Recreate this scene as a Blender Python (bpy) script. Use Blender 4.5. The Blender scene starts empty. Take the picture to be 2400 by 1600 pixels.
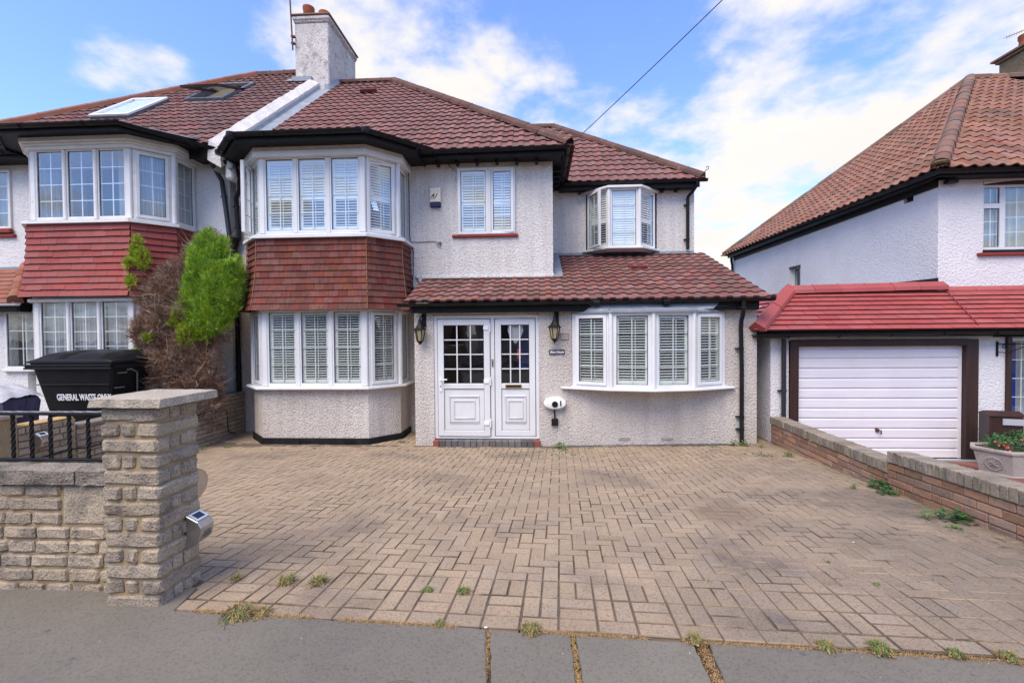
import bpy, bmesh, math, random
from math import sin, cos, tan, pi, radians, sqrt, atan2, degrees
from mathutils import Vector as V, Matrix as M
from mathutils import noise as mnoise
random.seed(7)
R = random.Random(11)
sc = bpy.context.scene

# ------------------------------------------------------------------ camera
CZ = 1.54
YAW, PIT, ROLL = radians(3.1), radians(1.15), 0.0085
FPX = 1067.0
fw = V((-sin(YAW)*cos(PIT), cos(YAW)*cos(PIT), -sin(PIT)))
rt = V((cos(YAW), sin(YAW), 0)); up = rt.cross(fw)
r2 = rt*cos(ROLL) - up*sin(ROLL); u2 = rt*sin(ROLL) + up*cos(ROLL)
camd = bpy.data.cameras.new('camera'); cam = bpy.data.objects.new('camera', camd)
sc.collection.objects.link(cam); sc.camera = cam
mw = M((( r2.x, u2.x, -fw.x, 0), (r2.y, u2.y, -fw.y, 0), (r2.z, u2.z, -fw.z, CZ), (0, 0, 0, 1)))
cam.matrix_world = mw
camd.sensor_width = 36; camd.lens = 36*FPX/2400
camd.clip_start = .05; camd.clip_end = 1500
CAM = V((0, 0, CZ))

# ------------------------------------------------------------------ world, sun
W = bpy.data.worlds.new('World'); sc.world = W; W.use_nodes = True
nt = W.node_tree; N = nt.nodes; L = nt.links
for n in list(N): N.remove(n)
def nd(tree, t, **k):
    n = tree.nodes.new(t)
    for a, b in k.items(): setattr(n, a, b)
    return n
SUN_EL, SUN_AZ = radians(56), radians(206)      # azimuth measured clockwise from +Y
out = nd(nt, 'ShaderNodeOutputWorld'); bg = nd(nt, 'ShaderNodeBackground')
sky = nd(nt, 'ShaderNodeTexSky', sky_type='NISHITA'); sky.sun_disc = False
sky.sun_elevation = SUN_EL; sky.sun_rotation = SUN_AZ; sky.air_density = 1.0; sky.dust_density = .4; sky.ozone_density = 2.5
tc = nd(nt, 'ShaderNodeTexCoord'); nrm = nd(nt, 'ShaderNodeVectorMath', operation='NORMALIZE')
L.new(tc.outputs['Generated'], nrm.inputs[0])
def wmath(op, a, b=None, clamp=False):
    m = nd(nt, 'ShaderNodeMath', operation=op); m.use_clamp = clamp
    for i, x in enumerate((a, b)):
        if x is None: continue
        if isinstance(x, (int, float)): m.inputs[i].default_value = x
        else: L.new(x, m.inputs[i])
    return m.outputs[0]
sep = nd(nt, 'ShaderNodeSeparateXYZ'); L.new(nrm.outputs[0], sep.inputs[0])
# project the direction on a cloud deck so clouds flatten towards the horizon
zz = wmath('ADD', wmath('MAXIMUM', sep.outputs['Z'], 0.0), .22)
px_ = wmath('DIVIDE', sep.outputs['X'], zz); py_ = wmath('DIVIDE', sep.outputs['Y'], zz)
cmb = nd(nt, 'ShaderNodeCombineXYZ'); L.new(px_, cmb.inputs[0]); L.new(py_, cmb.inputs[1])
n1 = nd(nt, 'ShaderNodeTexNoise'); n1.inputs['Scale'].default_value = 3.1; n1.inputs['Detail'].default_value = 10; n1.inputs['Roughness'].default_value = .58
n1.inputs['Distortion'].default_value = .08
L.new(cmb.outputs[0], n1.inputs['Vector'])
# broad banks of cloud, each a soft lobe round a direction in the sky
def lobe(d, width, amt):
    d = V(d).normalized()
    dp = nd(nt, 'ShaderNodeVectorMath', operation='DOT_PRODUCT'); L.new(nrm.outputs[0], dp.inputs[0]); dp.inputs[1].default_value = d
    a = wmath('SUBTRACT', 1.0, dp.outputs['Value'])
    return wmath('MULTIPLY', wmath('POWER', 2.718, wmath('MULTIPLY', a, -1.0/width)), amt)
dens = wmath('ADD', n1.outputs['Fac'], .015)
for d, w, a in [
        ((-.45, 1, .66), .010, .12), ((-.12, 1, .56), .014, .13), ((.40, 1, .36), .04, .11), ((.85, 1, .30), .06, .10), ((.85, 1, .68), .02, .05), ((-1.03, 1, .625), .0016, .32), ((-.88, 1, .59), .0014, .30), ((-.80, 1, .60), .0008, .2),
        ((.05, 1, .76), .008, -.20), ((.36, 1, .68), .008, -.15), ((.30, 1, .52), .003, -.10), ((-.90, 1, .42), .035, -.22), ((-1.4, 1, 1.0), .04, -.16)]:
    dens = wmath('ADD', dens, lobe(d, w, a))
low = wmath('MULTIPLY', wmath('SUBTRACT', 1.0, wmath('MULTIPLY', wmath('MAXIMUM', sep.outputs['Z'], 0.0), 5.0), True), .16)
dens = wmath('ADD', dens, low)
ramp = nd(nt, 'ShaderNodeMapRange'); ramp.interpolation_type = 'SMOOTHSTEP'
ramp.inputs['From Min'].default_value = .46; ramp.inputs['From Max'].default_value = .72
L.new(dens, ramp.inputs['Value'])
tint = nd(nt, 'ShaderNodeMix', data_type='RGBA', blend_type='MULTIPLY'); tint.inputs[0].default_value = 1
L.new(sky.outputs[0], tint.inputs[6]); tint.inputs[7].default_value = (1.50, 1.62, 2.06, 1)
cl = nd(nt, 'ShaderNodeMix', data_type='RGBA'); L.new(ramp.outputs[0], cl.inputs[0]); L.new(tint.outputs[2], cl.inputs[6])
n2 = nd(nt, 'ShaderNodeTexNoise'); n2.inputs['Scale'].default_value = 2.2; n2.inputs['Detail'].default_value = 5
L.new(cmb.outputs[0], n2.inputs['Vector'])
cr = nd(nt, 'ShaderNodeMix', data_type='RGBA'); L.new(n2.outputs['Fac'], cr.inputs[0])
cr.inputs[6].default_value = (5.3, 5.2, 5.15, 1); cr.inputs[7].default_value = (6.2, 5.9, 5.5, 1)
L.new(cr.outputs[2], cl.inputs[7]); L.new(cl.outputs[2], bg.inputs['Color']); bg.inputs['Strength'].default_value = .1
L.new(bg.outputs[0], out.inputs[0])

sund = bpy.data.lights.new('sun', 'SUN'); sund.energy = 2.5; sund.angle = radians(46); sund.color = (1, .87, .69)
sun = bpy.data.objects.new('sun', sund); sc.collection.objects.link(sun)
sdir = V((sin(SUN_AZ)*cos(SUN_EL), cos(SUN_AZ)*cos(SUN_EL), sin(SUN_EL)))
sun.rotation_euler = sdir.to_track_quat('Z', 'Y').to_euler(); sun.location = (6, -8, 14)
sc.view_settings.view_transform = 'Standard'; sc.view_settings.look = 'None'
sc.view_settings.exposure = 0.82; sc.view_settings.gamma = 1.0; sc.view_settings.use_curve_mapping = False

# ------------------------------------------------------------------ materials
MATS = {}
def mat(name, c1, c2=None, ns=3.0, rough=.8, bump=None, var=0.0, speck=None, c3=None, c3t=(.55, .7), c3s=1.0, spec=.3, metal=0.0, stripes=None, coat=0.0, detail=6):
    m = bpy.data.materials.new(name); m.use_nodes = True; t = m.node_tree; b = t.nodes['Principled BSDF']; lk = t.links
    b.inputs['Roughness'].default_value = rough; b.inputs['Specular IOR Level'].default_value = spec; b.inputs['Metallic'].default_value = metal
    b.inputs['Coat Weight'].default_value = coat
    geo = nd(t, 'ShaderNodeNewGeometry'); pos = geo.outputs['Position']
    def noise(scale, det=detail, rg=.55, vec=None):
        n = nd(t, 'ShaderNodeTexNoise'); n.inputs['Scale'].default_value = scale; n.inputs['Detail'].default_value = det; n.inputs['Roughness'].default_value = rg
        lk.new(vec or pos, n.inputs['Vector']); return n.outputs['Fac']
    def mx(f, a, bb, bt='MIX'):
        x = nd(t, 'ShaderNodeMix', data_type='RGBA', blend_type=bt)
        for i, s in ((0, f), (6, a), (7, bb)):
            if isinstance(s, tuple): x.inputs[i].default_value = (*s, 1) if len(s) == 3 else s
            elif isinstance(s, (int, float)): x.inputs[i].default_value = s
            else: lk.new(s, x.inputs[i])
        return x.outputs[2]
    def rng(v, a, bb, c=0.0, d=1.0):
        r = nd(t, 'ShaderNodeMapRange'); lk.new(v, r.inputs[0]); r.inputs[1].default_value = a; r.inputs[2].default_value = bb; r.inputs[3].default_value = c; r.inputs[4].default_value = d
        return r.outputs[0]
    col = c1
    if c2: col = mx(rng(noise(ns), .32, .68), c1, c2)
    if c3: col = mx(rng(noise(c3s, 8, .6), c3t[0], c3t[1]), col, c3)
    if stripes:
        mp = nd(t, 'ShaderNodeMapping'); mp.inputs['Scale'].default_value = stripes[0]; lk.new(pos, mp.inputs[0])
        col = mx(rng(noise(1.0, 4, .5, mp.outputs[0]), .4, .65, 0, stripes[2]), col, stripes[1])
    if var:
        oi = nd(t, 'ShaderNodeObjectInfo'); at = nd(t, 'ShaderNodeAttribute'); at.attribute_name = 'rnd'
        ad = nd(t, 'ShaderNodeMath', operation='ADD'); lk.new(oi.outputs['Random'], ad.inputs[0]); lk.new(at.outputs['Fac'], ad.inputs[1])
        fr = nd(t, 'ShaderNodeMath', operation='FRACT'); lk.new(ad.outputs[0], fr.inputs[0])
        wn = nd(t, 'ShaderNodeTexWhiteNoise', noise_dimensions='1D'); lk.new(fr.outputs[0], wn.inputs['W'])
        sp = nd(t, 'ShaderNodeSeparateColor'); lk.new(wn.outputs['Color'], sp.inputs[0])
        h = nd(t, 'ShaderNodeHueSaturation')
        if isinstance(col, tuple): h.inputs['Color'].default_value = (*col, 1)
        else: lk.new(col, h.inputs['Color'])
        lk.new(rng(sp.outputs[0], 0, 1, 1-var, 1+var), h.inputs['Value']); lk.new(rng(sp.outputs[1], 0, 1, 1-var*.6, 1+var*.6), h.inputs['Saturation'])
        lk.new(rng(sp.outputs[2], 0, 1, .5-var*.035, .5+var*.035), h.inputs['Hue']); col = h.outputs[0]
    if speck:
        col = mx(rng(noise(speck[0], 3, .7), speck[2] if len(speck) > 2 else .52, speck[3] if len(speck) > 3 else .62), col, mx(1.0, col if not isinstance(col, tuple) else (*col, 1), (speck[1],)*3, 'MULTIPLY'))
    if isinstance(col, tuple): b.inputs['Base Color'].default_value = (*col[:3], 1)
    else: lk.new(col, b.inputs['Base Color'])
    if bump:
        bl = bump if isinstance(bump[0], tuple) else (bump,)
        prev = None
        for s, st, dist in bl:
            bp = nd(t, 'ShaderNodeBump'); bp.inputs['Strength'].default_value = st; bp.inputs['Distance'].default_value = dist
            lk.new(noise(s, 4, .6), bp.inputs['Height'])
            if prev: lk.new(prev, bp.inputs['Normal'])
            prev = bp.outputs[0]
        lk.new(prev, b.inputs['Normal'])
    MATS[name] = m; return m

render_main = mat('roughcast_white', (.79, .755, .705), (.73, .69, .64), 1.6, .9, ((36, 1.0, .035),), speck=(38, .74, .52, .62), c3=(.42, .38, .35), c3t=(.64, .85), c3s=.7, spec=.1, stripes=((6, 6, .45), (.50, .45, .42), .35))
render_low = mat('roughcast_dirty', (.72, .665, .60), (.60, .545, .485), 1.2, .92, ((36, 1.0, .035),), speck=(40, .62, .52, .62), c3=(.36, .30, .27), c3t=(.60, .82), c3s=1.3, spec=.1, stripes=((5, 5, .5), (.44, .37, .33), .4))
render_left = mat('masonry_paint_left', (.78, .765, .74), (.72, .70, .68), 1.5, .85, ((34, 1.0, .022),), speck=(36, .80, .53, .64), spec=.15)
render_right = mat('masonry_paint_right', (.76, .735, .73), (.70, .67, .67), 1.5, .8, ((27, 1.0, .024),), speck=(30, .84, .53, .65), c3=(.55, .52, .52), c3t=(.68, .85), c3s=.6, spec=.15)
render_chim = mat('chimney_render', (.66, .62, .59), (.48, .44, .41), 3.0, .9, ((30, 1.0, .02),), speck=(22, .5, .54, .66), c3=(.30, .26, .23), c3t=(.56, .72), c3s=3.5, spec=.1)
chim_grey = mat('chimney_roughcast', (.25, .18, .105), (.17, .125, .075), 5, .95, ((40, 1.0, .02),), speck=(45, .6))
upvc = mat('white_upvc', (.72, .725, .73), (.68, .685, .69), 3, .36, None, spec=.4, stripes=((3, 3, 1.2), (.60, .59, .56), .5))
old_white = mat('old_white_paint', (.74, .73, .71), (.66, .64, .61), 6, .5, ((30, .2, .003),), c3=(.45, .36, .25), c3t=(.64, .8), c3s=7)
beige_board = mat('bare_board', (.62, .52, .40), (.70, .66, .60), 7, .7, None, c3=(.36, .25, .15), c3t=(.58, .72), c3s=9)
black_paint = mat('black_paint', (.010, .010, .010), (.016, .015, .015), 9, .5, ((18, .3, .004),), spec=.16, c3=(.10, .10, .10), c3t=(.70, .8), c3s=14)
black_plastic = mat('black_plastic', (.009, .009, .010), (.014, .014, .015), 6, .4, None, spec=.22)
grey_pipe = mat('grey_black_pipe', (.026, .03, .036), None, 3, .35, None, spec=.45)
plinth_m = mat('bitumen_plinth', (.010, .010, .011), (.022, .021, .021), 5, .7, ((25, .5, .006),), spec=.12, c3=(.10, .08, .07), c3t=(.68, .8), c3s=6)
lead = mat('lead_flashing', (.26, .29, .33), (.19, .21, .24), 4, .55, ((7, .4, .01),), spec=.4, c3=(.38, .40, .43), c3t=(.6, .75), c3s=5)
mortar = mat('mortar_ochre', (.38, .27, .14), (.27, .21, .13), 9, .95, ((60, .6, .006),))
mortar_grey = mat('mortar_grey', (.26, .21, .16), (.18, .15, .12), 9, .95, ((60, .6, .006),))
tile_main = mat('concrete_roof_tile', (.235, .104, .088), (.19, .086, .074), 2.2, .72, ((60, .3, .004),), var=.17, speck=(45, .75, .56, .7), c3=(.125, .07, .062), c3t=(.60, .8), c3s=2.4, spec=.32)
tile_low = mat('lean_to_roof_tile', (.24, .098, .078), (.18, .08, .066), 2.2, .75, ((60, .3, .004),), var=.26, speck=(45, .65, .55, .7), c3=(.105, .065, .052), c3t=(.56, .76), c3s=3.4, spec=.28)
tile_left = mat('neighbour_roof_tile', (.19, .095, .082), (.15, .08, .07), 1.4, .75, ((60, .3, .004),), var=.25, speck=(40, .6, .55, .7), c3=(.24, .095, .078), c3t=(.56, .70), c3s=.8, spec=.3)
pantile_m = mat('clay_pantile', (.265, .125, .085), (.205, .105, .075), 1.3, .8, ((50, .3, .004),), var=.20, speck=(35, .7, .56, .7), c3=(.13, .085, .065), c3t=(.54, .74), c3s=1.7, spec=.25)
hip_brown = mat('hip_tile_brown', (.085, .044, .035), (.125, .060, .046), 4, .8, ((40, .4, .006),), var=.15, c3=(.20, .17, .12), c3t=(.60, .74), c3s=9)
hip_orange = mat('hip_tile_orange', (.27, .105, .066), (.22, .09, .058), 3, .8, ((40, .3, .004),), var=.14)
hip_grey = mat('hip_tile_weathered', (.22, .12, .085), (.15, .10, .08), 3, .85, ((40, .3, .006),), var=.22, c3=(.30, .11, .06), c3t=(.55, .7), c3s=3)
hung_m = mat('clay_hung_tile', (.195, .056, .037), (.145, .045, .032), 2.5, .75, ((50, .25, .003),), var=.20, stripes=((38, 38, 2.2), (.085, .035, .03), .75), spec=.25)
hung_painted = mat('painted_hung_tile', (.275, .055, .042), (.235, .046, .036), 2.5, .6, ((30, .25, .004),), var=.10, spec=.35)
garage_tile_m = mat('painted_garage_tile', (.35, .078, .070), (.31, .066, .06), 2.0, .5, ((30, .2, .003),), var=.07, spec=.4)
red_paint = mat('red_sill_paint', (.27, .032, .02), (.20, .028, .02), 8, .5, ((20, .3, .004),))
paver_m = None
brick_m = mat('orange_brick', (.37, .205, .125), (.31, .19, .13), 7, .85, ((60, .5, .006),), var=.22, speck=(40, .72, .52, .66), c3=(.22, .17, .13), c3t=(.56, .74), c3s=5)
coping_m = mat('coping_brick', (.31, .255, .195), (.23, .195, .155), 6, .88, ((60, .6, .008),), var=.22, speck=(55, .6, .5, .66), c3=(.27, .23, .12), c3t=(.54, .72), c3s=7)
stone_m = mat('walling_stone', (.47, .385, .285), (.38, .315, .24), 7, .92, ((75, 1.0, .014), (20, .5, .02)), var=.14, speck=(85, .55, .5, .64), c3=(.20, .17, .145), c3t=(.52, .72), c3s=6, spec=.2)
stone_dark = mat('coping_stone', (.35, .30, .245), (.26, .225, .185), 7, .92, ((75, 1.0, .016), (16, .7, .02)), var=.12, speck=(85, .5, .5, .64), c3=(.13, .115, .10), c3t=(.5, .68), c3s=5, spec=.2)
stone_far = mat('boundary_stone', (.40, .315, .22), (.32, .25, .18), 5, .92, ((60, .8, .01),), var=.16, speck=(60, .6, .5, .64), c3=(.18, .13, .10), c3t=(.54, .72), c3s=3)
cap_m = mat('pier_cap_stone', (.52, .45, .35), (.43, .37, .29), 6, .92, ((80, 1.0, .012),), speck=(90, .6, .5, .64), c3=(.24, .21, .18), c3t=(.58, .76), c3s=5)
slab_m = mat('grey_paving', (.195, .174, .142), (.155, .139, .114), 1.3, .9, ((45, .5, .005), (9, .3, .01)), var=.05, speck=(90, .72, .50, .64), c3=(.14, .128, .115), c3t=(.54, .74), c3s=1.1, spec=.25)
joint_dirt = mat('joint_dirt', (.16, .085, .045), (.075, .05, .035), 40, .95, ((70, 1.0, .02),), c3=(.28, .17, .08), c3t=(.55, .65), c3s=55)
lip_red = mat('tile_edge_shade_grime', (.075, .026, .022), (.05, .022, .02), 9, .85, var=.2)  # front lips: shade painted into the colour, with some grime
lip_orange = mat('pantile_edge_shade_grime', (.10, .04, .025), (.06, .03, .022), 9, .85, var=.2)  # pantile lips: painted shade and grime together
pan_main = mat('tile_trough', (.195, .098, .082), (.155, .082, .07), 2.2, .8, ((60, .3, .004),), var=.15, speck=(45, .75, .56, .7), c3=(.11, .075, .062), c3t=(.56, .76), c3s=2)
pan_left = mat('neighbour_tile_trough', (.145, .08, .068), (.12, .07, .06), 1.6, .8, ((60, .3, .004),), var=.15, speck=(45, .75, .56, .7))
bed_m = mat('bedding_sand', (.10, .08, .06), (.17, .125, .09), 12, .95, ((60, .6, .006),))
ground_m = mat('ground_dirt', (.14, .12, .095), (.10, .09, .07), .8, .95, ((8, .5, .03),))
road_m = mat('asphalt', (.055, .054, .055), (.04, .04, .042), 2, .85, ((90, .6, .006),), speck=(120, 1.6, .56, .7))
white_paint = mat('white_metal_paint', (.80, .77, .79), (.74, .71, .73), 2, .38, None, stripes=((1.2, 1.2, 60), (.66, .62, .66), .5), spec=.45)
brown_wood = mat('brown_wood', (.040, .016, .012), (.026, .012, .010), 4, .45, ((9, .3, .006),), stripes=((30, 30, 1.5), (.06, .026, .018), .5), spec=.4)
cream_pl = mat('cream_plastic', (.78, .71, .55), (.72, .65, .50), 8, .4)
navy_pl = mat('navy_plastic', (.012, .014, .075), None, 4, .3)
white_pl = mat('white_gloss_plastic', (.80, .82, .80), None, 4, .25, None, spec=.5)
slate_m = mat('slate_plaque', (.085, .09, .10), (.06, .065, .075), 25, .6, ((60, .4, .003),))
letter_w = mat('white_lettering', (.82, .82, .84), None, 4, .5)
letter_k = mat('black_lettering', (.02, .018, .015), None, 4, .5)
terra = mat('terracotta_pot', (.36, .10, .05), (.28, .08, .04), 8, .8, ((30, .3, .005),))
rusty = mat('rusty_metal', (.14, .06, .04), (.08, .05, .045), 20, .6, None, metal=.5)
steel = mat('brushed_steel', (.55, .53, .49), (.47, .45, .42), 20, .28, None, metal=.9)
steel_dark = mat('grey_plastic', (.16, .15, .14), None, 4, .4)
solar_cell = mat('solar_cell', (.022, .04, .085), (.03, .05, .10), 12, .2, None, spec=.6)
brass = mat('brass', (.45, .33, .13), None, 4, .3, None, metal=.9)
shutter_m = mat('shutter_paint', (.76, .77, .75), (.72, .73, .71), 3, .45)
interior = mat('interior_wall', (.20, .19, .17), (.15, .14, .13), 2, .9)
furn_m = mat('dark_furniture', (.07, .05, .035), (.04, .03, .022), 3, .5)
blue_cloth = mat('blue_furnishing', (.03, .05, .22), None, 3, .8)
tarp_w = mat('weathered_cover', (.55, .55, .56), (.40, .40, .42), 6, .55, ((14, .5, .02),))
tarp_n = mat('navy_cover', (.065, .055, .095), (.05, .045, .075), 5, .6, ((10, .6, .02),))
trough_m = mat('cast_stone', (.42, .385, .34), (.34, .31, .27), 6, .9, ((50, .6, .008),), speck=(60, .7))
flower_m = mat('pink_petal', (.75, .07, .09), (.8, .22, .16), 60, .6)
leaf_dk = mat('dark_green_leaf', (.035, .10, .03), (.05, .14, .04), 9, .6, None, var=.25)
leaf_md = mat('weed_leaf', (.075, .15, .03), (.11, .19, .04), 14, .6, None, var=.25)
leaf_dry = mat('dry_leaf', (.26, .11, .035), (.18, .08, .04), 25, .8)
grass_g = mat('green_grass', (.13, .19, .05), (.20, .23, .09), 30, .7)
grass_d = mat('straw_grass', (.42, .29, .13), (.30, .17, .07), 35, .85)
con_green = mat('conifer_green', (.30, .46, .018), (.15, .31, .014), 3.2, .65, None, var=.5, c3=(.36, .48, .02), c3t=(.55, .7), c3s=5)
con_yel = mat('conifer_yellow_green', (.34, .42, .02), (.22, .34, .02), 12, .65)
con_dead = mat('conifer_dead', (.31, .19, .125), (.20, .12, .08), 5, .9, None, var=.55, c3=(.36, .29, .24), c3t=(.52, .68), c3s=6)
bark = mat('bark', (.07, .045, .03), None, 6, .95, ((30, .8, .02),))
leaf_far = mat('far_leaf', (.04, .085, .02), (.06, .12, .03), .8, .7)
red_block = mat('red_block_paving', (.27, .105, .08), (.20, .085, .07), 3, .85, ((40, .4, .004),), var=.2)
reflection_blue = mat('blue_reflection', (.02, .04, .30), None, 4, .5)
drain_m = mat('channel_grate', (.10, .10, .10), None, 4, .6)

# drive blocks: sandy buff turning grey to the right and front, tyre-darkened patches
def paver_mat(name, red=False):
    m = mat(name, (.40, .302, .205), (.325, .248, .175), 1.6, .9, ((70, .8, .008),), var=.09, speck=(80, .66, .50, .62), c3=(.16, .132, .115), c3t=(.52, .74), c3s=1.0, spec=.2)
    t = m.node_tree; lk = t.links; b = t.nodes['Principled BSDF']; src = b.inputs['Base Color'].links[0].from_socket
    geo = nd(t, 'ShaderNodeNewGeometry'); sp = nd(t, 'ShaderNodeSeparateXYZ'); lk.new(geo.outputs['Position'], sp.inputs[0])
    def mm(op, a, bb, cl=False):
        x = nd(t, 'ShaderNodeMath', operation=op); x.use_clamp = cl
        for i, s in ((0, a), (1, bb)):
            if isinstance(s, (int, float)): x.inputs[i].default_value = s
            else: lk.new(s, x.inputs[i])
        return x.outputs[0]
    nz = nd(t, 'ShaderNodeTexNoise'); nz.inputs['Scale'].default_value = 1.3; nz.inputs['Detail'].default_value = 6; lk.new(geo.outputs['Position'], nz.inputs['Vector'])
    f = mm('ADD', mm('MULTIPLY', sp.outputs[0], .30), mm('MULTIPLY', sp.outputs[1], -.17)); f = mm('ADD', f, mm('MULTIPLY', nz.outputs['Fac'], 1.5)); f = mm('ADD', f, -.25, True)
    x = nd(t, 'ShaderNodeMix', data_type='RGBA', blend_type='MULTIPLY'); lk.new(mm('MULTIPLY', f, .9), x.inputs[0]); lk.new(src, x.inputs[6]); x.inputs[7].default_value = (.62, .66, .74, 1)
    # oil-brown stain on one spot of the drive
    dx = mm('POWER', mm('MULTIPLY', mm('ADD', sp.outputs[0], -1.66), 2.6), 2.0); dy = mm('POWER', mm('MULTIPLY', mm('ADD', sp.outputs[1], -4.15), 2.4), 2.0)
    g = mm('MULTIPLY', mm('SUBTRACT', 1.0, mm('ADD', dx, mm('ADD', dy, mm('MULTIPLY', nz.outputs['Fac'], .3))), True), .55)
    y = nd(t, 'ShaderNodeMix', data_type='RGBA'); lk.new(g, y.inputs[0]); lk.new(x.outputs[2], y.inputs[6]); y.inputs[7].default_value = (.15, .09, .055, 1)
    lk.new(y.outputs[2], b.inputs['Base Color']); return m
paver_m = paver_mat('block_paver'); paver_edge = mat('paver_edge_dirt', (.135, .098, .068), (.35, .26, .175), 1.5, .95, c3=(.10, .075, .05), c3t=(.5, .6), c3s=2.6)

def glass_mat(name, refl=.16, tint=(.94, .98, .96)):
    m = bpy.data.materials.new(name); m.use_nodes = True; t = m.node_tree
    for n in list(t.nodes): t.nodes.remove(n)
    o = nd(t, 'ShaderNodeOutputMaterial'); g = nd(t, 'ShaderNodeBsdfGlossy'); tr = nd(t, 'ShaderNodeBsdfTransparent'); mx = nd(t, 'ShaderNodeMixShader')
    g.inputs['Roughness'].default_value = .01; g.inputs['Color'].default_value = (.95, .97, 1, 1); tr.inputs[0].default_value = (*tint, 1)
    lw = nd(t, 'ShaderNodeLayerWeight'); lw.inputs['Blend'].default_value = .5; fr = nd(t, 'ShaderNodeMath', operation='POWER'); t.links.new(lw.outputs['Facing'], fr.inputs[0]); fr.inputs[1].default_value = 5.0
    a = nd(t, 'ShaderNodeMath', operation='MULTIPLY_ADD'); t.links.new(fr.outputs[0], a.inputs[0]); a.inputs[1].default_value = .85; a.inputs[2].default_value = refl; a.use_clamp = True
    nz = nd(t, 'ShaderNodeTexNoise'); nz.inputs['Scale'].default_value = 2.2; bp = nd(t, 'ShaderNodeBump'); bp.inputs['Strength'].default_value = .25; bp.inputs['Distance'].default_value = .01
    geo = nd(t, 'ShaderNodeNewGeometry'); t.links.new(geo.outputs['Position'], nz.inputs['Vector']); t.links.new(nz.outputs['Fac'], bp.inputs['Height']); t.links.new(bp.outputs[0], g.inputs['Normal'])
    t.links.new(a.outputs[0], mx.inputs[0]); t.links.new(tr.outputs[0], mx.inputs[1]); t.links.new(g.outputs[0], mx.inputs[2]); t.links.new(mx.outputs[0], o.inputs[0]); return m
glass = glass_mat('window_glass', .11); glass_up = glass_mat('window_glass_upper', .15); glass_sky = glass_mat('roof_window_glass', .12)
def curtain_mat():
    m = bpy.data.materials.new('net_curtain'); m.use_nodes = True; t = m.node_tree; b = t.nodes['Principled BSDF']; o = t.nodes['Material Output']
    b.inputs['Base Color'].default_value = (.62, .62, .66, 1); b.inputs['Roughness'].default_value = .9
    tl = nd(t, 'ShaderNodeBsdfTransparent'); mx = nd(t, 'ShaderNodeMixShader'); mx.inputs[0].default_value = .72
    t.links.new(tl.outputs[0], mx.inputs[1]); t.links.new(b.outputs[0], mx.inputs[2]); t.links.new(mx.outputs[0], o.inputs[0]); return m
net_m = curtain_mat()
curtain_m = mat('lined_curtain', (.55, .55, .50), (.45, .45, .40), 6, .9)
amber = mat('lantern_glass', (.30, .25, .13), (.42, .36, .22), 20, .15, None, spec=.6)

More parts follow.
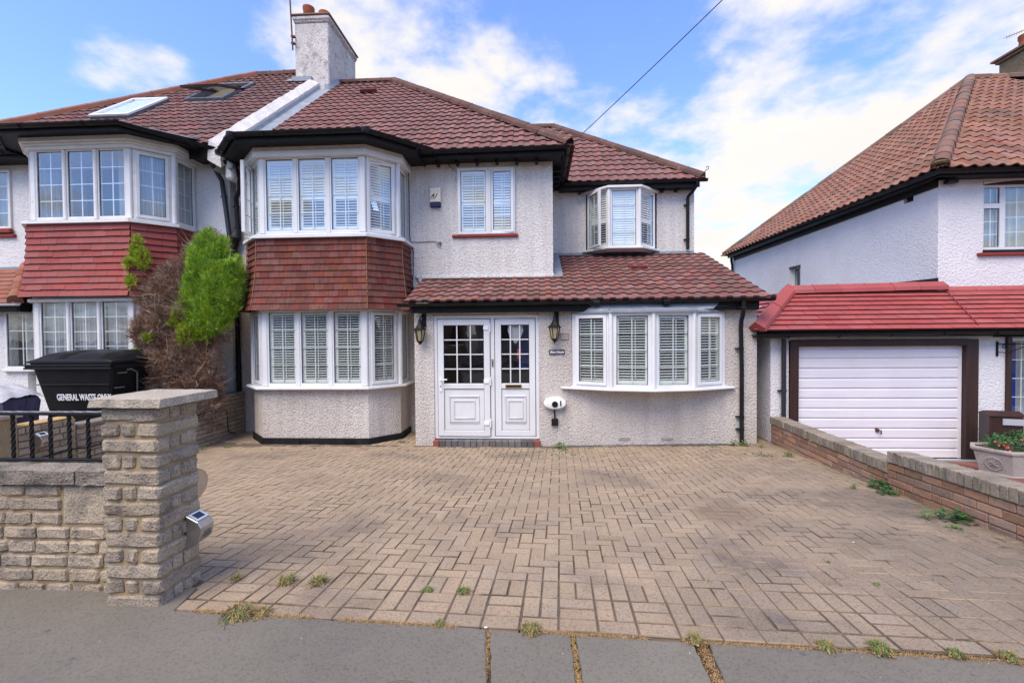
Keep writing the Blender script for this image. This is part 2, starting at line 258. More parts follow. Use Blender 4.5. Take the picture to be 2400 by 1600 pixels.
# ------------------------------------------------------------------ mesh builder and object helpers
class MB:
    def __init__(s): s.v = []; s.f = []; s.r = []
    def add(s, vs, fs, rnd=None):
        o = len(s.v); s.v.extend([tuple(v) for v in vs]); s.f.extend([tuple(i+o for i in f) for f in fs])
        s.r.extend([R.random() if rnd is None else rnd]*len(vs)); return s
    def box(s, x0, x1, y0, y1, z0, z1):
        return s.add([(x0,y0,z0),(x1,y0,z0),(x1,y1,z0),(x0,y1,z0),(x0,y0,z1),(x1,y0,z1),(x1,y1,z1),(x0,y1,z1)],
              [(0,3,2,1),(4,5,6,7),(0,1,5,4),(1,2,6,5),(2,3,7,6),(3,0,4,7)])
    def obox(s, P, u, n, a0, a1, b0, b1, c0, c1, w=V((0,0,1))):
        q = [P+u*a+n*b+w*c for a, b, c in ((a0,b1,c0),(a1,b1,c0),(a1,b0,c0),(a0,b0,c0),(a0,b1,c1),(a1,b1,c1),(a1,b0,c1),(a0,b0,c1))]
        return s.add(q, [(0,3,2,1),(4,5,6,7),(0,1,5,4),(1,2,6,5),(2,3,7,6),(3,0,4,7)])
    def poly(s, pts): return s.add(pts, [tuple(range(len(pts)))])
    def prism(s, pts, z0, z1, zf=None):
        n = len(pts); vs = [(p[0], p[1], z0) for p in pts]+[(p[0], p[1], z1) for p in pts]
        return s.add(vs, [tuple(range(n-1, -1, -1)), tuple(range(n, 2*n))]+[(i, (i+1) % n, n+(i+1) % n, n+i) for i in range(n)])
    def extr(s, pts, d):
        n = len(pts); d = V(d); vs = [V(p) for p in pts]+[V(p)+d for p in pts]
        return s.add(vs, [tuple(range(n-1, -1, -1)), tuple(range(n, 2*n))]+[(i, (i+1) % n, n+(i+1) % n, n+i) for i in range(n)])
    def tube(s, path, r, n=8, caps=True, twist=0.0, sq=None):
        path = [V(p) for p in path]; rings = []; k = len(path); up0 = None
        for i, p in enumerate(path):
            d = (path[min(i+1, k-1)]-path[max(i-1, 0)]).normalized()
            if up0 is None: up0 = V((0,0,1)) if abs(d.z) < .9 else V((0,1,0))
            x = up0.cross(d)
            if x.length < 1e-4: x = V((1,0,0)).cross(d)
            x.normalize(); y = d.cross(x); up0 = y
            rr = r[i] if isinstance(r, (list, tuple)) else r
            rings.append([p+(x*cos(2*pi*j/n+twist*i)+y*sin(2*pi*j/n+twist*i))*rr for j in range(n)])
        vs = [v for g in rings for v in g]; fs = []
        for i in range(k-1):
            for j in range(n): a = i*n+j; b = i*n+(j+1) % n; fs.append((a, b, b+n, a+n))
        if caps: fs += [tuple(range(n-1, -1, -1)), tuple(range((k-1)*n, k*n))]
        return s.add(vs, fs)
    def lathe(s, c, prof, n=16, sx=1, sy=1):
        c = V(c); vs = []; fs = []
        for r, z in prof:
            for j in range(n): vs.append(c+V((cos(2*pi*j/n)*r*sx, sin(2*pi*j/n)*r*sy, z)))
        for i in range(len(prof)-1):
            for j in range(n): a = i*n+j; b = i*n+(j+1) % n; fs.append((a, b, b+n, a+n))
        fs += [tuple(range(n-1, -1, -1)), tuple(range((len(prof)-1)*n, len(prof)*n))]
        return s.add(vs, fs)
    def mesh(s, name, org=V((0,0,0))):
        m = bpy.data.meshes.new(name); m.from_pydata([(a-org.x, b-org.y, c-org.z) for a, b, c in s.v], [], s.f)
        at = m.attributes.new('rnd', 'FLOAT', 'POINT'); at.data.foreach_set('value', s.r); m.update(); return m

ORG = {}
def _link(o, wloc, parent):
    sc.collection.objects.link(o); ORG[o.name] = V(wloc)
    if parent is not None: o.parent = parent; o.location = V(wloc)-ORG[parent.name]
    else: o.location = V(wloc)
def empty(name, loc, label, cat, group=None):
    o = bpy.data.objects.new(name, None); o.empty_display_size = .3; _link(o, loc, None)
    o['label'] = label; o['category'] = cat
    if group: o['group'] = group
    return o
def obj(name, mb, m, parent=None, smooth=False, bevel=0, label=None, kind=None, cat=None, group=None, loc=None):
    if loc is None:
        n = max(1, len(mb.v)); loc = V((sum(v[0] for v in mb.v)/n, sum(v[1] for v in mb.v)/n, min([v[2] for v in mb.v] or [0])))
    loc = V(loc)
    me = mb.mesh(name, loc); me.materials.append(m)
    if bevel:
        b = bmesh.new(); b.from_mesh(me); bmesh.ops.remove_doubles(b, verts=b.verts, dist=1e-5)
        bmesh.ops.bevel(b, geom=[e for e in b.edges if len(e.link_faces) == 2 and e.calc_face_angle(0) > .6], offset=bevel, segments=1, affect='EDGES'); b.to_mesh(me); b.free()
    if smooth:
        me.polygons.foreach_set('use_smooth', [True]*len(me.polygons))
        try: me.set_sharp_from_angle(angle=radians(40))
        except Exception: pass
    o = bpy.data.objects.new(name, me); _link(o, loc, parent)
    if label: o['label'] = label
    if kind: o['kind'] = kind
    if cat: o['category'] = cat
    if group: o['group'] = group
    return o
def inst(name, me, MW, parent):
    o = bpy.data.objects.new(name, me); sc.collection.objects.link(o); ORG[o.name] = MW.translation.copy()
    o.parent = parent; o.matrix_local = M.Translation(-ORG[parent.name]) @ MW
    return o
def text_mesh(txt, size, P, u, w, m, name, parent, sx=1.0, bold=0.0, shear=0.0, depth=.002, align='LEFT'):
    c = bpy.data.curves.new(name, 'FONT'); c.body = txt; c.size = size; c.offset = bold; c.shear = shear; c.extrude = depth; c.align_x = align
    c.resolution_u = 3
    t = bpy.data.objects.new('tmp', c); sc.collection.objects.link(t); bpy.context.view_layer.update()
    me = bpy.data.meshes.new_from_object(t.evaluated_get(bpy.context.evaluated_depsgraph_get())); bpy.data.objects.remove(t)
    me.name = name; n = u.cross(w); me.transform(M(((u.x*sx, w.x, n.x, 0), (u.y*sx, w.y, n.y, 0), (u.z*sx, w.z, n.z, 0), (0,0,0,1))))
    me.materials.clear(); me.materials.append(m)
    o = bpy.data.objects.new(name, me); _link(o, P, parent); return o

class Pieces:
    """many alike pieces of one part: the largest in view become objects, the rest one joined mesh"""
    def __init__(s, name, m, limit=300): s.name = name; s.m = m; s.items = []; s.limit = limit
    def put(s, tmpl, MW, clips=(), mat_=None):
        me = tmpl
        if clips:
            pts = [MW @ v.co for v in tmpl.vertices]
            out_ = [any((p-c).dot(n) > 1e-5 for p in pts) for c, n in clips]
            if any(all((p-c).dot(n) > 0 for p in pts) for c, n in clips): return
            if any(out_):
                b = bmesh.new(); b.from_mesh(tmpl); MI = MW.inverted()
                for (c, n), o_ in zip(clips, out_):
                    if o_:
                        nl = (MW.to_3x3().transposed() @ n).normalized()
                        bmesh.ops.bisect_plane(b, geom=b.verts[:]+b.edges[:]+b.faces[:], plane_co=MI @ c, plane_no=nl, clear_outer=True)
                if len(b.faces) == 0: b.free(); return
                me = bpy.data.meshes.new(s.name); b.to_mesh(me); b.free()
                if not me.materials:
                    for q in tmpl.materials: me.materials.append(q)
        s.items.append((me, MW, mat_ or s.m))
    def finish(s, parent, keep=None):
        its = sorted(s.items, key=lambda t: (t[1].translation-CAM).length if keep is None else keep(t[1].translation))
        for me, MW, mt in its[:s.limit]:
            if not me.materials: me.materials.append(mt)
            inst(s.name, me, MW, parent)
        rest = its[s.limit:]
        if rest:
            mb = MB(); mi = []
            for me, MW, mt in rest:
                mb.add([MW @ v.co for v in me.vertices], [tuple(p.vertices) for p in me.polygons]); mi.extend([p.material_index for p in me.polygons])
            o = obj(s.name+'_field', mb, s.m, parent, kind='stuff')
            if max(mi) > 0:
                for m_ in list(rest[0][0].materials)[1:]: o.data.materials.append(m_)
                o.data.polygons.foreach_set('material_index', mi)
def frame_m(P, x, y, z):
    return M(((x.x, y.x, z.x, P.x), (x.y, y.y, z.y, P.y), (x.z, y.z, z.z, P.z), (0, 0, 0, 1)))

# tile templates ---------------------------------------------------------
def tmpl_profile(name, prof, length, lift, thick, m):
    vs = []; fs = []; n = len(prof)
    for x, h in prof: vs.append((x, 0, h+lift))
    for x, h in prof: vs.append((x, length, h))
    for x, h in prof: vs.append((x, 0, h+lift-thick))
    for i in range(n-1):
        fs.append((i, i+1, n+i+1, n+i)); fs.append((2*n+i, 2*n+i+1, i+1, i))
    for x, h in prof: vs.append((x, length*.5, h+lift*.5-thick))
    fs += [(0, n, 3*n, 2*n), (n-1, 3*n-1, 4*n-1, 2*n-1)]
    me = bpy.data.meshes.new(name); me.from_pydata(vs, [], fs)
    for q in (m if isinstance(m, (list, tuple)) else (m,)): me.materials.append(q)
    if isinstance(m, (list, tuple)):
        hm = max(h for x, h in prof)*.6
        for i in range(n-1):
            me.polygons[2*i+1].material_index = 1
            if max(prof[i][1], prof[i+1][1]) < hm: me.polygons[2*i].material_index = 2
    me.update(); return me
ROMAN = [(0, 0), (.05, 0), (.088, .001), (.106, .017), (.145, .019), (.182, .017), (.2, .002)]
PAN = [(0, .018), (.03, .036), (.065, .040), (.10, .022), (.13, .004), (.17, 0), (.205, .008), (.23, .018)]
def tile_plane(pc, tmpl, O, u, s, W0, W1, LEN, tw, gauge, clips, stagger=0.0, m=None, jit=.003):
    """lay tiles on the plane through O spanned by u (along the eave) and s (up the slope)"""
    n = u.cross(s).normalized()
    for r in range(int(math.ceil(LEN/gauge))):
        off = (stagger*tw if r % 2 else 0)
        k0 = int(math.floor((W0-off)/tw)); k1 = int(math.ceil((W1-off)/tw))
        for k in range(k0, k1):
            P = O+u*(k*tw+off)+s*(r*gauge+R.uniform(-jit, jit)*.7)+n*R.uniform(0, jit)
            a = R.uniform(-.004, .004)
            uu = (u+s*a).normalized(); ss = n.cross(uu)
            pc.put(tmpl, frame_m(P, uu, ss, n), clips, m)
def ridge_run(name, A, B, r, seg, m, parent, ang=False, over=.02):
    A = V(A); B = V(B); d = (B-A); Ln = d.length; d.normalize(); n = max(1, round(Ln/seg)); st = Ln/n
    x = d.cross(V((0,0,1))).normalized(); y = x.cross(d)
    mb = MB(); k = 9
    vs = []; fs = []
    for t, rr in ((0, r*1.06), (.06, r*1.06), (.061, r), (1, r)):
        for j in range(k):
            a = pi*j/(k-1); px, py = cos(a)*rr, sin(a)*rr*.85
            if ang: py = (1-abs(cos(a)))*rr*.8
            if j in (0, k-1): py -= .055
            vs.append((px, t*(st+over), py))
    for i in range(3):
        for j in range(k-1): a = i*k+j; fs.append((a, a+1, a+k+1, a+k))
        fs.append(tuple(range(k-1, -1, -1)))
    me = bpy.data.meshes.new(name); me.from_pydata(vs, [], fs); me.materials.append(m); me.update()
    for i in range(n):
        P = A+d*(i*st); e = V((R.uniform(-.006, .006), 0, R.uniform(-.004, .004)))
        inst(name, me, frame_m(P+e, x, d, y), parent)

# walls -------------------------------------------------------------------
UP = V((0, 0, 1))
def wall_panel(mb, P, u, n, Wd, z0, z1, th, holes=()):
    """holes: (a0,a1,z0,z1); n points outwards; face on the plane through P"""
    As = sorted({0, Wd, *[h[0] for h in holes], *[h[1] for h in holes]}); Cs = sorted({z0, z1, *[h[2] for h in holes], *[h[3] for h in holes]})
    P0 = V((P[0], P[1], 0))
    for i in range(len(As)-1):
        c = z0; j = 0; run = None
        for j in range(len(Cs)-1):
            a = (As[i]+As[i+1])/2; cc = (Cs[j]+Cs[j+1])/2
            solid = z0 < cc < z1 and 0 < a < Wd and not any(h[0] < a < h[1] and h[2] < cc < h[3] for h in holes)
            if solid: run = (run[0], Cs[j+1]) if run else (Cs[j], Cs[j+1])
            if (not solid or j == len(Cs)-2) and run:
                mb.obox(P0, u, n, As[i], As[i+1], -th, 0, run[0], run[1]); run = None

# windows -------------------------------------------------------------------
def window(parent, P, u, w, h, cols=2, rows=4, fr=.055, sash=0.0, open_=0.0, hinge='L', fill='shutter', mt=None, glass_=None, depth=.07, split=.0, name='window', back=.0, louv=(12, 12), fb=None):
    """P = lower left outer corner on the wall face; u along; frame is one mesh, pane, bars, shutter its children"""
    mt = mt or upvc; glass_ = glass_ or glass; u = u.normalized(); n = u.cross(UP).normalized()   # outward
    P = V(P); f = MB(); fb = fr if fb is None else fb
    f.obox(P, u, n, 0, fr, -depth, 0, 0, h); f.obox(P, u, n, w-fr, w, -depth, 0, 0, h)
    f.obox(P, u, n, fr, w-fr, -depth, 0, 0, fb); f.obox(P, u, n, fr, w-fr, -depth, 0, h-fr, h)
    fo = obj(name, f, mt, parent, bevel=.004)
    a0, a1, c0, c1 = fr, w-fr, fb, h-fr
    hp = P+u*(a0 if hinge == 'L' else a1); su, sn, SP = u, n, P; sh = 0.0
    if sash:
        th = open_ if hinge == 'L' else -open_
        su = (u*cos(th)+n*sin(th)).normalized(); sn = su.cross(UP).normalized()
        SP = hp-su*(a0 if hinge == 'L' else a1); sh = .022
        s = MB(); o_ = .012; q = (a0-o_, a1+o_, c0-o_, c1+o_)
        s.obox(SP, su, sn, q[0], q[0]+sash, -.035, sh, q[2], q[3]); s.obox(SP, su, sn, q[1]-sash, q[1], -.035, sh, q[2], q[3])
        s.obox(SP, su, sn, q[0]+sash, q[1]-sash, -.035, sh, q[2], q[2]+sash); s.obox(SP, su, sn, q[0]+sash, q[1]-sash, -.035, sh, q[3]-sash, q[3])
        obj('sash', s, mt, fo, bevel=.005)
        a0, a1, c0, c1 = q[0]+sash, q[1]-sash, q[2]+sash, q[3]-sash
    gb = sh-.022
    g = MB(); g.add([SP+su*a+sn*gb+UP*c for a, c in ((a0, c0), (a1, c0), (a1, c1), (a0, c1))], [(0, 1, 2, 3)]); obj('pane', g, glass_, fo)
    k = MB(); e = .009; kb = (gb-.003, gb+.003)
    k.obox(SP, su, sn, a0, a0+e, *kb, c0, c1); k.obox(SP, su, sn, a1-e, a1, *kb, c0, c1); k.obox(SP, su, sn, a0+e, a1-e, *kb, c0, c0+e); k.obox(SP, su, sn, a0+e, a1-e, *kb, c1-e, c1)
    obj('gasket', k, black_plastic, fo)
    if cols*rows > 1:
        b = MB(); bw = .008
        for i in range(1, cols): x = a0+(a1-a0)*i/cols; b.obox(SP, su, sn, x-bw, x+bw, gb-.014, gb-.004, c0+e, c1-e)
        for j in range(1, rows):
            z = c0+(c1-c0)*j/rows; xs = [a0+e]+[a0+(a1-a0)*i/cols for i in range(1, cols)]+[a1-e]
            for i in range(len(xs)-1): b.obox(SP, su, sn, xs[i]+(bw if i else 0), xs[i+1]-(bw if i < len(xs)-2 else 0), gb-.014, gb-.004, z-bw*.85, z+bw*.85)
        obj('glazing_bars', b, upvc, fo)
    A0, A1, C0, C1 = fr*.7, w-fr*.7, fb*.7, h-fr*.7
    if fill in ('shutter', 'shutter_up'):
        bb = -.050; s = MB(); st = .055
        s.obox(P, u, n, A0, A0+st, bb-.03, bb, C0, C1); s.obox(P, u, n, A1-st, A1, bb-.03, bb, C0, C1)
        s.obox(P, u, n, A0+st, A1-st, bb-.03, bb, C0, C0+.08); s.obox(P, u, n, A0+st, A1-st, bb-.03, bb, C1-.06, C1)
        zs = []
        if fill == 'shutter_up':
            mid = C0+(C1-C0)*.47; s.obox(P, u, n, A0+st, A1-st, bb-.03, bb, mid-.035, mid+.035); zs = [(C0+.08, mid-.035, louv[0]), (mid+.035, C1-.06, louv[1])]
        else: zs = [(C0+.08, C1-.06, louv[0])]
        for z0, z1, tl in zs:      # tilt rod
            x = (A0+A1)/2+.05; s.obox(P, u, n, x-.004, x+.004, bb+.012, bb+.02, z0+.02, z1-.02)
        obj('shutter_panel', s, shutter_m, fo)
        sl = MB(); pitch = .042 if fill == 'shutter' else .046
        for z0, z1, tl in zs:
            k = int((z1-z0)/pitch); ta = radians(tl); hd = .021; d1 = n*cos(ta)-UP*sin(ta); d2 = n*sin(ta)+UP*cos(ta)
            for i in range(k):
                c = P+u*0+n*(bb-.015)+UP*(z0+(i+.5)*(z1-z0)/k); sl.obox(c, u, d1, A0+st+.002, A1-st-.002, -hd, hd, -.0062, .0062, w=d2)
        obj('shutter_slats', sl, shutter_m, fo, kind='stuff')
    elif fill in ('net', 'curtain', 'split'):
        s = MB(); N_ = 60; spans = [(A0, A1, net_m)] if fill == 'net' else ([(A0, A1, curtain_m)] if fill == 'curtain' else [(A0+(A1-A0)*.55, A1, curtain_m)])
        for x0, x1, mm_ in spans:
            vs = []; ph = R.uniform(0, 6)
            for i in range(N_+1):
                a = x0+(x1-x0)*i/N_; d = -.12+.022*sin(i*.9+ph)+.01*sin(i*2.3+ph*2)
                vs += [P+u*a+n*d+UP*C0, P+u*a+n*d+UP*C1]
            s.add(vs, [(2*i, 2*i+2, 2*i+3, 2*i+1) for i in range(N_)])
            obj('net_curtain' if mm_ is net_m else 'curtain', s, mm_, fo, smooth=True)
    return fo

def gutter(mb, path, r=.055):
    """half round gutter with rolled front bead"""
    path = [V(p) for p in path]; k = len(path); n = 7; rings = []
    for i, p in enumerate(path):
        d = V((0,0,0))
        if i > 0: d += (path[i]-path[i-1]).normalized()
        if i < k-1: d += (path[i+1]-path[i]).normalized()
        d.normalize(); x = d.cross(UP).normalized()
        cs = 1.0
        if 0 < i < k-1: cs = 1/max(.5, (path[i]-path[i-1]).normalized().dot(d))
        ring = [p+x*cos(pi+pi*j/(n-1))*r*cs+UP*sin(pi+pi*j/(n-1))*r*.95 for j in range(n)]
        ring += [p+x*cos(pi*2-pi*j/(n-1))*r*.86*cs+UP*(sin(2*pi-pi*j/(n-1))*r*.82) for j in range(n)]
        rings.append(ring)
    m = 2*n; vs = [v for g in rings for v in g]; fs = []
    for i in range(k-1):
        for j in range(m): a = i*m+j; b = i*m+(j+1) % m; fs.append((a, b, b+m, a+m))
    # stop ends are full discs
    fs += [tuple(range(n-1, -1, -1)), tuple((k-1)*m+j for j in range(n))]
    mb.add(vs, fs)
def brackets(mb, A, B, n, r=.062):
    A = V(A); B = V(B); d = (B-A).normalized(); x = d.cross(UP).normalized()
    for i in range(n):
        p = A+(B-A)*((i+.5)/n)
        mb.tube([p+x*cos(a)*r+UP*sin(a)*r for a in [pi+pi*j/6 for j in range(7)]], .009, 4)

# =================================================================== SETTING
def gz(X, Y):
    s = .0745-.0115*min(max(X/3.5, 0), 1)
    return .04-s*(min(Y, 7.5)-2.2)
g = MB(); g.add([(-300, -300, -1.0), (300, -300, -1.0), (300, 300, -1.0), (-300, 300, -1.0)], [(0, 1, 2, 3)]); obj('ground', g, ground_m, kind='structure')
def edge(X): return 2.28-.052*X            # front edge of the drive
# pavement base (dirt in the joints) and the slabs on it
g = MB(); g.prism([(-14, -2.2), (14, -2.2), (14, 2.36-.052*14), (3.9, edge(3.9)+.12), (-2.05, 2.56), (-14, 3.1)], -1.0, .004)
pav = obj('pavement', g, joint_dirt, kind='structure')
def slab(pts, nm='paving_slab', lab=None):
    b = MB(); n = len(pts); c = V((sum(p[0] for p in pts)/n, sum(p[1] for p in pts)/n, 0))
    zt = lambda x: .028
    ins = [tuple((V((*p, 0))+(c-V((*p, 0))).normalized()*.006)[:2]) for p in pts]
    vs = [(x, y, -.01) for x, y in pts]+[(x, y, zt(x)-.006) for x, y in pts]+[(x, y, zt(x)) for x, y in ins]
    b.add(vs, [tuple(2*n+i for i in range(n))]+[(i, (i+1) % n, n+(i+1) % n, n+i) for i in range(n)]+[(n+i, n+(i+1) % n, 2*n+(i+1) % n, 2*n+i) for i in range(n)])
    return obj(nm, b, slab_m, pav, label=lab)
def wob(a, b, n=10, amp=.004):
    a = V((*a, 0)); b = V((*b, 0)); d = (b-a); x = V((-d.y, d.x, 0)).normalized()
    return [tuple((a+d*(i/n)+x*(R.uniform(-amp, amp) if 0 < i < n else 0))[:2]) for i in range(n+1)]
FE = -.014
slab(wob((-14, -.05), (-.262+.05, -.05)) + wob((-.222, 1.9), (-.268, edge(-.268)+FE)) + wob((-.268, edge(-.268)+FE), (-2.0, edge(-2)+FE), 22, .007)[1:] + [(-2.05, 2.60), (-2.46, 2.60), (-14, 2.75)], lab='long grey strip of paving left of the first joint')
slab(wob((-.19, -.05), (.13, -.05)) + wob((.160, 1.9), (.155, edge(.155)+FE)) + wob((.155, edge(.155)+FE), (-.245, edge(-.245)+FE), 6, .006)[1:] + wob((-.245, edge(-.245)+FE), (-.205, 1.9), 8)[1:])
slab(wob((.16, -.05), (.70, -.05)) + wob((.742, 1.9), (.745, edge(.745)+FE)) + wob((.745, edge(.745)+FE), (.185, edge(.185)+FE), 8, .006)[1:] + wob((.185, edge(.185)+FE), (.188, 1.9), 8)[1:])
slab(wob((.74, -.05), (14, -.05)) + [(14, edge(14)+FE+.1)] + wob((3.8, edge(3.8)+FE), (.825, edge(.825)+FE), 30, .007) + wob((.825, edge(.825)+FE), (.79, 1.9), 8)[1:])
b = MB(); b.box(-14, 14, -2.05, -.10, -.02, .012); obj('paving_slab', b, slab_m, pav)
b = MB(); b.box(-60, 60, -8.6, -2.33, -1.0, -.12); obj('road', b, road_m, kind='structure')
b = MB()
for i in range(-15, 15): b.box(i*.92, i*.92+.91, -2.33, -2.205, -.5, .005)
obj('kerb', b, slab_m, kind='structure', bevel=.012)
# little dark gum spots and a knot-like mark on the pavement
gm = MB()
for i in range(46):
    x, y = R.uniform(-3.0, 2.3), R.uniform(.9, 2.2); r = R.choice([.005, .007, .01, .012, .016, .022])
    z = .028+.0012
    gm.add([(x+cos(a)*r*R.uniform(.7, 1.2), y+sin(a)*r*R.uniform(.7, 1.2), z) for a in [2*pi*j/9 for j in range(9)]], [tuple(range(9))])
obj('gum_spots', gm, mat('gum_stain', (.10, .093, .095), (.13, .12, .12), 30, .8), kind='stuff')
pg = MB()
for i in range(60):
    x, y = R.uniform(-3.0, 2.4), R.uniform(.8, 2.2); z = .028+.001; r = R.uniform(.0015, .004)
    pg.add([(x+cos(a)*r, y+sin(a)*r, z) for a in [0, 1.2, 2.5, 3.8, 5]]+[(x, y, z+r*.8)], [(0,1,5), (1,2,5), (2,3,5), (3,4,5), (4,0,5)])
obj('grit', pg, mat('pale_grit', (.55, .5, .45), None, 4, .9), kind='stuff')
kn = MB()
for k_, r in enumerate((.014, .026, .036, .046)):
    kn.tube([(-.59+cos(a)*r*1.5, 1.885+sin(a)*r*.9, .0285) for a in [2*pi*j/28 for j in range(29)]], .0009 if k_ else .004, 4, False)
obj('pavement_mark', kn, mat('mark_dark', (.06, .045, .035), None, 4, .9), kind='stuff')

# ---- driveway of clay-coloured blocks laid in herringbone
SL = -.050; DU = V((1, SL, 0)).normalized(); DV = V((-SL, 1, 0)).normalized(); D0 = V((.10, 2.275, 0))
g = MB(); gv = []; gf = []; nx, ny = 24, 14
for j in range(ny+1):
    for i in range(nx+1):
        x = -6.0+10.2*i/nx; y = max(edge(x), 2.0)+(9.2-edge(x))*j/ny
        gv.append((x, y, gz(x, y)-.007))
gf = [(j*(nx+1)+i, j*(nx+1)+i+1, (j+1)*(nx+1)+i+1, (j+1)*(nx+1)+i) for j in range(ny) for i in range(nx)]
g.add(gv, gf); drive = obj('driveway', g, bed_m, kind='structure')
b = MB(); b.prism([(-6.0, 9.2), (-6.0, edge(-6)+.02), (4.1, edge(4.1)+.02), (4.1, 9.2)], -1.0, -.46); obj('drive_hardcore', b, bed_m, kind='structure')
def paver_t(a, b_, gp=.0022):
    bv, hh = .0045, .05; x, y = a/2-gp, b_/2-gp
    vs = [(-x+bv, -y+bv, 0), (x-bv, -y+bv, 0), (x-bv, y-bv, 0), (-x+bv, y-bv, 0), (-x, -y, -.0035), (x, -y, -.0035), (x, y, -.0035), (-x, y, -.0035), (-x, -y, -hh), (x, -y, -hh), (x, y, -hh), (-x, y, -hh)]
    fs = [(0, 1, 2, 3)]+[(4+i, 4+(i+1) % 4, (i+1) % 4, i) for i in range(4)]+[(8+i, 8+(i+1) % 4, 4+(i+1) % 4, 4+i) for i in range(4)]
    me = bpy.data.meshes.new('paver_block'); me.from_pydata(vs, [], fs); me.materials.append(paver_m); me.materials.append(paver_edge)
    for i, p in enumerate(me.polygons): p.material_index = 1 if i else 0
    return me
PT = {(.2, .1): paver_t(.2, .1), (.1, .2): paver_t(.1, .2), (.1, .1): paver_t(.1, .1), (.2, .115): paver_t(.2, .115, .0042), (.2, .105): paver_t(.2, .105, .0042), (.1, .21): paver_t(.1, .21, .0042), (.1, .201): paver_t(.1, .2, .0036)}
pp = Pieces('block_paver', paver_m, 300)
WL0, WL1 = V((3.80, 7.66, 0)), V((3.55, 3.0, 0)); wdir = (WL1-WL0).normalized()
def wx(Y): return WL0.x+(Y-WL0.y)*(WL1.x-WL0.x)/(WL1.y-WL0.y)
def lay(ua, va, a, b_):
    c = D0+DU*ua+DV*va
    if c.x > wx(c.y)+.12 or c.x < -5.85 or c.y > 8.75: return
    if c.x < -2.12 and c.y < 2.80+max(0, -2.6-c.x)*0: return
    if c.y > 7.75 and c.x > -2.0: return
    if c.y > 7.85 and -4.9 < c.x < -2.7: return
    e = .05
    z = gz(c.x, c.y); sx = (gz(c.x+e, c.y)-gz(c.x-e, c.y))/(2*e); sy = (gz(c.x, c.y+e)-gz(c.x, c.y-e))/(2*e)
    sag = .006*mnoise.noise(V((c.x*.6, c.y*.6, 3)))
    nn = V((-sx+R.gauss(0, .006), -sy+R.gauss(0, .006), 1)).normalized()
    uu = (DU-nn*DU.dot(nn)).normalized(); vv = nn.cross(uu)
    pp.put(PT[(a, b_)], frame_m(V((c.x, c.y, z+sag+R.uniform(-.0018, .0018))), uu, vv, nn))
U0, U1 = -64, 48
for i in range(U0//2, U1//2): lay(.2*i+.1, .057, .2, .115)
for i in range(U0//2, U1//2):
    if i % 2 == 0: lay(.2*i+.1, .115+.0525, .2, .105); lay(.2*i+.1, .115+.1575, .2, .105)
    else: lay(.2*i+.05, .22, .1, .21); lay(.2*i+.15, .22, .1, .21)
for i in range(U0, U1): lay(.1*i+.05, .425, .1, .201)
HB = .525
for yy in range(0, 62):
    for xx in range(U0, U1):
        r = (xx-yy) % 4
        if r == 0: lay(.1*xx+.1, HB+.1*yy+.05, .2, .1)
        elif r == 3: lay(.1*xx+.05, HB+.1*yy+.1, .1, .2)
        elif r == 2 and yy == 0: lay(.1*xx+.05, HB+.05, .1, .1)
pp.finish(drive)

# =================================================================== MAIN HOUSE
X_, Y_, NX, NY = V((1,0,0)), V((0,1,0)), V((-1,0,0)), V((0,-1,0))
house = empty('house', (-1.0, 8.6, -.35), 'white roughcast semi with double bay, white double front door, bow window and red-brown tiled roofs', 'house')
T39 = .824
def wpart(name, fn, m, parent=house, **k):
    b = MB(); fn(b); return obj(name, b, m, parent, **k)
# lower walls
b = MB()
wall_panel(b, (-2.05, 7.55), X_, NY, 5.60, -.45, 1.98, .28, [(.325, 2.09, -.26, 1.84), (2.63, 5.09, .66, 1.84)])
b.box(-2.05, -1.80, 7.832, 8.6, -.45, 1.98)
b.box(3.30, 3.55, 7.832, 16, -.45, 1.98)
obj('porch_wall', b, render_low, house)
b = MB(); wall_panel(b, (-5.92, 8.6), X_, NY, 3.86, -.45, 2.05, .28, [(.95, 3.25, .62, 1.93)]); obj('ground_floor_wall', b, render_low, house)
b = MB()
wall_panel(b, (-5.80, 8.6), X_, NY, 6.12, 2.451, 4.86, .28, [(.85, 3.1, 3.22, 4.7), (4.33, 5.415, 3.40, 4.80)])
wall_panel(b, (-5.80, 8.6), X_, NY, 3.74, 2.051, 2.45, .28)
b.box(.04, .32, 8.882, 10.5, 2.0, 4.86)
obj('upper_wall', b, render_main, house)
# slightly proud drip at the foot of the upper wall
b = MB(); b.obox(V((-2.17, 8.6, 0)), X_, NY, 0, 2.51, .001, .03, 2.565, 2.63); obj('render_drip', b, render_main, house, bevel=.01)
b = MB(); wall_panel(b, (.32, 10.3), X_, NY, 3.17, 2.9, 4.80, .28, [(.80, 2.36, 3.30, 4.60)]); b.box(3.21, 3.49, 10.582, 16, 1.9, 4.80); obj('extension_wall', b, render_main, house)
b = MB(); b.box(-5.85, 3.49, 16, 16.25, -.4, 4.8); b.box(-5.8, -5.6, 8.9, 16, -.4, 4.8); obj('back_wall', b, render_main, house)
b = MB(); b.box(-5.6, 3.2, 11.6, 11.7, -.4, 4.7); b.box(-5.6, 3.3, 8.89, 16, 2.25, 2.35); b.box(-5.6, 3.2, 8.89, 16, -.42, -.32); b.box(-2.2, -2.1, 8.89, 11.6, 2.4, 4.7); b.box(-1.79, 3.29, 7.84, 11.5, -.40, -.22); b.box(.2, .3, 7.9, 11.5, -.22, 1.9)
obj('interior_walls', b, interior, house)
for q in ((-4.4, -3.2, 9.3, 10.2, -.3, .9), (1.0, 2.6, 8.6, 9.4, -.3, .75), (-1.1, -.8, 9.0, 9.3, -.2, 1.6)): b = MB(); b.box(*q); obj('indoor_furniture', b, furn_m, house, bevel=.03)
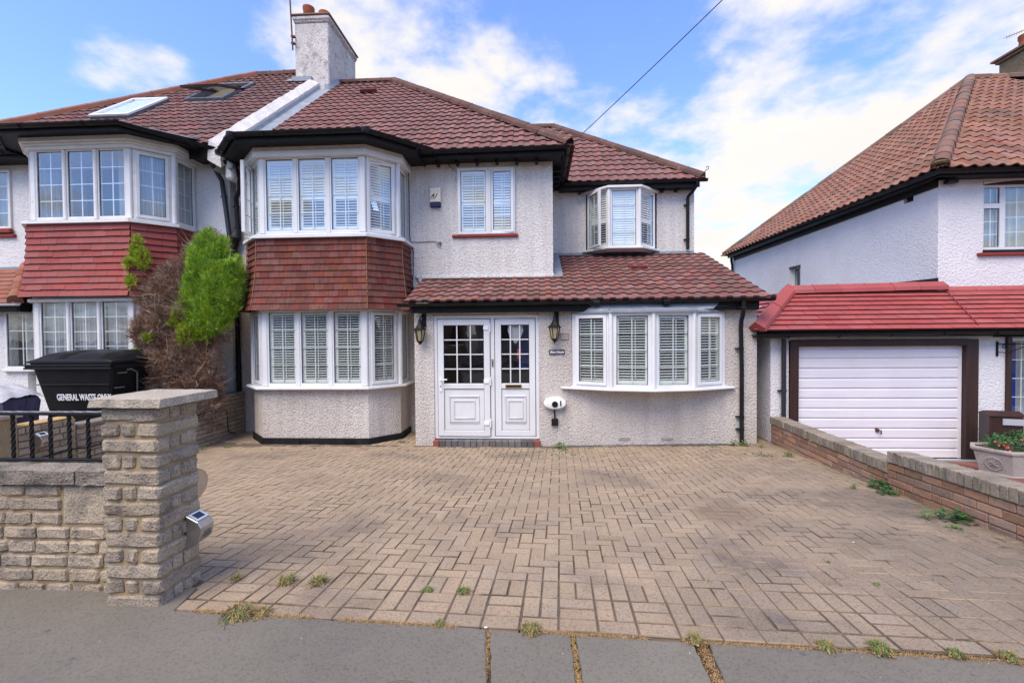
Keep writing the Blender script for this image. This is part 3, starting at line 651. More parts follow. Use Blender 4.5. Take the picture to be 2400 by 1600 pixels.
for q in ((1.25, 1.7, 8.2, 8.24, 1.35, 1.8), (-.35, -.12, 8.2, 8.25, .9, 1.75)): b = MB(); b.box(*q); obj('indoor_blue_cloth', b, blue_cloth, house)

# ---- bays -------------------------------------------------------------
def bay_plan(x0, x1, y0=7.62, d=.43, yw=8.6, o=0.0):
    k = o*.414
    return [(x0-d-o, yw), (x0-d-o, y0+d-k), (x0-k, y0-o), (x1+k, y0-o), (x1+d+o, y0+d-k), (x1+d+o, yw)]
def band(mb, plan, th, z0, z1, closed=False):
    """wall following the plan line, th thick inwards"""
    inner = []
    n = len(plan)
    for i, p in enumerate(plan):
        p = V((*p, 0)); dd = []
        if i > 0: q = (p-V((*plan[i-1], 0))).normalized(); dd.append(V((-q.y, q.x, 0)))
        if i < n-1: q = (V((*plan[i+1], 0))-p).normalized(); dd.append(V((-q.y, q.x, 0)))
        m_ = (sum(dd, V((0,0,0)))).normalized(); k = 1/max(.4, m_.dot(dd[0]))
        inner.append(tuple((p+m_*th*k)[:2]))
    for i in range(n-1):
        mb.prism([plan[i], plan[i+1], inner[i+1], inner[i]], z0, z1)
def hung_tiles(pc, plan_top, plan_bot, z0, z1, rows, tw, m, stagger_rand=0.0):
    for i in range(len(plan_top)-1):
        for r in range(rows):
            t0 = r/rows; t1 = (r+1)/rows
            fl = lambda t: (1-t)**2.2      # bell-cast at the foot
            P0 = V((*plan_top[i], 0)).lerp(V((*plan_bot[i], 0)), fl(t0)); P1 = V((*plan_top[i+1], 0)).lerp(V((*plan_bot[i+1], 0)), fl(t0))
            Q0 = V((*plan_top[i], 0)).lerp(V((*plan_bot[i], 0)), fl(t1)); Q1 = V((*plan_top[i+1], 0)).lerp(V((*plan_bot[i+1], 0)), fl(t1))
            za, zb = z0+(z1-z0)*t0, z0+(z1-z0)*t1
            Ln = (P1-P0).length; n = max(1, round(Ln/tw)); u = (P1-P0).normalized(); out = u.cross(UP)
            if n > 3: cuts = [0]+[min(.999, max(.001, (k+(.5 if r % 2 else 0)+R.uniform(-stagger_rand, stagger_rand))/n)) for k in range(0 if r % 2 else 1, n)]+[1]
            else: cuts = [k/n for k in range(n+1)]
            for k in range(len(cuts)-1):
                a, c = cuts[k], cuts[k+1]
                if c-a < .02: continue
                j = R.uniform(0, .004); gp = .0016/Ln; dz = R.uniform(-.003, .002)+(R.uniform(-.006, .004) if stagger_rand else 0)
                tk = .024 if not stagger_rand else .032; A = P0.lerp(P1, a+gp)+out*(tk+j); B = P0.lerp(P1, c-gp)+out*(tk+R.uniform(0, .004)); C_ = Q0.lerp(Q1, c-gp)+out*.004; D_ = Q0.lerp(Q1, a+gp)+out*.004
                A.z = B.z = za+dz; C_.z = D_.z = zb+.012; A2 = A-out*(tk-.005); B2 = B-out*(tk-.005)
                c0 = (A+B)/2; vs = [p-c0 for p in (A, B, C_, D_, A2, B2)]
                me = bpy.data.meshes.new('hung_tile'); me.from_pydata(vs, [], [(0, 1, 2, 3), (4, 5, 1, 0), (4, 0, 3), (1, 5, 2)]); me.materials.append(m)
                pc.items.append((me, M.Translation(c0), m))
def bay(parent, x0, x1, dz, wm, frame_m_, style, low_render, plinth=True):
    """two-storey bay; style 'upvc' (shutters) or 'old' (net curtains)"""
    Fr = V((x0, 7.62, 0)); mid = x1-x0
    plan = bay_plan(x0, x1); A45 = V((.7071, .7071, 0))
    segs = [(V((*plan[i], 0)), V((*plan[i+1], 0))) for i in range(5)]
    for z0, h, key in ((.64+dz*1.6, 1.30, 'lo'), (3.26+dz, 1.29 if style == 'upvc' else 1.27, 'up')):
        if key == 'lo': z0 = .64+(dz and .40); h = 1.30 if not dz else 1.12
        if dz and key == 'up': z0 = 3.58; h = 1.22
        for i, (P, Q) in enumerate(segs):
            u = (Q-P).normalized(); Ln = (Q-P).length; Pz = P+UP*z0
            up_ = key == 'up'; gl = glass_up if up_ else glass
            fill = ('shutter_up' if up_ else 'shutter') if style == 'upvc' else 'net'
            kw = dict(mt=frame_m_, glass_=gl, fill=fill, rows=4, louv=((8, 60) if up_ else (6, 6)))
            if i == 2:
                w = Ln/3; ov = [(0, w+.012), (w-.0, w), (2*w-.012, w+.012)]
                fl = ['split', 'split', 'split'] if (style == 'old' and up_) else [fill]*3
                if style == 'old' and up_: fl = ['none', 'none', 'split']
                bf = MB()      # corner posts and mullions, butted between the lights
                bf.obox(Pz, u, u.cross(UP), -.0, .10, -.09, .012, 0, h); obj('corner_post', bf, frame_m_, parent, bevel=.012)
                bf = MB(); bf.obox(Pz, u, u.cross(UP), Ln-.10, Ln, -.09, .012, 0, h); obj('corner_post', bf, frame_m_, parent, bevel=.012)
                w = (Ln-.20-.06*2)/3
                for k in range(3):
                    kw['fill'] = fl[k]
                    window(parent, Pz+u*(.10+k*(w+.06)), u, w, h, 2, fr=.022, fb=.055, **kw)
                    if k < 2:
                        mm_ = MB(); mm_.obox(Pz, u, u.cross(UP), .10+w+k*(w+.06), .10+w+k*(w+.06)+.06, -.08, .008 if style == 'upvc' else .03, 0, h)
                        obj('mullion', mm_, frame_m_, parent, bevel=.008 if style == 'upvc' else .014)
            elif i in (1, 3):
                op = 0.0; si = .052
                if style == 'upvc' and up_: op = radians(13 if i == 3 else 30)
                window(parent, Pz+u*.03, u, Ln-.075, h, 2, fr=.045, sash=si, open_=-op if i == 3 else op, hinge='R' if i == 3 else 'L', **kw)
            else:
                window(parent, Pz+u*(.03 if i == 0 else .045), u, Ln-.075, h, 2, fr=.06, **kw)
                pm = MB(); pp_ = Q if i == 0 else P; pm.lathe(pp_+UP*z0, [(.045, 0), (.045, h)], 10); obj('corner_post', pm, frame_m_, parent, smooth=True)
    zl = .64+(dz and .40)
    # sill of the lower window
    b = MB(); b.prism(bay_plan(x0, x1, o=.12), zl-.045, zl-.008); b.prism(bay_plan(x0, x1, o=.03), zl-.008, zl); obj('window_sill', b, frame_m_, parent, bevel=.006)
    b = MB(); band(b, bay_plan(x0, x1, o=.0), .2, -.25, zl-.045); obj('bay_wall', b, low_render, parent)
    if plinth:
        b = MB(); band(b, bay_plan(x0, x1, o=.035), .2, -.5, -.25); obj('plinth', b, plinth_m, parent, bevel=.006)
        for xx in (-4.10, -3.30):
            v = MB(); fr_ = V((xx, 7.585, 0))
            v.obox(fr_, X_, NY, 0, .21, -.02, .006, -.365, -.352); v.obox(fr_, X_, NY, 0, .21, -.02, .006, -.30, -.287)
            for q in range(15): v.obox(fr_, X_, NY, .003+q*.0143, .009+q*.0143, -.02, .005, -.352, -.30)
            obj('air_brick', v, black_paint, parent, label='black painted air brick with narrow slots')
            v = MB(); v.obox(fr_, X_, NY, .0, .21, -.004, .001, -.355, -.295); obj('air_brick_recess', v, letter_k, parent)
    # tiled apron
    zt, zb = (3.17, 1.955) if not dz else (3.50, 2.235)
    b = MB(); band(b, bay_plan(x0, x1, o=-.02), .12, zb-.01, zt+.02); obj('apron_backing', b, black_paint, parent)
    b = MB(); b.prism(bay_plan(x0, x1, o=.02), zb-.03, zb-.002); obj('apron_soffit', b, frame_m_, parent)
    pc = Pieces('hung_tile', wm, 300)
    hung_tiles(pc, bay_plan(x0, x1, o=.05), bay_plan(x0, x1, o=.17), zb-.005, zt, 11, .165 if not dz else .26, wm, 0 if not dz else .18)
    # sloped sill under the upper window
    s0, s1 = bay_plan(x0, x1, o=.125), bay_plan(x0, x1, o=.01)
    zu = 3.26 if not dz else 3.58
    b = MB()
    for i in range(5): b.add([(*s0[i], zt), (*s0[i+1], zt), (*s0[i+1], zt+.05), (*s0[i], zt+.05), (*s1[i], zu), (*s1[i+1], zu), (*s1[i], zt), (*s1[i+1], zt)], [(0, 1, 2, 3), (3, 2, 5, 4), (6, 7, 1, 0)])
    obj('sloping_sill', b, frame_m_, parent)
    return pc
pc_h = bay(house, -4.74, -2.88, 0, hung_m, upvc, 'upvc', render_low)
for me, MW, mt in pc_h.items: pass
pc_h.finish(house)
# pale corner strips on the hung tiling
b = MB()
for (x, y), (xb, yb) in zip(bay_plan(-4.74, -2.88, o=.072)[1:5], bay_plan(-4.74, -2.88, o=.19)[1:5]):
    pts = [V((x, y, 0)).lerp(V((xb, yb, 0)), (1-t)**2.2)+UP*(1.96+1.2*t) for t in [k/8 for k in range(9)]]
    b.tube(pts, .006, 5)
obj('corner_bead', b, mat('ochre_pointing', (.36, .20, .09), (.2, .09, .05), 20, .9), house)
# head of the upper bay: upvc board, bare board above, soffit and fascia
b = MB(); b.prism(bay_plan(-4.74, -2.88, o=.10), 4.55, 4.64); obj('bay_head_board', b, upvc, house, bevel=.006)
b = MB(); band(b, bay_plan(-4.74, -2.88, o=.09), .1, 4.64, 4.70); obj('bare_board', b, beige_board, house, label='weathered timber board with peeling cream paint above the bay head')
b = MB(); b.prism(bay_plan(-4.74, -2.88, o=.36), 4.70, 4.72); band(b, bay_plan(-4.74, -2.88, o=.375), .02, 4.68, 4.83); obj('bay_fascia', b, black_paint, house)
gb = bay_plan(-4.74, -2.88, o=.43); gb = [(gb[1][0], 8.15), gb[1], gb[2], gb[3], (gb[4][0]+.18, gb[4][1]+.17)]
b = MB(); gutter(b, [(*p, 4.80) for p in gb], .062)
for p, q in zip(gb[:-1], gb[1:]): brackets(b, (*p, 4.80), (*q, 4.80), 2, .07)
for p in gb[1:4]: 
    b.lathe((*p, 4.735), [(.07, 0), (.078, .03), (.078, .075)], 10)
obj('gutter', b, black_plastic, house, smooth=True)
b = MB(); b.add([(-5.5, 8.35, 4.97)]+[(*p, 4.84) for p in bay_plan(-4.74, -2.88, o=.38)[1:5]]+[(-2.0, 8.35, 4.97)], [tuple(range(6))]); obj('bay_roof', b, lead, house)
# ---- main eaves
b = MB(); b.box(-2.15, .50, 8.225, 8.245, 4.70, 4.86); b.box(-2.15, .48, 8.245, 8.6, 4.72, 4.735); b.box(.50, .52, 8.225, 10.4, 4.70, 4.86); b.box(.32, .50, 8.6, 10.4, 4.72, 4.735)
obj('fascia', b, black_paint, house, bevel=.003)
b = MB(); b.box(-5.75, -5.1, 8.225, 8.245, 4.70, 4.86); b.box(-5.75, -5.1, 8.245, 8.6, 4.72, 4.735); obj('fascia', b, black_paint, house, bevel=.003)
b = MB()
for x in [-1.85+.37*i for i in range(6)]: b.box(x, x+.05, 8.40, 8.598, 4.665, 4.72)
for y in [8.9+.30*i for i in range(5)]: b.box(.322, .50, y, y+.045, 4.64, 4.72)
obj('rafter_feet', b, black_paint, house)
b = MB(); gutter(b, [(-2.15, 8.17, 4.81), (.56, 8.17, 4.835)], .062); brackets(b, (-2.15, 8.17, 4.81), (.56, 8.17, 4.835), 4, .07)
gutter(b, [(.575, 8.14, 4.835), (.575, 10.05, 4.80)], .062); brackets(b, (.575, 8.17, 4.83), (.575, 10.0, 4.80), 3, .07)
gutter(b, [(-5.72, 8.17, 4.74), (-5.2, 8.17, 4.76)], .062)
obj('gutter', b, black_plastic, house, smooth=True)
# ---- roofs
rf = Pieces('roof_tile', tile_main, 300)
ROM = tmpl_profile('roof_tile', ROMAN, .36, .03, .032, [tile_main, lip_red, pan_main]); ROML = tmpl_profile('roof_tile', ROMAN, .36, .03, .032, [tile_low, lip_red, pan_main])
def sheet(name, pts, m, parent): 
    b = MB(); b.add(pts, [tuple(range(len(pts)))]); return obj(name, b, m, parent)
CE = V((.62, 8.15, 4.85)); AP = V((-3.94, 12.71, 8.607))
su = V((0, 1, T39)).normalized()
hipn = V((1, 1, 0)).normalized()
roof_main = sheet('roof', [(-5.55, 8.2, 4.83), (.60, 8.2, 4.83), (-3.94, 12.73, 8.56), (-5.55, 12.73, 8.56)], bed_m, house)
sheet('roof', [(.60, 8.2, 4.83), (.60, 17.26, 4.83), (-3.94, 12.73, 8.56)], tile_main, house)
sheet('roof', [(-5.55, 17.26, 4.83), (-5.55, 12.73, 8.56), (-3.94, 12.73, 8.56), (.60, 17.26, 4.83)], tile_main, house)
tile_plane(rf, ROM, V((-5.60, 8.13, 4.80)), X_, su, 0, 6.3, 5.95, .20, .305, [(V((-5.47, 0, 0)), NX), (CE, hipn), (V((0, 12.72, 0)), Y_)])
# right hand slope, seen only from the side
sd = V((-1, 0, T39)).normalized()
tile_plane(rf, ROM, V((.68, 8.1, 4.80)), Y_, sd, 0, 9, 5.9, .20, .305, [(CE, -hipn), (V((0, 12.72, 0)), Y_)])
ridge_run('hip_tile', CE+V((.0, -.02, .03)), AP+V((0, 0, .02)), .10, .42, hip_brown, roof_main, ang=True)
ridge_run('ridge_tile', AP+V((.05, 0, .02)), V((-5.5, 12.71, 8.63)), .10, .42, hip_brown, roof_main, ang=True)
b = MB(); b.obox(V((-4.48, 11.60, 7.70)), X_, su.cross(X_)*-1, 0, .42, .02, .10, 0, .10, w=su); obj('vent_tile', b, mat('vent_red', (.10, .02, .018), None, 4, .7), house, bevel=.01)
# extension roof behind
EE = V((3.57, 9.95, 4.80)); EA = V((.50, 13.02, 7.325))
roof_ext = sheet('roof', [(-2.5, 10.0, 4.78), (3.54, 10.0, 4.78), (.50, 13.04, 7.31), (-2.5, 13.04, 7.31)], bed_m, house)
sheet('roof', [(3.54, 10.0, 4.78), (3.54, 16.1, 4.78), (.50, 13.04, 7.31)], tile_main, house)
sheet('roof', [(3.54, 16.1, 4.78), (-2.5, 16.1, 4.78), (-2.5, 13.04, 7.31), (.5, 13.04, 7.31)], tile_main, house)
vall = V((-T39, -T39, 0)).normalized()
tile_plane(rf, ROM, V((-2.4, 9.93, 4.75)), X_, su, 0, 6.2, 4.02, .20, .305, [(EE, hipn), (V((0, 13.03, 0)), Y_), (V((.57, 10.06, 0)), vall)])
ridge_run('hip_tile', EE+V((0, 0, .03)), EA+V((0, 0, .02)), .10, .42, hip_brown, roof_ext, ang=True)
ridge_run('ridge_tile', EA+V((.05, 0, .02)), V((-1.6, 13.02, 7.38)), .10, .42, hip_brown, roof_ext, ang=True)
b = MB(); b.box(.52, 3.52, 10.03, 10.05, 4.62, 4.80); b.box(.52, 3.50, 10.05, 10.3, 4.64, 4.655); obj('fascia', b, black_paint, house, bevel=.003)
b = MB()
for x in [.95, 1.3, 2.75, 3.05]: b.box(x, x+.06, 10.12, 10.298, 4.59, 4.64)
obj('rafter_feet', b, black_paint, house)
b = MB(); gutter(b, [(.62, 9.98, 4.745), (3.66, 9.98, 4.77)], .058); brackets(b, (.62, 9.98, 4.75), (3.6, 9.98, 4.77), 4, .066); obj('gutter', b, black_plastic, house, smooth=True)
b = MB(); b.tube([(3.57, 9.92, 4.88), (3.60, 9.90, 4.93), (3.65, 9.90, 4.95), (3.66, 9.90, 4.99), (3.63, 9.9, 5.01), (3.60, 9.9, 4.98)], .008, 6); obj('hip_iron', b, rusty, house)
# lean-to roof
S4 = .40; sl4 = V((0, 1, S4)).normalized(); LZ = 2.035
def lz(y): return LZ+(y-7.28)*S4
rl = Pieces('roof_tile', tile_low, 300)
roof_low = sheet('roof', [(-2.12, 7.33, lz(7.33)-.02), (3.60, 7.33, lz(7.33)-.02), (3.60, 10.3, lz(10.3)-.02), (.32, 10.3, lz(10.3)-.02), (.32, 8.6, lz(8.6)-.02), (-2.12, 8.6, lz(8.6)-.02)], bed_m, house)
for me_ in (0,):
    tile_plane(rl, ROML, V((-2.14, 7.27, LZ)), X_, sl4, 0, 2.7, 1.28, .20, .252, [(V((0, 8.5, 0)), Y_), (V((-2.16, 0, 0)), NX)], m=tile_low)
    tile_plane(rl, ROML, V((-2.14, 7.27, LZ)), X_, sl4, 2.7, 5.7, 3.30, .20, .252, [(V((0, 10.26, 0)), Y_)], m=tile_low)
rf.items = rf.items + [t for t in rl.items if not (t[1].translation.x < .32 and t[1].translation.y > 8.52)]
b = MB(); b.obox(V((1.80, 9.0, lz(9.0))), X_, sl4.cross(X_)*-1, 0, .36, .02, .09, 0, .11, w=sl4); obj('vent_tile', b, mat('vent_red_low', (.16, .03, .025), None, 4, .7), house, bevel=.01)
# which tiles show largest: rank by distance, roofs facing the camera only
rf.finish(roof_main, keep=lambda p: (p-CAM).length + (50 if (p.x > .62-(p.y-8.15) and p.z > 4.86 and p.y < 17 and p.x < .7 and not (p.y > 9.9 and p.x > .2)) else 0))
# flashings of the lean-to
b = MB(); b.obox(V((-2.12, 8.57, 0)), X_, NY, 0, 2.44, .0, .012, lz(8.55)+.015, 2.566); b.add([(-2.12, 8.572, lz(8.57)+.03), (.32, 8.572, lz(8.57)+.03), (.32, 8.47, lz(8.47)+.05), (-2.12, 8.47, lz(8.47)+.05)], [(0, 1, 2, 3)])
b.add([(.322, 8.47, lz(8.47)+.055), (.50, 8.47, lz(8.47)+.055), (.50, 10.29, lz(10.29)+.055), (.322, 10.29, lz(10.29)+.055)], [(0, 1, 2, 3)])
b.box(.322, .335, 8.58, 10.29, 2.5, lz(8.6)+.10) ; b.add([(.337, 8.58, lz(8.58)+.04), (.337, 10.28, lz(10.28)+.04), (.337, 10.28, lz(10.28)+.20), (.337, 8.58, lz(8.58)+.20)], [(0, 1, 2, 3)])
b.obox(V((.34, 10.28, 0)), X_, NY, 0, 3.14, 0, .012, lz(10.2)+.02, 3.30); b.add([(.34, 10.266, 3.262), (3.50, 10.266, 3.262), (3.50, 10.12, lz(10.12)+.055), (.34, 10.12, lz(10.12)+.055)], [(0, 1, 2, 3)])
obj('lead_flashing', b, lead, house)
b = MB(); b.obox(V((-2.06, 7.43, 0)), X_, NY, 0, 5.58, 0, .025, 1.865, 2.025); b.box(-2.06, 3.52, 7.43, 7.549, 1.985, 2.0); b.box(3.495, 3.52, 7.43, 8.0, 1.865, 2.04)
obj('fascia', b, black_paint, house, bevel=.004)
b = MB(); gutter(b, [(-2.26, 7.33, 2.015), (3.68, 7.33, 2.045)], .055); brackets(b, (-2.2, 7.33, 2.015), (3.55, 7.33, 2.045), 7, .063)
for x in (.95, 2.05): b.tube([(x-.05, 7.33, 2.0+x*.004), (x+.05, 7.33, 2.0+x*.004)], .064, 10)
b.tube([(3.68, 7.33, 2.05), (3.72, 7.33, 2.045)], .05, 10); obj('gutter', b, black_plastic, house, smooth=True)
b = MB(); b.add([(.83, 7.400, 1.985), (2.90, 7.400, 1.985), (2.78, 7.33, 1.885), (.95, 7.33, 1.885)], [(0, 1, 2, 3)])
for i_ in range(12):
    pass
bw_top = [(.60, 7.49), (1.16, 7.22), (1.81, 7.10), (2.48, 7.22), (3.02, 7.49)]
for i in range(4):
    (xa, ya), (xb, yb) = bw_top[i], bw_top[i+1]
    b.add([(xa, ya, 1.835), (xb, yb, 1.835), (xb, yb, 1.868), (xa, ya, 1.868), (max(.85, xb-.2 if i == 0 else xb), 7.402, 1.93), (xa if i else .85, 7.402, 1.93)], [(0, 1, 2, 3), (3, 2, 4, 5)])
obj('lead_apron', b, lead, house, label='grey lead sheet dressed over the bow window head')
# ---- downpipes
def downpipe(path, r, parent, clips=(), m=None, nm='downpipe'):
    b = MB(); b.tube(path, r, 12)
    for z in clips:
        for i in range(len(path)-1):
            a, c = V(path[i]), V(path[i+1])
            if min(a.z, c.z) <= z <= max(a.z, c.z):
                p = a.lerp(c, (z-a.z)/(c.z-a.z) if c.z != a.z else 0); b.tube([p-UP*.018, p+UP*.018], r*1.18, 12); b.box(p.x-.075, p.x+.0, p.y+.0, p.y+r+.03, p.z-.01, p.z+.01); break
    return obj(nm, b, m or black_plastic, parent, smooth=True)
downpipe([(3.24, 7.33, 2.0), (3.24, 7.33, 1.84), (3.26, 7.40, 1.77), (3.27, 7.47, 1.70), (3.27, 7.485, 1.60), (3.285, 7.485, .9), (3.285, 7.485, -.28), (3.25, 7.44, -.335)], .033, house, (1.25, .15, 1.9, -.05))
downpipe([(3.45, 9.98, 4.72), (3.45, 9.98, 4.66), (3.40, 10.1, 4.56), (3.33, 10.22, 4.47), (3.33, 10.235, 4.40), (3.33, 10.235, 3.33)], .036, house, (4.30, 3.55))
# ---- bow window (ground floor)
bp = [(.585, 7.53), (1.17, 7.27), (1.81, 7.16), (2.46, 7.27), (3.035, 7.53)]
for i in range(4):
    P = V((*bp[i], .65)); Q = V((*bp[i+1], .65)); u = (Q-P).normalized(); Ln = (Q-P).length
    si = .048 if i in (0, 3) else 0
    window(house, P+u*.035, u, Ln-.07, 1.185, 2, 4, fr=.045 if si else .05, sash=si, fill='shutter', louv=(4, 4))
    if i: 
        b = MB(); b.lathe(P, [(.034, 0), (.034, 1.185)], 10); b.obox(P, u, u.cross(UP), -.034, .034, -.075, -.005, 0, 1.185); obj('bow_mullion', b, upvc, house, smooth=True)
b = MB(); b.obox(V((*bp[0], .65)), X_, NY, -.0, .035, -.08, .0, 0, 1.185); b.obox(V((*bp[4], .65)), X_, NY, -.035, .0, -.08, .0, 0, 1.185); obj('bow_jamb', b, upvc, house)
b = MB()
b.prism([(.40, 7.549), (.40, 7.50), (1.13, 7.19), (1.81, 7.06), (2.50, 7.19), (3.19, 7.50), (3.19, 7.549)], .605, .635); b.prism([(.57, 7.62), (.56, 7.50), (1.15, 7.24), (1.81, 7.13), (2.48, 7.24), (3.06, 7.50), (3.05, 7.62)], .635, .65)
obj('window_sill', b, upvc, house, bevel=.007)
b = MB(); b.prism([(.60, 7.56), (.60, 7.51), (1.17, 7.25), (1.81, 7.14), (2.46, 7.25), (3.02, 7.51), (3.02, 7.56)], 1.836, 1.85); obj('bow_head', b, upvc, house)
# ---- upper window beside the alarm box
b = MB(); n_ = 10
ax0, ax1 = -1.47, -.385
b = MB(); b.obox(V((-1.58, 8.6, 0)), X_, NY, 0, 1.25, -.10, .055, 3.335, 3.385); obj('window_sill', b, red_paint, house, bevel=.01, label='dark red painted sill with uneven edge')
window(house, (-1.465, 8.545, 3.39), X_, .585, 1.24, 2, 4, fr=.055, fill='shutter_up', louv=(38, 52), glass_=glass_up)
window(house, (-.88, 8.545, 3.39), X_, .495, 1.24, 2, 4, fr=.035, sash=.055, open_=-radians(7), hinge='R', fill='shutter_up', louv=(48, 55), glass_=glass_up)
# segmental arch of render over the window, set over a recessed panel
b = MB(); b.obox(V((-1.47, 8.56, 0)), X_, NY, 0, 1.085, -.05, 0, 4.632, 4.80); obj('arch_panel', b, render_low, house)
b = MB(); pts = []
for i in range(13):
    t = i/12; pts.append((-1.50+1.145*t, 8.6, 4.655+.10*(1-(2*t-1)**2)))
arch = [V(p) for p in pts]
for i in range(12):
    a, c = arch[i], arch[i+1]
    b.add([a+NY*.012, c+NY*.012, V((c.x, 8.588, 4.80)), V((a.x, 8.588, 4.80)), a+Y_*.1, c+Y_*.1], [(0, 1, 2, 3), (4, 5, 1, 0)])
obj('window_arch', b, render_main, house)
# ---- small bow on the extension
for i, (P, Q, si, op, hg) in enumerate([((1.12, 10.29), (1.56, 9.87), .045, radians(24), 'L'), ((1.56, 9.87), (2.205, 9.87), .045, 0, 'L'), ((2.205, 9.87), (2.655, 10.29), .045, -radians(30), 'R')]):
    P = V((*P, 3.335)); Q = V((*Q, 3.335)); u = (Q-P).normalized(); Ln = (Q-P).length
    window(house, P+u*.03, u, Ln-.06, 1.25, 2, 4, fr=.04, sash=si if i != 1 else 0, open_=op, hinge=hg, fill='shutter_up', louv=(70, 70) if i == 1 else (20, 60), glass_=glass_up)
    if i: b = MB(); b.lathe(P, [(.04, 0), (.04, 1.25)], 10); obj('corner_post', b, upvc, house, smooth=True)
b = MB(); b.prism([(1.06, 10.299), (1.06, 10.25), (1.53, 9.80), (2.24, 9.80), (2.71, 10.25), (2.71, 10.299)], 4.585, 4.635); obj('bow_head', b, upvc, house, bevel=.006)
b = MB(); b.prism([(1.03, 10.299), (1.03, 10.24), (1.52, 9.77), (2.25, 9.77), (2.73, 10.24), (2.73, 10.299)], 3.295, 3.335); b.prism([(1.2, 10.299), (1.55, 9.98), (2.2, 9.98), (2.6, 10.299)], 3.27, 3.295); obj('window_sill', b, upvc, house, bevel=.006)

# ---- front door and side light
dn = NY; DP = V((-1.725, 7.57, -.24))
b = MB()
for a0, a1, c0, c1 in ((0, .055, 0, 2.07), (1.71, 1.765, 0, 2.07), (.055, 1.71, 2.015, 2.07), (.055, 1.71, 0, .035), (.955, 1.02, .035, 2.015)): b.obox(DP, X_, dn, a0, a1, -.07, 0, c0, c1)
dfr = obj('door_frame', b, upvc, house, bevel=.006)
def door_leaf(a0, a1, c0, c1, out, nm, cols, hinges):
    b = MB(); s = .10; zr = 1.0-.10     # mid rail height
    b.obox(DP, X_, dn, a0, a0+s, -.04, out, c0, c1); b.obox(DP, X_, dn, a1-s, a1, -.04, out, c0, c1)
    b.obox(DP, X_, dn, a0+s, a1-s, -.04, out, c0, c0+.10); b.obox(DP, X_, dn, a0+s, a1-s, -.04, out, c1-.10, c1); b.obox(DP, X_, dn, a0+s, a1-s, -.04, out, .84, .93)
    lf = obj(nm, b, upvc, house, bevel=.007)
    x0, x1 = a0+s, a1-s; g0, g1 = .93, c1-.10
    g = MB(); g.add([DP+X_*a+dn*(out-.02)+UP*c for a, c in ((x0, g0), (x1, g0), (x1, g1), (x0, g1))], [(0, 1, 2, 3)]); obj('pane', g, glass, lf)
    k = MB(); e = .009
    for q in ((x0, x0+e, g0, g1), (x1-e, x1, g0, g1), (x0+e, x1-e, g0, g0+e), (x0+e, x1-e, g1-e, g1)): k.obox(DP, X_, dn, q[0], q[1], out-.023, out-.016, q[2], q[3])
    for q in ((x0, x0+.005, c0+.10, .84), (x1-.005, x1, c0+.10, .84), (x0, x1, c0+.10, c0+.105), (x0, x1, .835, .84)): k.obox(DP, X_, dn, q[0], q[1], out-.014, out-.008, q[2], q[3])
    obj('gasket', k, black_plastic, lf)
    b = MB()
    for i in range(1, cols): x = x0+(x1-x0)*i/cols; b.obox(DP, X_, dn, x-.010, x+.010, out-.016, out-.006, g0+e, g1-e)
    for j in range(1, 4):
        z = g0+(g1-g0)*j/4
        for i in range(cols): b.obox(DP, X_, dn, x0+(x1-x0)*i/cols+.010, x0+(x1-x0)*(i+1)/cols-.010, out-.016, out-.006, z-.009, z+.009)
    obj('glazing_bars', b, upvc, lf)
    b = MB(); b.obox(DP, X_, dn, x0, x1, -.03, out-.018, c0+.10, .84)
    P1 = obj('door_panel', b, upvc, lf)
    b = MB(); cx = (x0+x1)/2; cz = (c0+.10+.84)/2; W2, H2 = (x1-x0)/2, (.84-c0-.1)/2
    for k_, (fx, fz) in enumerate(((.74, .66), (.53, .45))):
        w2, h2, t = W2*fx, H2*fz, .016
        for q in ((cx-w2, cx+w2, cz+h2-t, cz+h2), (cx-w2, cx+w2, cz-h2, cz-h2+t), (cx-w2, cx-w2+t, cz-h2+t, cz+h2-t), (cx+w2-t, cx+w2, cz-h2+t, cz+h2-t)):
            b.obox(DP, X_, dn, q[0], q[1], out-.017, out-.004, q[2], q[3])
    obj('panel_moulding', b, upvc, lf, bevel=.004)
    return lf
leaf = door_leaf(.065, .945, .045, 2.005, .018, 'door', 3, True)
side = door_leaf(1.03, 1.70, .045, 2.005, .004, 'side_panel', 3, False)
b = MB()
for z in (.27, .97, 1.86): b.obox(DP, X_, dn, .84, .93, .019, .034, z-.035, z+.03); b.tube([DP+X_*.948+dn*.03+UP*(z-.07), DP+X_*.948+dn*.03+UP*(z+.07)], .011, 8)
obj('hinge', b, white_pl, leaf, bevel=.003)
b = MB(); b.obox(DP, X_, dn, .10, .13, .019, .03, .80, 1.04); b.tube([DP+X_*.115+dn*.03+UP*1.0, DP+X_*.115+dn*.07+UP*1.0, DP+X_*.14+dn*.075+UP*1.0, DP+X_*.23+dn*.07+UP*1.0], .011, 8); obj('door_handle', b, white_pl, leaf)
b = MB(); b.obox(DP, X_, dn, .108, .122, .0305, .0315, .87, .90); obj('keyhole', b, letter_k, leaf)
b = MB(); b.obox(DP, X_, dn, 1.20, 1.47, .005, .018, .855, .912); lb = obj('letter_box', b, brass, side, bevel=.003)
b = MB(); b.obox(DP, X_, dn, 1.215, 1.455, .0185, .020, .868, .898); obj('letter_slot', b, letter_k, side)
b = MB(); b.obox(DP, X_, dn, .970, 1.005, .001, .016, 1.21, 1.34); obj('door_bell', b, steel, dfr, bevel=.006)
b = MB(); b.obox(DP, X_, dn, .980, .995, .0165, .018, 1.26, 1.28); obj('bell_button', b, letter_k, dfr)
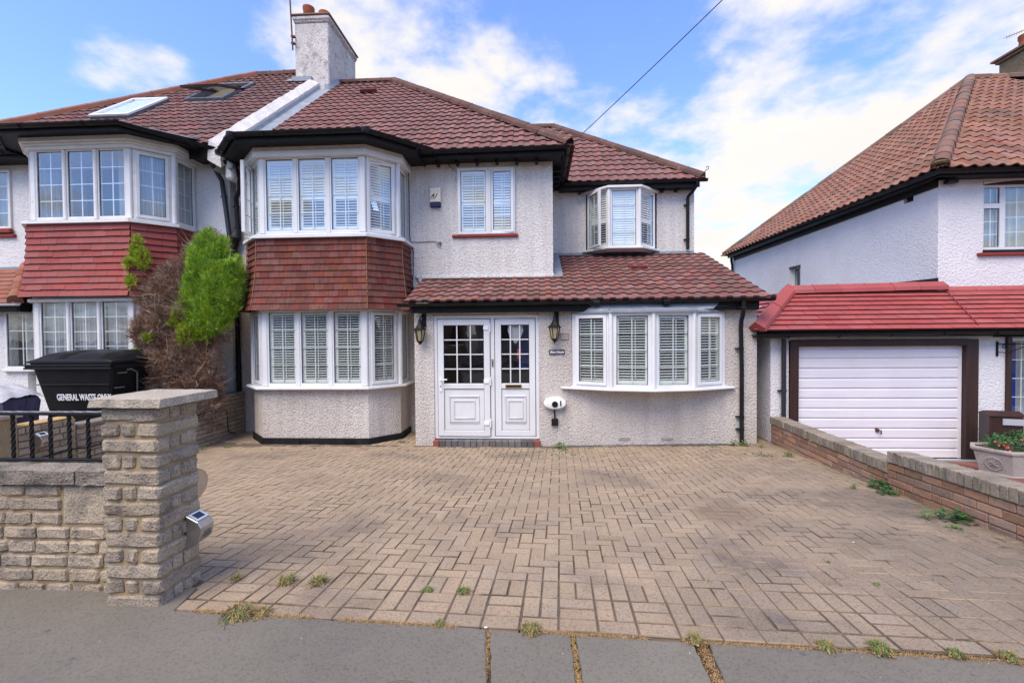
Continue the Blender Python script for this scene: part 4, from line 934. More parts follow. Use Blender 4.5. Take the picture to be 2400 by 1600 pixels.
# bead strings and paper hanging behind the side light
b = MB(); c = DP+X_*1.37+Y_*.06
b.add([c+X_*x+UP*z for x, z in ((-.12, 1.905), (.12, 1.905), (.13, 1.80), (.09, 1.70), (0, 1.58), (-.09, 1.70), (-.13, 1.80))], [tuple(range(7))]); obj('lace_heart', b, net_m, side)
b = MB(); b.obox(c, X_, dn, .03, .06, 0, .01, 1.34, 1.50); obj('red_tassel', b, mat('red_thread', (.55, .03, .03), None, 3, .7), side)
# ---- brick step
b = MB(); b.box(-1.74, .05, 7.50, 7.83, -.45, -.262); step = obj('doorstep', b, mortar_grey, house)
stp = [mat('step_red', (.26, .075, .05), (.2, .07, .05), 8, .8), mat('step_grey', (.16, .15, .14), (.11, .10, .10), 8, .85, var=.3, speck=(60, .6))]
for i in range(17):
    x = -1.74+i*.1053; b = MB(); b.box(x+.004, x+.1013, 7.465, 7.60, -.358+R.uniform(-.002, .002), -.252); obj('step_brick', b, stp[0] if i in (0, 16) else stp[1], step, bevel=.006)

# ---- chimney and party wall
b = MB(); b.box(-6.45, -5.52, 12.1, 13.95, 8.0, 9.90); b.box(-6.47, -5.50, 12.07, 13.98, 9.90, 9.96); b.box(-6.49, -5.48, 12.05, 14.0, 9.96, 10.07)
chim = obj('chimney', b, render_chim, house, bevel=.025)
b = MB(); b.box(-6.52, -5.45, 12.02, 14.03, 10.07, 10.11); obj('chimney_cap', b, hip_grey, chim, bevel=.01)
for x, y, k in ((-6.25, 12.5, 1.22), (-6.04, 13.0, 1.72)):
    b = MB(); b.lathe((x, y, 10.09), [(r_*.95, z*k) for r_, z in [(.13, 0), (.13, .10), (.115, .12), (.115, .22), (.145, .25), (.15, .32), (.165, .35), (.165, .40), (.13, .405), (.12, .30)]], 20)
    obj('chimney_pot', b, terra, chim, smooth=True)
b = MB(); b.add([(-6.62, 12.09, 8.42), (-6.45, 12.09, 8.42), (-6.45, 11.96, 8.30), (-6.66, 11.96, 8.30)], [(0, 1, 2, 3)]); b.box(-6.50, -5.96, 12.0, 12.099, 8.31, 8.43)
b.add([(-5.54, 12.06, 8.13), (-5.44, 12.0, 8.05), (-5.44, 12.75, 8.66), (-5.51, 12.75, 8.78), (-5.51, 12.06, 8.25)], [(0, 1, 2, 3, 4)]); b.box(-5.62, -5.50, 12.03, 12.099, 8.02, 8.22)
obj('lead_flashing', b, lead, house)
mb_ = MB(); nseg = 44
y0, y1 = 8.05, 12.10
vs = []
for i in range(nseg+1):
    y = y0+(y1-y0)*i/nseg; xc = -5.80-.07*(i/nseg); z = 4.85+(y-8.2)*T39
    wv = .018*R.uniform(-1, 1)
    vs += [(xc-.16+wv, y, z+.0), (xc-.13+wv, y, z+.36+R.uniform(-.01, .01)), (xc+.07, y, z+.22+R.uniform(-.006, .006)), (xc+.09, y, z-.15)]
mb_.add(vs, [(4*i+j, 4*i+4+j, 4*i+5+j, 4*i+1+j) for i in range(nseg) for j in range(3)]+[(0, 1, 2, 3)])
obj('party_wall_parapet', mb_, render_main, house)
mb_ = MB(); vs = []
for i in range(13):
    y = 8.10+(12.1-8.10)*i/12; xc = -5.80-.07*(i/12); z = 4.85+(y-8.2)*T39
    vs += [(xc+.076, y, z+.15), (xc+.10, y, z+.07), (-5.44, y, z+.065)]
mb_.add(vs, [(3*i+j, 3*i+3+j, 3*i+4+j, 3*i+1+j) for i in range(12) for j in range(2)]); obj('valley_lead', mb_, lead, house)
# walls between the bays belong to the two houses
b = MB(); b.obox(V((-5.74, 8.6, 0)), X_, NY, 0, .16, .0, .42, 4.42, 4.93); obj('party_corbel', b, render_left, house, bevel=.03)
b = MB(); b.obox(V((-5.70, 8.57, 0)), X_, NY, .06, .17, .38, .47, 4.58, 4.72); obj('lead_flashing', b, lead, house, bevel=.01)
# rainwater goods between the bays
b = MB(); b.box(-5.78, -5.30, 8.30, 8.45, 4.49, 4.57); obj('hopper_board', b, black_paint, house, bevel=.01)
downpipe([(-5.62, 8.28, 4.70), (-5.56, 8.34, 4.5), (-5.62, 8.42, 4.28), (-5.74, 8.50, 4.16), (-5.75, 8.52, 4.0), (-5.72, 8.53, 3.38)], .042, house, (4.0, 3.6))
b = MB(); b.lathe((-5.80, 8.49, 3.20), [(.05, 0), (.07, .04), (.085, .12), (.12, .16), (.12, .19), (.10, .20)], 14, 1.15, .75); obj('rainwater_hopper', b, black_paint, house, smooth=True)
downpipe([(-5.80, 8.52, 3.22), (-5.79, 8.53, 1.6), (-5.78, 8.53, .30)], .045, house, (2.9, 1.9, .9), black_paint)

# =================================================================== LEFT HOUSE
lh = empty('house', (-8.5, 8.6, -.2), 'neighbouring white semi with bright red painted hung tiles on its bay and two roof windows', 'house')
b = MB(); wall_panel(b, (-14.0, 8.6), X_, NY, 8.06, -.45, 5.10, .28, [(4.85, 7.2, 1.02, 2.16), (4.85, 7.2, 2.5, 5.0), (3.20, 3.56, 3.68, 4.86), (2.8, 4.2, -.3, 1.9)])
obj('front_wall', b, render_left, lh)
b = MB(); b.box(-14, -5.95, 16, 16.3, -.4, 5.1); b.box(-14, -13.8, 8.9, 16, -.4, 5.1); obj('back_wall', b, render_left, lh)
b = MB(); b.box(-13.7, -6, 11.6, 11.7, -.4, 5.0); b.box(-13.7, -6, 8.9, 16, 2.40, 2.5); b.box(-5.99, -5.93, 8.9, 16, -.4, 5.0); b.box(-10.3, -10.2, 8.9, 11.6, -.4, 5); obj('interior_walls', b, interior, lh)
pc_l = bay(lh, -8.90, -7.04, .28, hung_painted, old_white, 'old', render_left, plinth=False); pc_l.finish(lh)
b = MB(); b.prism(bay_plan(-8.90, -7.04, o=.06), 4.80, 4.86); b.prism(bay_plan(-8.90, -7.04, o=.09), 4.86, 4.90); b.prism(bay_plan(-8.90, -7.04, o=.13), 4.90, 4.99); obj('bay_cornice', b, old_white, lh, bevel=.012)
b = MB(); b.prism(bay_plan(-8.90, -7.04, o=.08), 2.14, 2.20); obj('bay_cornice', b, old_white, lh, bevel=.012)
b = MB(); b.prism(bay_plan(-8.90, -7.04, o=.36), 4.99, 5.01); band(b, bay_plan(-8.90, -7.04, o=.375), .02, 4.94, 5.07); obj('bay_fascia', b, black_paint, lh)
gb = bay_plan(-8.90, -7.04, o=.43); gb = [(gb[1][0]-.15, 8.17), (gb[1][0]-.02, gb[1][1]+.05), gb[2], gb[3], (gb[4][0]+.10, gb[4][1]+.10), (-5.72, 8.17)]
zs = [5.05, 5.05, 5.06, 5.06, 5.0, 4.93]
b = MB(); gutter(b, [(*p, z) for p, z in zip(gb, zs)], .062)
for (p, z), (q, z2) in zip(zip(gb[:-1], zs), zip(gb[1:], zs[1:])): brackets(b, (*p, z), (*q, z2), 2, .07)
gutter(b, [(-14, 8.17, 5.06), (-9.6, 8.17, 5.05)], .062); brackets(b, (-14, 8.17, 5.06), (-9.6, 8.17, 5.05), 5, .07)
obj('gutter', b, black_plastic, lh, smooth=True)
b = MB(); b.box(-14, -9.4, 8.225, 8.245, 4.93, 5.08); b.box(-14, -9.4, 8.245, 8.6, 4.95, 4.965); obj('fascia', b, black_paint, lh, bevel=.003)
b = MB(); b.box(-6.45, -5.98, 8.225, 8.245, 4.82, 5.0); b.box(-6.45, -5.98, 8.245, 8.6, 4.85, 4.865)
obj('fascia', b, black_paint, lh, bevel=.003)
b = MB(); b.add([(-9.7, 8.35, 5.22)]+[(*p, 5.08) for p in bay_plan(-8.90, -7.04, o=.38)[1:5]]+[(-6.2, 8.35, 5.20)], [tuple(range(6))]); obj('bay_roof', b, lead, lh)
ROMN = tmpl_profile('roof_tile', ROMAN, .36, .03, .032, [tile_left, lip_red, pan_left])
AL = V((-8.10, 13.05, 9.115)); CL = V((-13.0, 8.15, 5.07))
hipl = V((-1, 1, 0)).normalized()
roof_l = sheet('roof', [(-12.95, 8.2, 5.07), (-5.98, 8.2, 5.05), (-5.98, 13.05, 9.05), (-8.1, 13.05, 9.05)], bed_m, lh)
sheet('roof', [(-12.95, 17.9, 5.07), (-12.95, 8.2, 5.07), (-8.1, 13.05, 9.05)], tile_left, lh); sheet('roof', [(-5.98, 17.9, 5.05), (-12.95, 17.9, 5.07), (-8.1, 13.05, 9.05), (-5.98, 13.05, 9.05)], tile_left, lh)
sheet('gable_strip', [(-5.98, 8.2, 4.6), (-5.98, 17.9, 4.6), (-5.98, 13.05, 9.05)], render_left, lh)
pl = Pieces('roof_tile', tile_left, 300)
tile_plane(pl, ROMN, V((-13.2, 8.13, 5.04)), X_, su, 0, 7.4, 6.4, .20, .305, [(V((-5.98, 0, 0)), X_), (CL, hipl), (V((0, 13.04, 0)), Y_)])
def in_rw(p): return (-9.74 < p.x+.15 < -8.86 and 9.66 < p.y+.1 < 10.72) or (-8.40 < p.x+.15 < -7.47 and 10.75 < p.y+.1 < 11.95)
pl.items = [t for t in pl.items if not in_rw(t[1].translation)]
pl.finish(roof_l)
ridge_run('hip_tile', CL+V((0, 0, .03)), AL+V((0, 0, .02)), .11, .46, hip_orange, roof_l)
ridge_run('ridge_tile', AL, V((-6.45, 13.05, 9.13)), .11, .45, hip_brown, roof_l)
nup = V((0, -T39, 1)).normalized()
def roof_window(x0, x1, ya, yb, opened):
    P = V((x0, ya, 5.06+(ya-8.2)*T39)); Ls = (yb-ya)/su.y; w = x1-x0
    b = MB(); t = .065
    for q in ((0, t, 0, Ls), (w-t, w, 0, Ls), (t, w-t, 0, t), (t, w-t, Ls-t, Ls)): b.obox(P, X_, nup, q[0], q[1], -.05, .13, q[2], q[3], w=su)
    o = obj('roof_window', b, mat('roof_window_frame%d' % opened, (.12, .125, .135), (.2, .2, .21), 8, .4, metal=.3), lh, bevel=.008, label='roof window tilted open on its centre pivot' if opened else 'closed roof window reflecting white sky')
    b = MB(); b.obox(P, X_, nup, -.08, w+.08, .045, .055, -.12, 0, w=su); b.obox(P, X_, nup, -.07, 0, .04, .05, 0, Ls+.1, w=su); b.obox(P, X_, nup, w, w+.07, .04, .05, 0, Ls+.1, w=su); obj('window_flashing', b, lead, o)
    s2 = su; n2_ = nup; c = P+su*(Ls/2)+nup*.135
    if opened: a = radians(17); s2 = su*cos(a)-nup*sin(a); n2_ = nup*cos(a)+su*sin(a)
    b = MB(); h = Ls/2-.01; t = .07
    for q in ((0, t, -h, h), (w-t, w, -h, h), (t, w-t, -h, -h+t), (t, w-t, h-t, h)): b.obox(c, X_, n2_, q[0], q[1], -.03, .03, q[2], q[3], w=s2)
    obj('sash', b, white_pl if not opened else brown_wood, o, bevel=.006)
    g = MB(); g.add([c+X_*a_+n2_*.005+s2*k for a_, k in ((t, -h+t), (w-t, -h+t), (w-t, h-t), (t, h-t))], [(0, 1, 2, 3)]); obj('pane', g, glass_sky, o)
    if not opened:
        g = MB(); g.add([c+X_*a_-n2_*.02+s2*k for a_, k in ((t, -h+t), (w-t, -h+t), (w-t, h-t), (t, h-t))], [(0, 1, 2, 3)]); obj('reflection_sheet', g, mat('white_sky_reflection', (.75, .75, .76), None, 4, .8), o)  # white sheet behind the pane paints in the reflected cloud
    else:
        g = MB(); g.obox(P, X_, nup, t, w-t, -.9, -.05, t, Ls-t, w=su); obj('window_shaft', g, interior, o)
roof_window(-9.75, -8.85, 9.62, 10.76, 0); roof_window(-8.42, -7.45, 10.70, 12.0, 1)
# small upstairs window at the frame edge
window(lh, (-10.82, 8.56, 3.69), X_, .38, 1.16, 1, 4, fr=.05, fill='curtain', mt=old_white, glass_=glass_up)
b = MB(); b.obox(V((-10.95, 8.6, 0)), X_, NY, 0, .58, -.05, .06, 3.52, 3.58); b.obox(V((-10.87, 8.56, 0)), X_, NY, 0, .46, -.02, .05, 3.60, 3.685); obj('window_sill', b, red_paint, lh, bevel=.008)
# porch at the far left
b = MB(); wall_panel(b, (-11.6, 7.85), X_, NY, 2.27, -.3, 2.08, .2, [(1.86, 2.25, .93, 2.0)]); obj('porch_wall', b, render_left, lh)
window(lh, (-9.73, 7.82, .95), X_, .66, 1.06, 2, 3, fr=.045, fill='none', mt=old_white)
b = MB(); b.obox(V((-9.76, 7.85, 0)), X_, NY, 0, .74, -.02, .07, .90, .945); obj('window_sill', b, old_white, lh, bevel=.008)
b = MB(); b.box(-9.85, -8.9, 8.35, 8.40, -.2, 2.0); obj('inner_door', b, mat('inner_door_cream', (.45, .43, .34), (.38, .36, .3), 3, .6), lh)
b = MB()
for x0_, x1_ in ((-9.72, -9.58), (-9.30, -9.16)): b.box(x0_, x1_, 8.335, 8.348, 1.0, 1.5)
fan = [V((-9.44+.24*cos(a), 8.34, 1.62+.22*sin(a))) for a in [pi*k/14 for k in range(15)]]
b.add(fan, [tuple(range(15))]); obj('fanlight', b, mat('dark_pane', (.05, .06, .09), None, 3, .2), lh)
b = MB(); b.box(-11.6, -9.2, 7.62, 7.66, 1.98, 2.16); b.box(-9.22, -9.18, 7.62, 8.5, 1.98, 2.16); obj('fascia', b, black_paint, lh)
b = MB(); gutter(b, [(-11.6, 7.55, 2.13), (-9.12, 7.55, 2.13)], .05); obj('gutter', b, white_pl, lh, smooth=True)
px0 = V((-9.14, 7.52, 2.15)); pxr = V((-10.15, 8.58, 2.88))
pr = sheet('porch_roof', [(-11.6, 7.55, 2.13), (-9.14, 7.55, 2.13), (-10.15, 8.58, 2.86), (-11.6, 8.58, 2.86)], bed_m, lh); sheet('porch_roof', [(-9.14, 7.55, 2.13), (-9.14, 8.58, 2.13), (-10.15, 8.58, 2.86)], lead, lh)
PLAIN = [(0, 0), (.164, 0), (.165, 0)]
pt = Pieces('porch_tile', hip_orange, 300); PLN = tmpl_profile('porch_tile', [(0, 0), (.24, 0), (.242, 0)], .2, .018, .016, hip_orange)
ps = V((0, 1.03, .73)).normalized()
tile_plane(pt, PLN, V((-11.6, 7.50, 2.12)), X_, ps, 0, 2.6, 1.25, .245, .16, [(px0, hipn), (V((0, 8.57, 0)), Y_)], stagger=.5)
pt.finish(pr)
ridge_run('hip_tile', px0+V((0, 0, .03)), pxr+V((0, 0, .06)), .10, .34, hip_orange, pr)
b = MB(); b.add([(-10.1, 8.55, 2.95), (-9.05, 8.55, 2.28), (-9.12, 7.85, 2.22), (-10.1, 8.45, 2.86)], [(0, 1, 2, 3)]); b.obox(V((-11.6, 8.585, 0)), X_, NY, 0, 1.5, 0, .01, 2.80, 2.93); obj('lead_flashing', b, lead, lh)
downpipe([(-6.06, 8.24, 4.90), (-6.06, 8.3, 4.74), (-6.02, 8.50, 4.50), (-5.99, 8.53, 4.1), (-5.90, 8.53, 3.35)], .042, lh, (4.2,), grey_pipe)

# =================================================================== RIGHT HOUSE
rh = empty('house', (8.5, 10, -.6), 'white pebble-textured house on the right with orange clay pantile hipped roof', 'house')
b = MB(); wall_panel(b, (7.2, 8.6), X_, NY, 6.0, -.7, 4.28, .25, [(.76, 2.2, 2.93, 4.17)])
obj('front_wall', b, render_right, rh)
b = MB(); wall_panel(b, (7.2, 17.0), V((0, -1, 0)), NX, 8.15, -.7, 4.28, .25, [(3.56, 4.14, 2.25, 3.32), (7.63, 7.86, 3.98, 4.22)]); obj('side_wall', b, render_right, rh)
b = MB(); b.box(7.2, 13.2, 17.0, 17.2, -.7, 4.28); b.box(13.0, 13.2, 8.85, 17, -.7, 4.28); obj('back_wall', b, render_right, rh)
b = MB(); b.box(7.46, 13, 11.5, 11.6, -.6, 4.2); b.box(7.46, 13, 8.86, 16.9, 2.2, 2.3); b.box(7.46, 13, 8.86, 16.9, 4.23, 4.27); obj('interior_walls', b, interior, rh)
b = MB(); b.box(7.26, 7.29, 9.14, 9.37, 3.98, 4.22); obj('air_vent', b, black_paint, rh)
window(rh, (7.33, 13.44, 2.25), V((0, -1, 0)), .58, 1.07, 1, 1, fr=.06, fill='none', glass_=glass)
b = MB(); b.box(7.205, 7.33, 12.86, 13.44, 3.285, 3.32); obj('lintel', b, brown_wood, rh)
window(rh, (7.985, 8.66, 2.95), X_, .36, .78, 2, 3, fr=.045, fill='curtain', glass_=glass_up)
window(rh, (7.985, 8.66, 3.73), X_, .36, .37, 2, 1, fr=.045, fill='curtain', glass_=glass_up)
window(rh, (8.345, 8.66, 2.95), X_, .76, 1.15, 3, 4, fr=.045, fill='curtain', glass_=glass_up)
b = MB(); b.obox(V((7.96, 8.66, 0)), X_, NY, 0, 1.44, -.02, .02, 4.10, 4.17); obj('lintel', b, brown_wood, rh)
b = MB()
for i in range(8):
    t0, t1 = i/8, (i+1)/8
    b.add([V((7.96+1.44*t0, 8.59, 4.10+.07*(1-(2*t0-1)**2))), V((7.96+1.44*t1, 8.59, 4.10+.07*(1-(2*t1-1)**2))), V((7.96+1.44*t1, 8.59, 4.26)), V((7.96+1.44*t0, 8.59, 4.26)), V((7.96+1.44*t0, 8.66, 4.10+.07*(1-(2*t0-1)**2))), V((7.96+1.44*t1, 8.66, 4.10+.07*(1-(2*t1-1)**2)))], [(0, 1, 2, 3), (4, 5, 1, 0)])
obj('window_arch', b, render_right, rh)
b = MB(); b.obox(V((7.86, 8.6, 0)), X_, NY, 0, 1.7, -.05, .06, 2.83, 2.88); obj('window_sill', b, red_paint, rh, bevel=.008); b = MB(); b.obox(V((7.96, 8.6, 0)), X_, NY, 0, 1.44, -.05, .01, 2.881, 2.93); obj('sub_sill', b, black_paint, rh)
b = MB(); b.box(6.99, 13, 8.33, 8.35, 4.17, 4.30); b.box(6.99, 7.01, 8.35, 17.1, 4.17, 4.30); b.box(7.01, 13, 8.35, 8.6, 4.19, 4.2); b.box(7.01, 7.2, 8.35, 17.1, 4.19, 4.2); b.box(7.17, 7.2, 8.6, 17.0, 4.07, 4.19); obj('fascia', b, black_paint, rh)
b = MB(); gutter(b, [(13, 8.27, 4.29), (6.93, 8.27, 4.26), (6.93, 17.2, 4.38)][::-1], .06); brackets(b, (6.93, 17, 4.38), (6.93, 8.4, 4.27), 9, .068); brackets(b, (7.0, 8.27, 4.27), (9.5, 8.27, 4.28), 3, .068)
obj('gutter', b, black_plastic, rh, smooth=True)
b = MB(); b.box(7.25, 7.42, 8.46, 8.56, 4.10, 4.165); obj('junction_box', b, black_plastic, rh)
downpipe([(7.12, 17.1, 4.3), (7.1, 17.05, 4.1), (7.14, 17.06, 3.9), (7.14, 17.06, -.5)], .04, rh, (), black_plastic)
c0 = V((6.93, 8.25, 4.31)); APR = V((11.45, 12.77, 8.10)); apr2 = V((11.45, 12.77, 8.10))
roof_r = sheet('roof', [(6.93, 8.25, 4.28), (15.0, 8.25, 4.28), (15.0, 12.77, 8.05), (11.45, 12.77, 8.05)], bed_m, rh)
roof_rs = sheet('roof', [(6.93, 17.29, 4.28), (6.93, 8.25, 4.28), (11.45, 12.77, 8.05)], bed_m, rh)
sheet('roof', [(15, 17.29, 4.28), (6.93, 17.29, 4.28), (11.45, 12.77, 8.05), (15, 12.77, 8.05)], pantile_m, rh)
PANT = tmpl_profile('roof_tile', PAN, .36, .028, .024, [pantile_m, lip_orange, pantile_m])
SR = (8.10-4.31)/(12.77-8.25)
sf = V((0, 1, SR)).normalized(); ss_ = V((1, 0, SR)).normalized()
pr_ = Pieces('roof_tile', pantile_m, 300)
hr = V((-1, 1, 0)).normalized()
tile_plane(pr_, PANT, V((6.9, 8.19, 4.26)), X_, sf, 0, 5.2, 5.9, .225, .29, [(c0, hr), (V((0, 12.76, 0)), Y_)])
tile_plane(pr_, PANT, V((6.87, 17.35, 4.26)), V((0, -1, 0)), ss_, 0, 9.2, 5.9, .225, .29, [(c0, -hr), (V((6.93, 17.29, 0)), V((1, 1, 0)).normalized())])
pr_.finish(roof_r)
b = MB()
ridge_run('hip_tile', c0+V((-.02, -.02, .04)), APR+V((0, 0, .03)), .12, .38, hip_grey, roof_r)
ridge_run('hip_tile', V((6.93, 17.29, 4.34)), APR+V((0, 0, .03)), .11, .40, hip_grey, roof_r)
ridge_run('ridge_tile', APR+V((0, 0, .02)), V((15, 12.77, 8.13)), .11, .42, hip_grey, roof_r)
b = MB(); b.lathe(c0+V((-.02, -.02, .03)), [(.11, 0), (.13, .03), (.09, .06), (.02, .07)], 9); obj('moss_clump', b, mat('moss', (.10, .085, .03), (.16, .11, .05), 30, 1), roof_r)
b = MB(); b.tube([c0+V((-.10, -.02, -.02)), c0+V((-.10, -.02, .16))], .012, 5); obj('hip_iron', b, rusty, roof_r)
CX = 13.24
b = MB(); b.box(CX, CX+1.0, 12.9, 13.9, 7.3, 9.06); b.box(CX-.06, CX+1.06, 12.84, 13.96, 9.06, 9.14); ch2 = obj('chimney', b, chim_grey, rh, bevel=.02)
b = MB(); b.box(CX-.12, CX+1.12, 12.78, 14.02, 9.14, 9.19); obj('chimney_cap', b, hip_grey, ch2)
for cx2, cy2 in ((CX+.30, 13.45), (CX+.66, 13.1)):
    b = MB(); b.lathe((cx2, cy2, 9.2), [(.16, 0), (.16, .16), (.15, .26), (.175, .31), (.175, .40), (.15, .41)], 18); obj('chimney_pot', b, terra, ch2, smooth=True)
# front porch of the right house (partly in view)
b = MB(); b.box(7.30, 10.5, 7.62, 7.72, 1.40, 1.53); obj('porch_beam', b, black_paint, rh, bevel=.004)
window(rh, (7.56, 7.72, -.52), X_, .62, 1.90, 3, 6, fr=.05, fill='none')
window(rh, (8.18, 7.72, -.52), X_, .9, 1.90, 4, 6, fr=.05, fill='none')
b = MB(); b.box(7.49, 7.56, 7.66, 7.8, -.55, 1.4); obj('porch_post', b, brown_wood, rh)
b = MB(); b.box(7.75, 7.95, 8.0, 8.1, -.4, 1.3); obj('blue_reflection_panel', b, reflection_blue, rh)  # blue reflection in the porch glass, painted as a panel behind it

# garage ------------------------------------------------------------------
ga = empty('garage', (5.5, 7.7, -.6), 'attached garage with white ribbed up-and-over door in dark brown frame and red painted tile roof', 'garage')
b = MB(); wall_panel(b, (3.84, 7.7), X_, NY, 3.65, -.75, 1.42, .22, [(.29, 3.22, -.58, 1.36)])
b.box(3.84, 4.06, 7.92, 12.6, -.75, 1.42); b.box(3.90, 4.2, 8.62, 12.6, 1.42, 1.94); b.box(3.84, 4.26, 8.6, 12.6, 1.94, 1.985); b.box(7.27, 7.49, 7.92, 8.6, -.75, 1.42)
obj('garage_wall', b, render_right, ga)
b = MB(); b.box(4.14, 4.27, 7.66, 7.78, -.60, 1.37); b.box(6.87, 7.06, 7.66, 7.78, -.60, 1.37); b.box(4.27, 6.87, 7.66, 7.78, 1.265, 1.37)
obj('door_frame', b, brown_wood, ga, bevel=.006)
b = MB(); b.box(4.27, 6.87, 7.79, 7.80, -.58, 1.265); obj('garage_dark', b, black_paint, ga)
# pressed door: ribs swept along the width
prof = []; z = -.555; y = 7.745
nr = 11; pit = (1.25+.555)/nr
for i in range(nr):
    z0 = -.555+i*pit
    prof += [(y, z0), (y, z0+pit-.045), (y+.022, z0+pit-.028), (y+.022, z0+pit-.012), (y, z0+pit-.004)]
    prof += []
prof.append((y, 1.25))
b = MB(); vs = [(4.29, p[0], p[1]) for p in prof]+[(6.82, p[0], p[1]) for p in prof]; n = len(prof)
b.add(vs, [(i+1, i, n+i, n+i+1) for i in range(n-1)])
for x0_, x1_ in ((4.272, 4.295), (6.815, 6.865)): b.box(x0_, x1_, 7.738, 7.78, -.56, 1.26)
b.box(4.295, 6.815, 7.742, 7.78, 1.235, 1.262); gd = obj('garage_door', b, white_paint, ga)
b = MB(); b.lathe((5.56, 7.74, -.11), [(.001, -.03), (.03, -.02), (.03, .02), (.001, .03)], 12); b.tube([(5.56, 7.735, -.11), (5.60, 7.71, -.11), (5.605, 7.71, -.17)], .011, 6); obj('handle', b, rusty, gd)
b = MB(); gutter(b, [(3.50, 8.6, 1.47), (3.52, 7.46, 1.47), (7.5, 7.46, 1.50), (10.5, 7.46, 1.52)], .055); brackets(b, (3.6, 7.46, 1.47), (7.5, 7.46, 1.50), 5, .063); obj('gutter', b, black_plastic, ga, smooth=True)
b = MB(); b.box(3.58, 10.5, 7.55, 7.57, 1.42, 1.53); b.box(3.56, 3.58, 7.55, 8.6, 1.42, 1.53); b.box(3.58, 10.5, 7.57, 7.699, 1.425, 1.44); b.box(3.58, 3.84, 7.57, 8.6, 1.425, 1.44); obj('fascia', b, black_paint, ga)
downpipe([(3.60, 7.5, 1.44), (3.98, 7.60, 1.435), (4.02, 7.64, 1.38), (4.02, 7.64, -.5)], .036, ga, (.55,), grey_pipe)
GA = (4.56, 8.56, 2.225); gs = V((0, 1.06, .70)).normalized()
roof_g = sheet('roof', [(3.52, 7.50, 1.53), (11, 7.50, 1.53), (11, 8.58, 2.24), (4.58, 8.58, 2.24)], bed_m, ga)
sheet('roof', [(3.52, 12.5, 1.53), (3.52, 7.50, 1.53), (4.58, 8.58, 2.24), (4.58, 12.5, 2.24)], bed_m, ga); sheet('roof', [(4.58, 8.58, 2.23), (7.19, 8.58, 2.23), (7.19, 12.5, 2.23), (4.58, 12.5, 2.23)], lead, ga)
GT = tmpl_profile('roof_tile', [(0, 0), (.30, 0), (.302, 0)], .18, .03, .028, [garage_tile_m, mat('garage_tile_edge_shade', (.16, .03, .028), None, 4, .7), garage_tile_m])  # darker lip colour paints in the shadow line under each row
pg_ = Pieces('roof_tile', garage_tile_m, 300)
hg = V((-1.0, .98, 0)).normalized(); gc = V((3.52, 7.50, 0))
tile_plane(pg_, GT, V((3.40, 7.46, 1.525)), X_, gs, 0, 7.4, 1.30, .31, .148, [(gc, hg), (V((0, 8.57, 0)), Y_)], stagger=.5)
gs2 = V((1.06, 0, .70)).normalized()
tile_plane(pg_, GT, V((3.48, 12.4, 1.525)), V((0, -1, 0)), gs2, 0, 5.0, 1.30, .31, .148, [(gc, -hg), (V((4.5, 0, 0)), X_)], stagger=.5)
pg_.finish(roof_g)
ridge_run('hip_tile', (3.50, 7.47, 1.57), (4.56, 8.52, 2.27), .13, .75, garage_tile_m, roof_g, ang=True)
ridge_run('ridge_tile', (4.5, 8.50, 2.245), (7.2, 8.50, 2.285), .12, .45, garage_tile_m, roof_g, ang=True)
ridge_run('ridge_tile', (7.25, 8.52, 2.215), (11, 8.52, 2.235), .09, .45, garage_tile_m, roof_g, ang=True)
b = MB(); b.tube([(7.22, 8.5, 2.27), (6.9, 7.5, 1.60)], .008, 5); obj('roof_joint', b, mat('joint_red', (.22, .03, .03), None, 3, .6), roof_g)
b = MB(); b.add([(6.3, 8.57, 2.33), (7.19, 8.57, 2.36), (7.19, 8.57, 2.45), (6.9, 8.57, 2.42), (6.3, 8.57, 2.36)], [(0, 1, 2, 3, 4)]); obj('felt_upstand', b, black_paint, ga)

# neighbour's forecourt
b = MB(); b.add([(3.85, 7.7, -.575), (11, 7.7, -.575), (11, 2.0, .0), (3.66, 2.0, .0)], [(0, 1, 2, 3)]); fc = obj('forecourt', b, mortar_grey, kind='structure')
b = MB(); b.obox(V((5.9, 7.55, -.545)), X_, NY, 0, 1.3, 0, .10, -.03, .012); obj('channel_drain', b, lead, fc)
rbm = bpy.data.meshes.new('red_block'); q = MB(); q.box(.002, .098, .002, .198, -.03, 0); rbm = q.mesh('red_block'); rbm.materials.append(red_block)
for j in range(14):
    for i in range(34):
        y = 4.6+j*.205; x = 4.6+i*.105
        if y > 7.30 or x < 3.95: continue
        z = -.575+(7.7-y)*.1009+.008
        if (V((x, y, z))-CAM).length > 11 : continue
        inst('red_block', rbm, M.Translation((x, y, z)) @ M.Rotation(-.1005, 4, 'X'), fc) if i*14+j < 300 else None

# =================================================================== WALLS IN FRONT
def block(mb_c, L_, D_, H_, bev=.008, jit=.004):
    bm = bmesh.new(); bmesh.ops.create_cube(bm, size=1)
    for v in bm.verts: v.co = V((v.co.x*L_, v.co.y*D_, v.co.z*H_))
    if jit > .003 and L_ > .12:
        ed = [e for e in bm.edges if abs((e.verts[0].co-e.verts[1].co).x) > L_*.5]
        bmesh.ops.subdivide_edges(bm, edges=ed, cuts=2)
    bmesh.ops.bevel(bm, geom=[e for e in bm.edges if e.calc_face_angle(0) > .5], offset=bev, segments=1, affect='EDGES')
    for v in bm.verts: v.co += V((R.gauss(0, jit*.5), R.gauss(0, jit), R.gauss(0, jit*.45)))
    me = bpy.data.meshes.new(mb_c); bm.to_mesh(me); bm.free(); return me
def put_block(name, P, u, n, L_, D_, H_, m, parent, bev=.008, jit=.004, w=UP):
    """P: centre; u along; n outward"""
    me = block(name, L_, D_, H_, bev, jit); me.materials.append(m)
    return inst(name, me, frame_m(P, u, -n, w), parent)

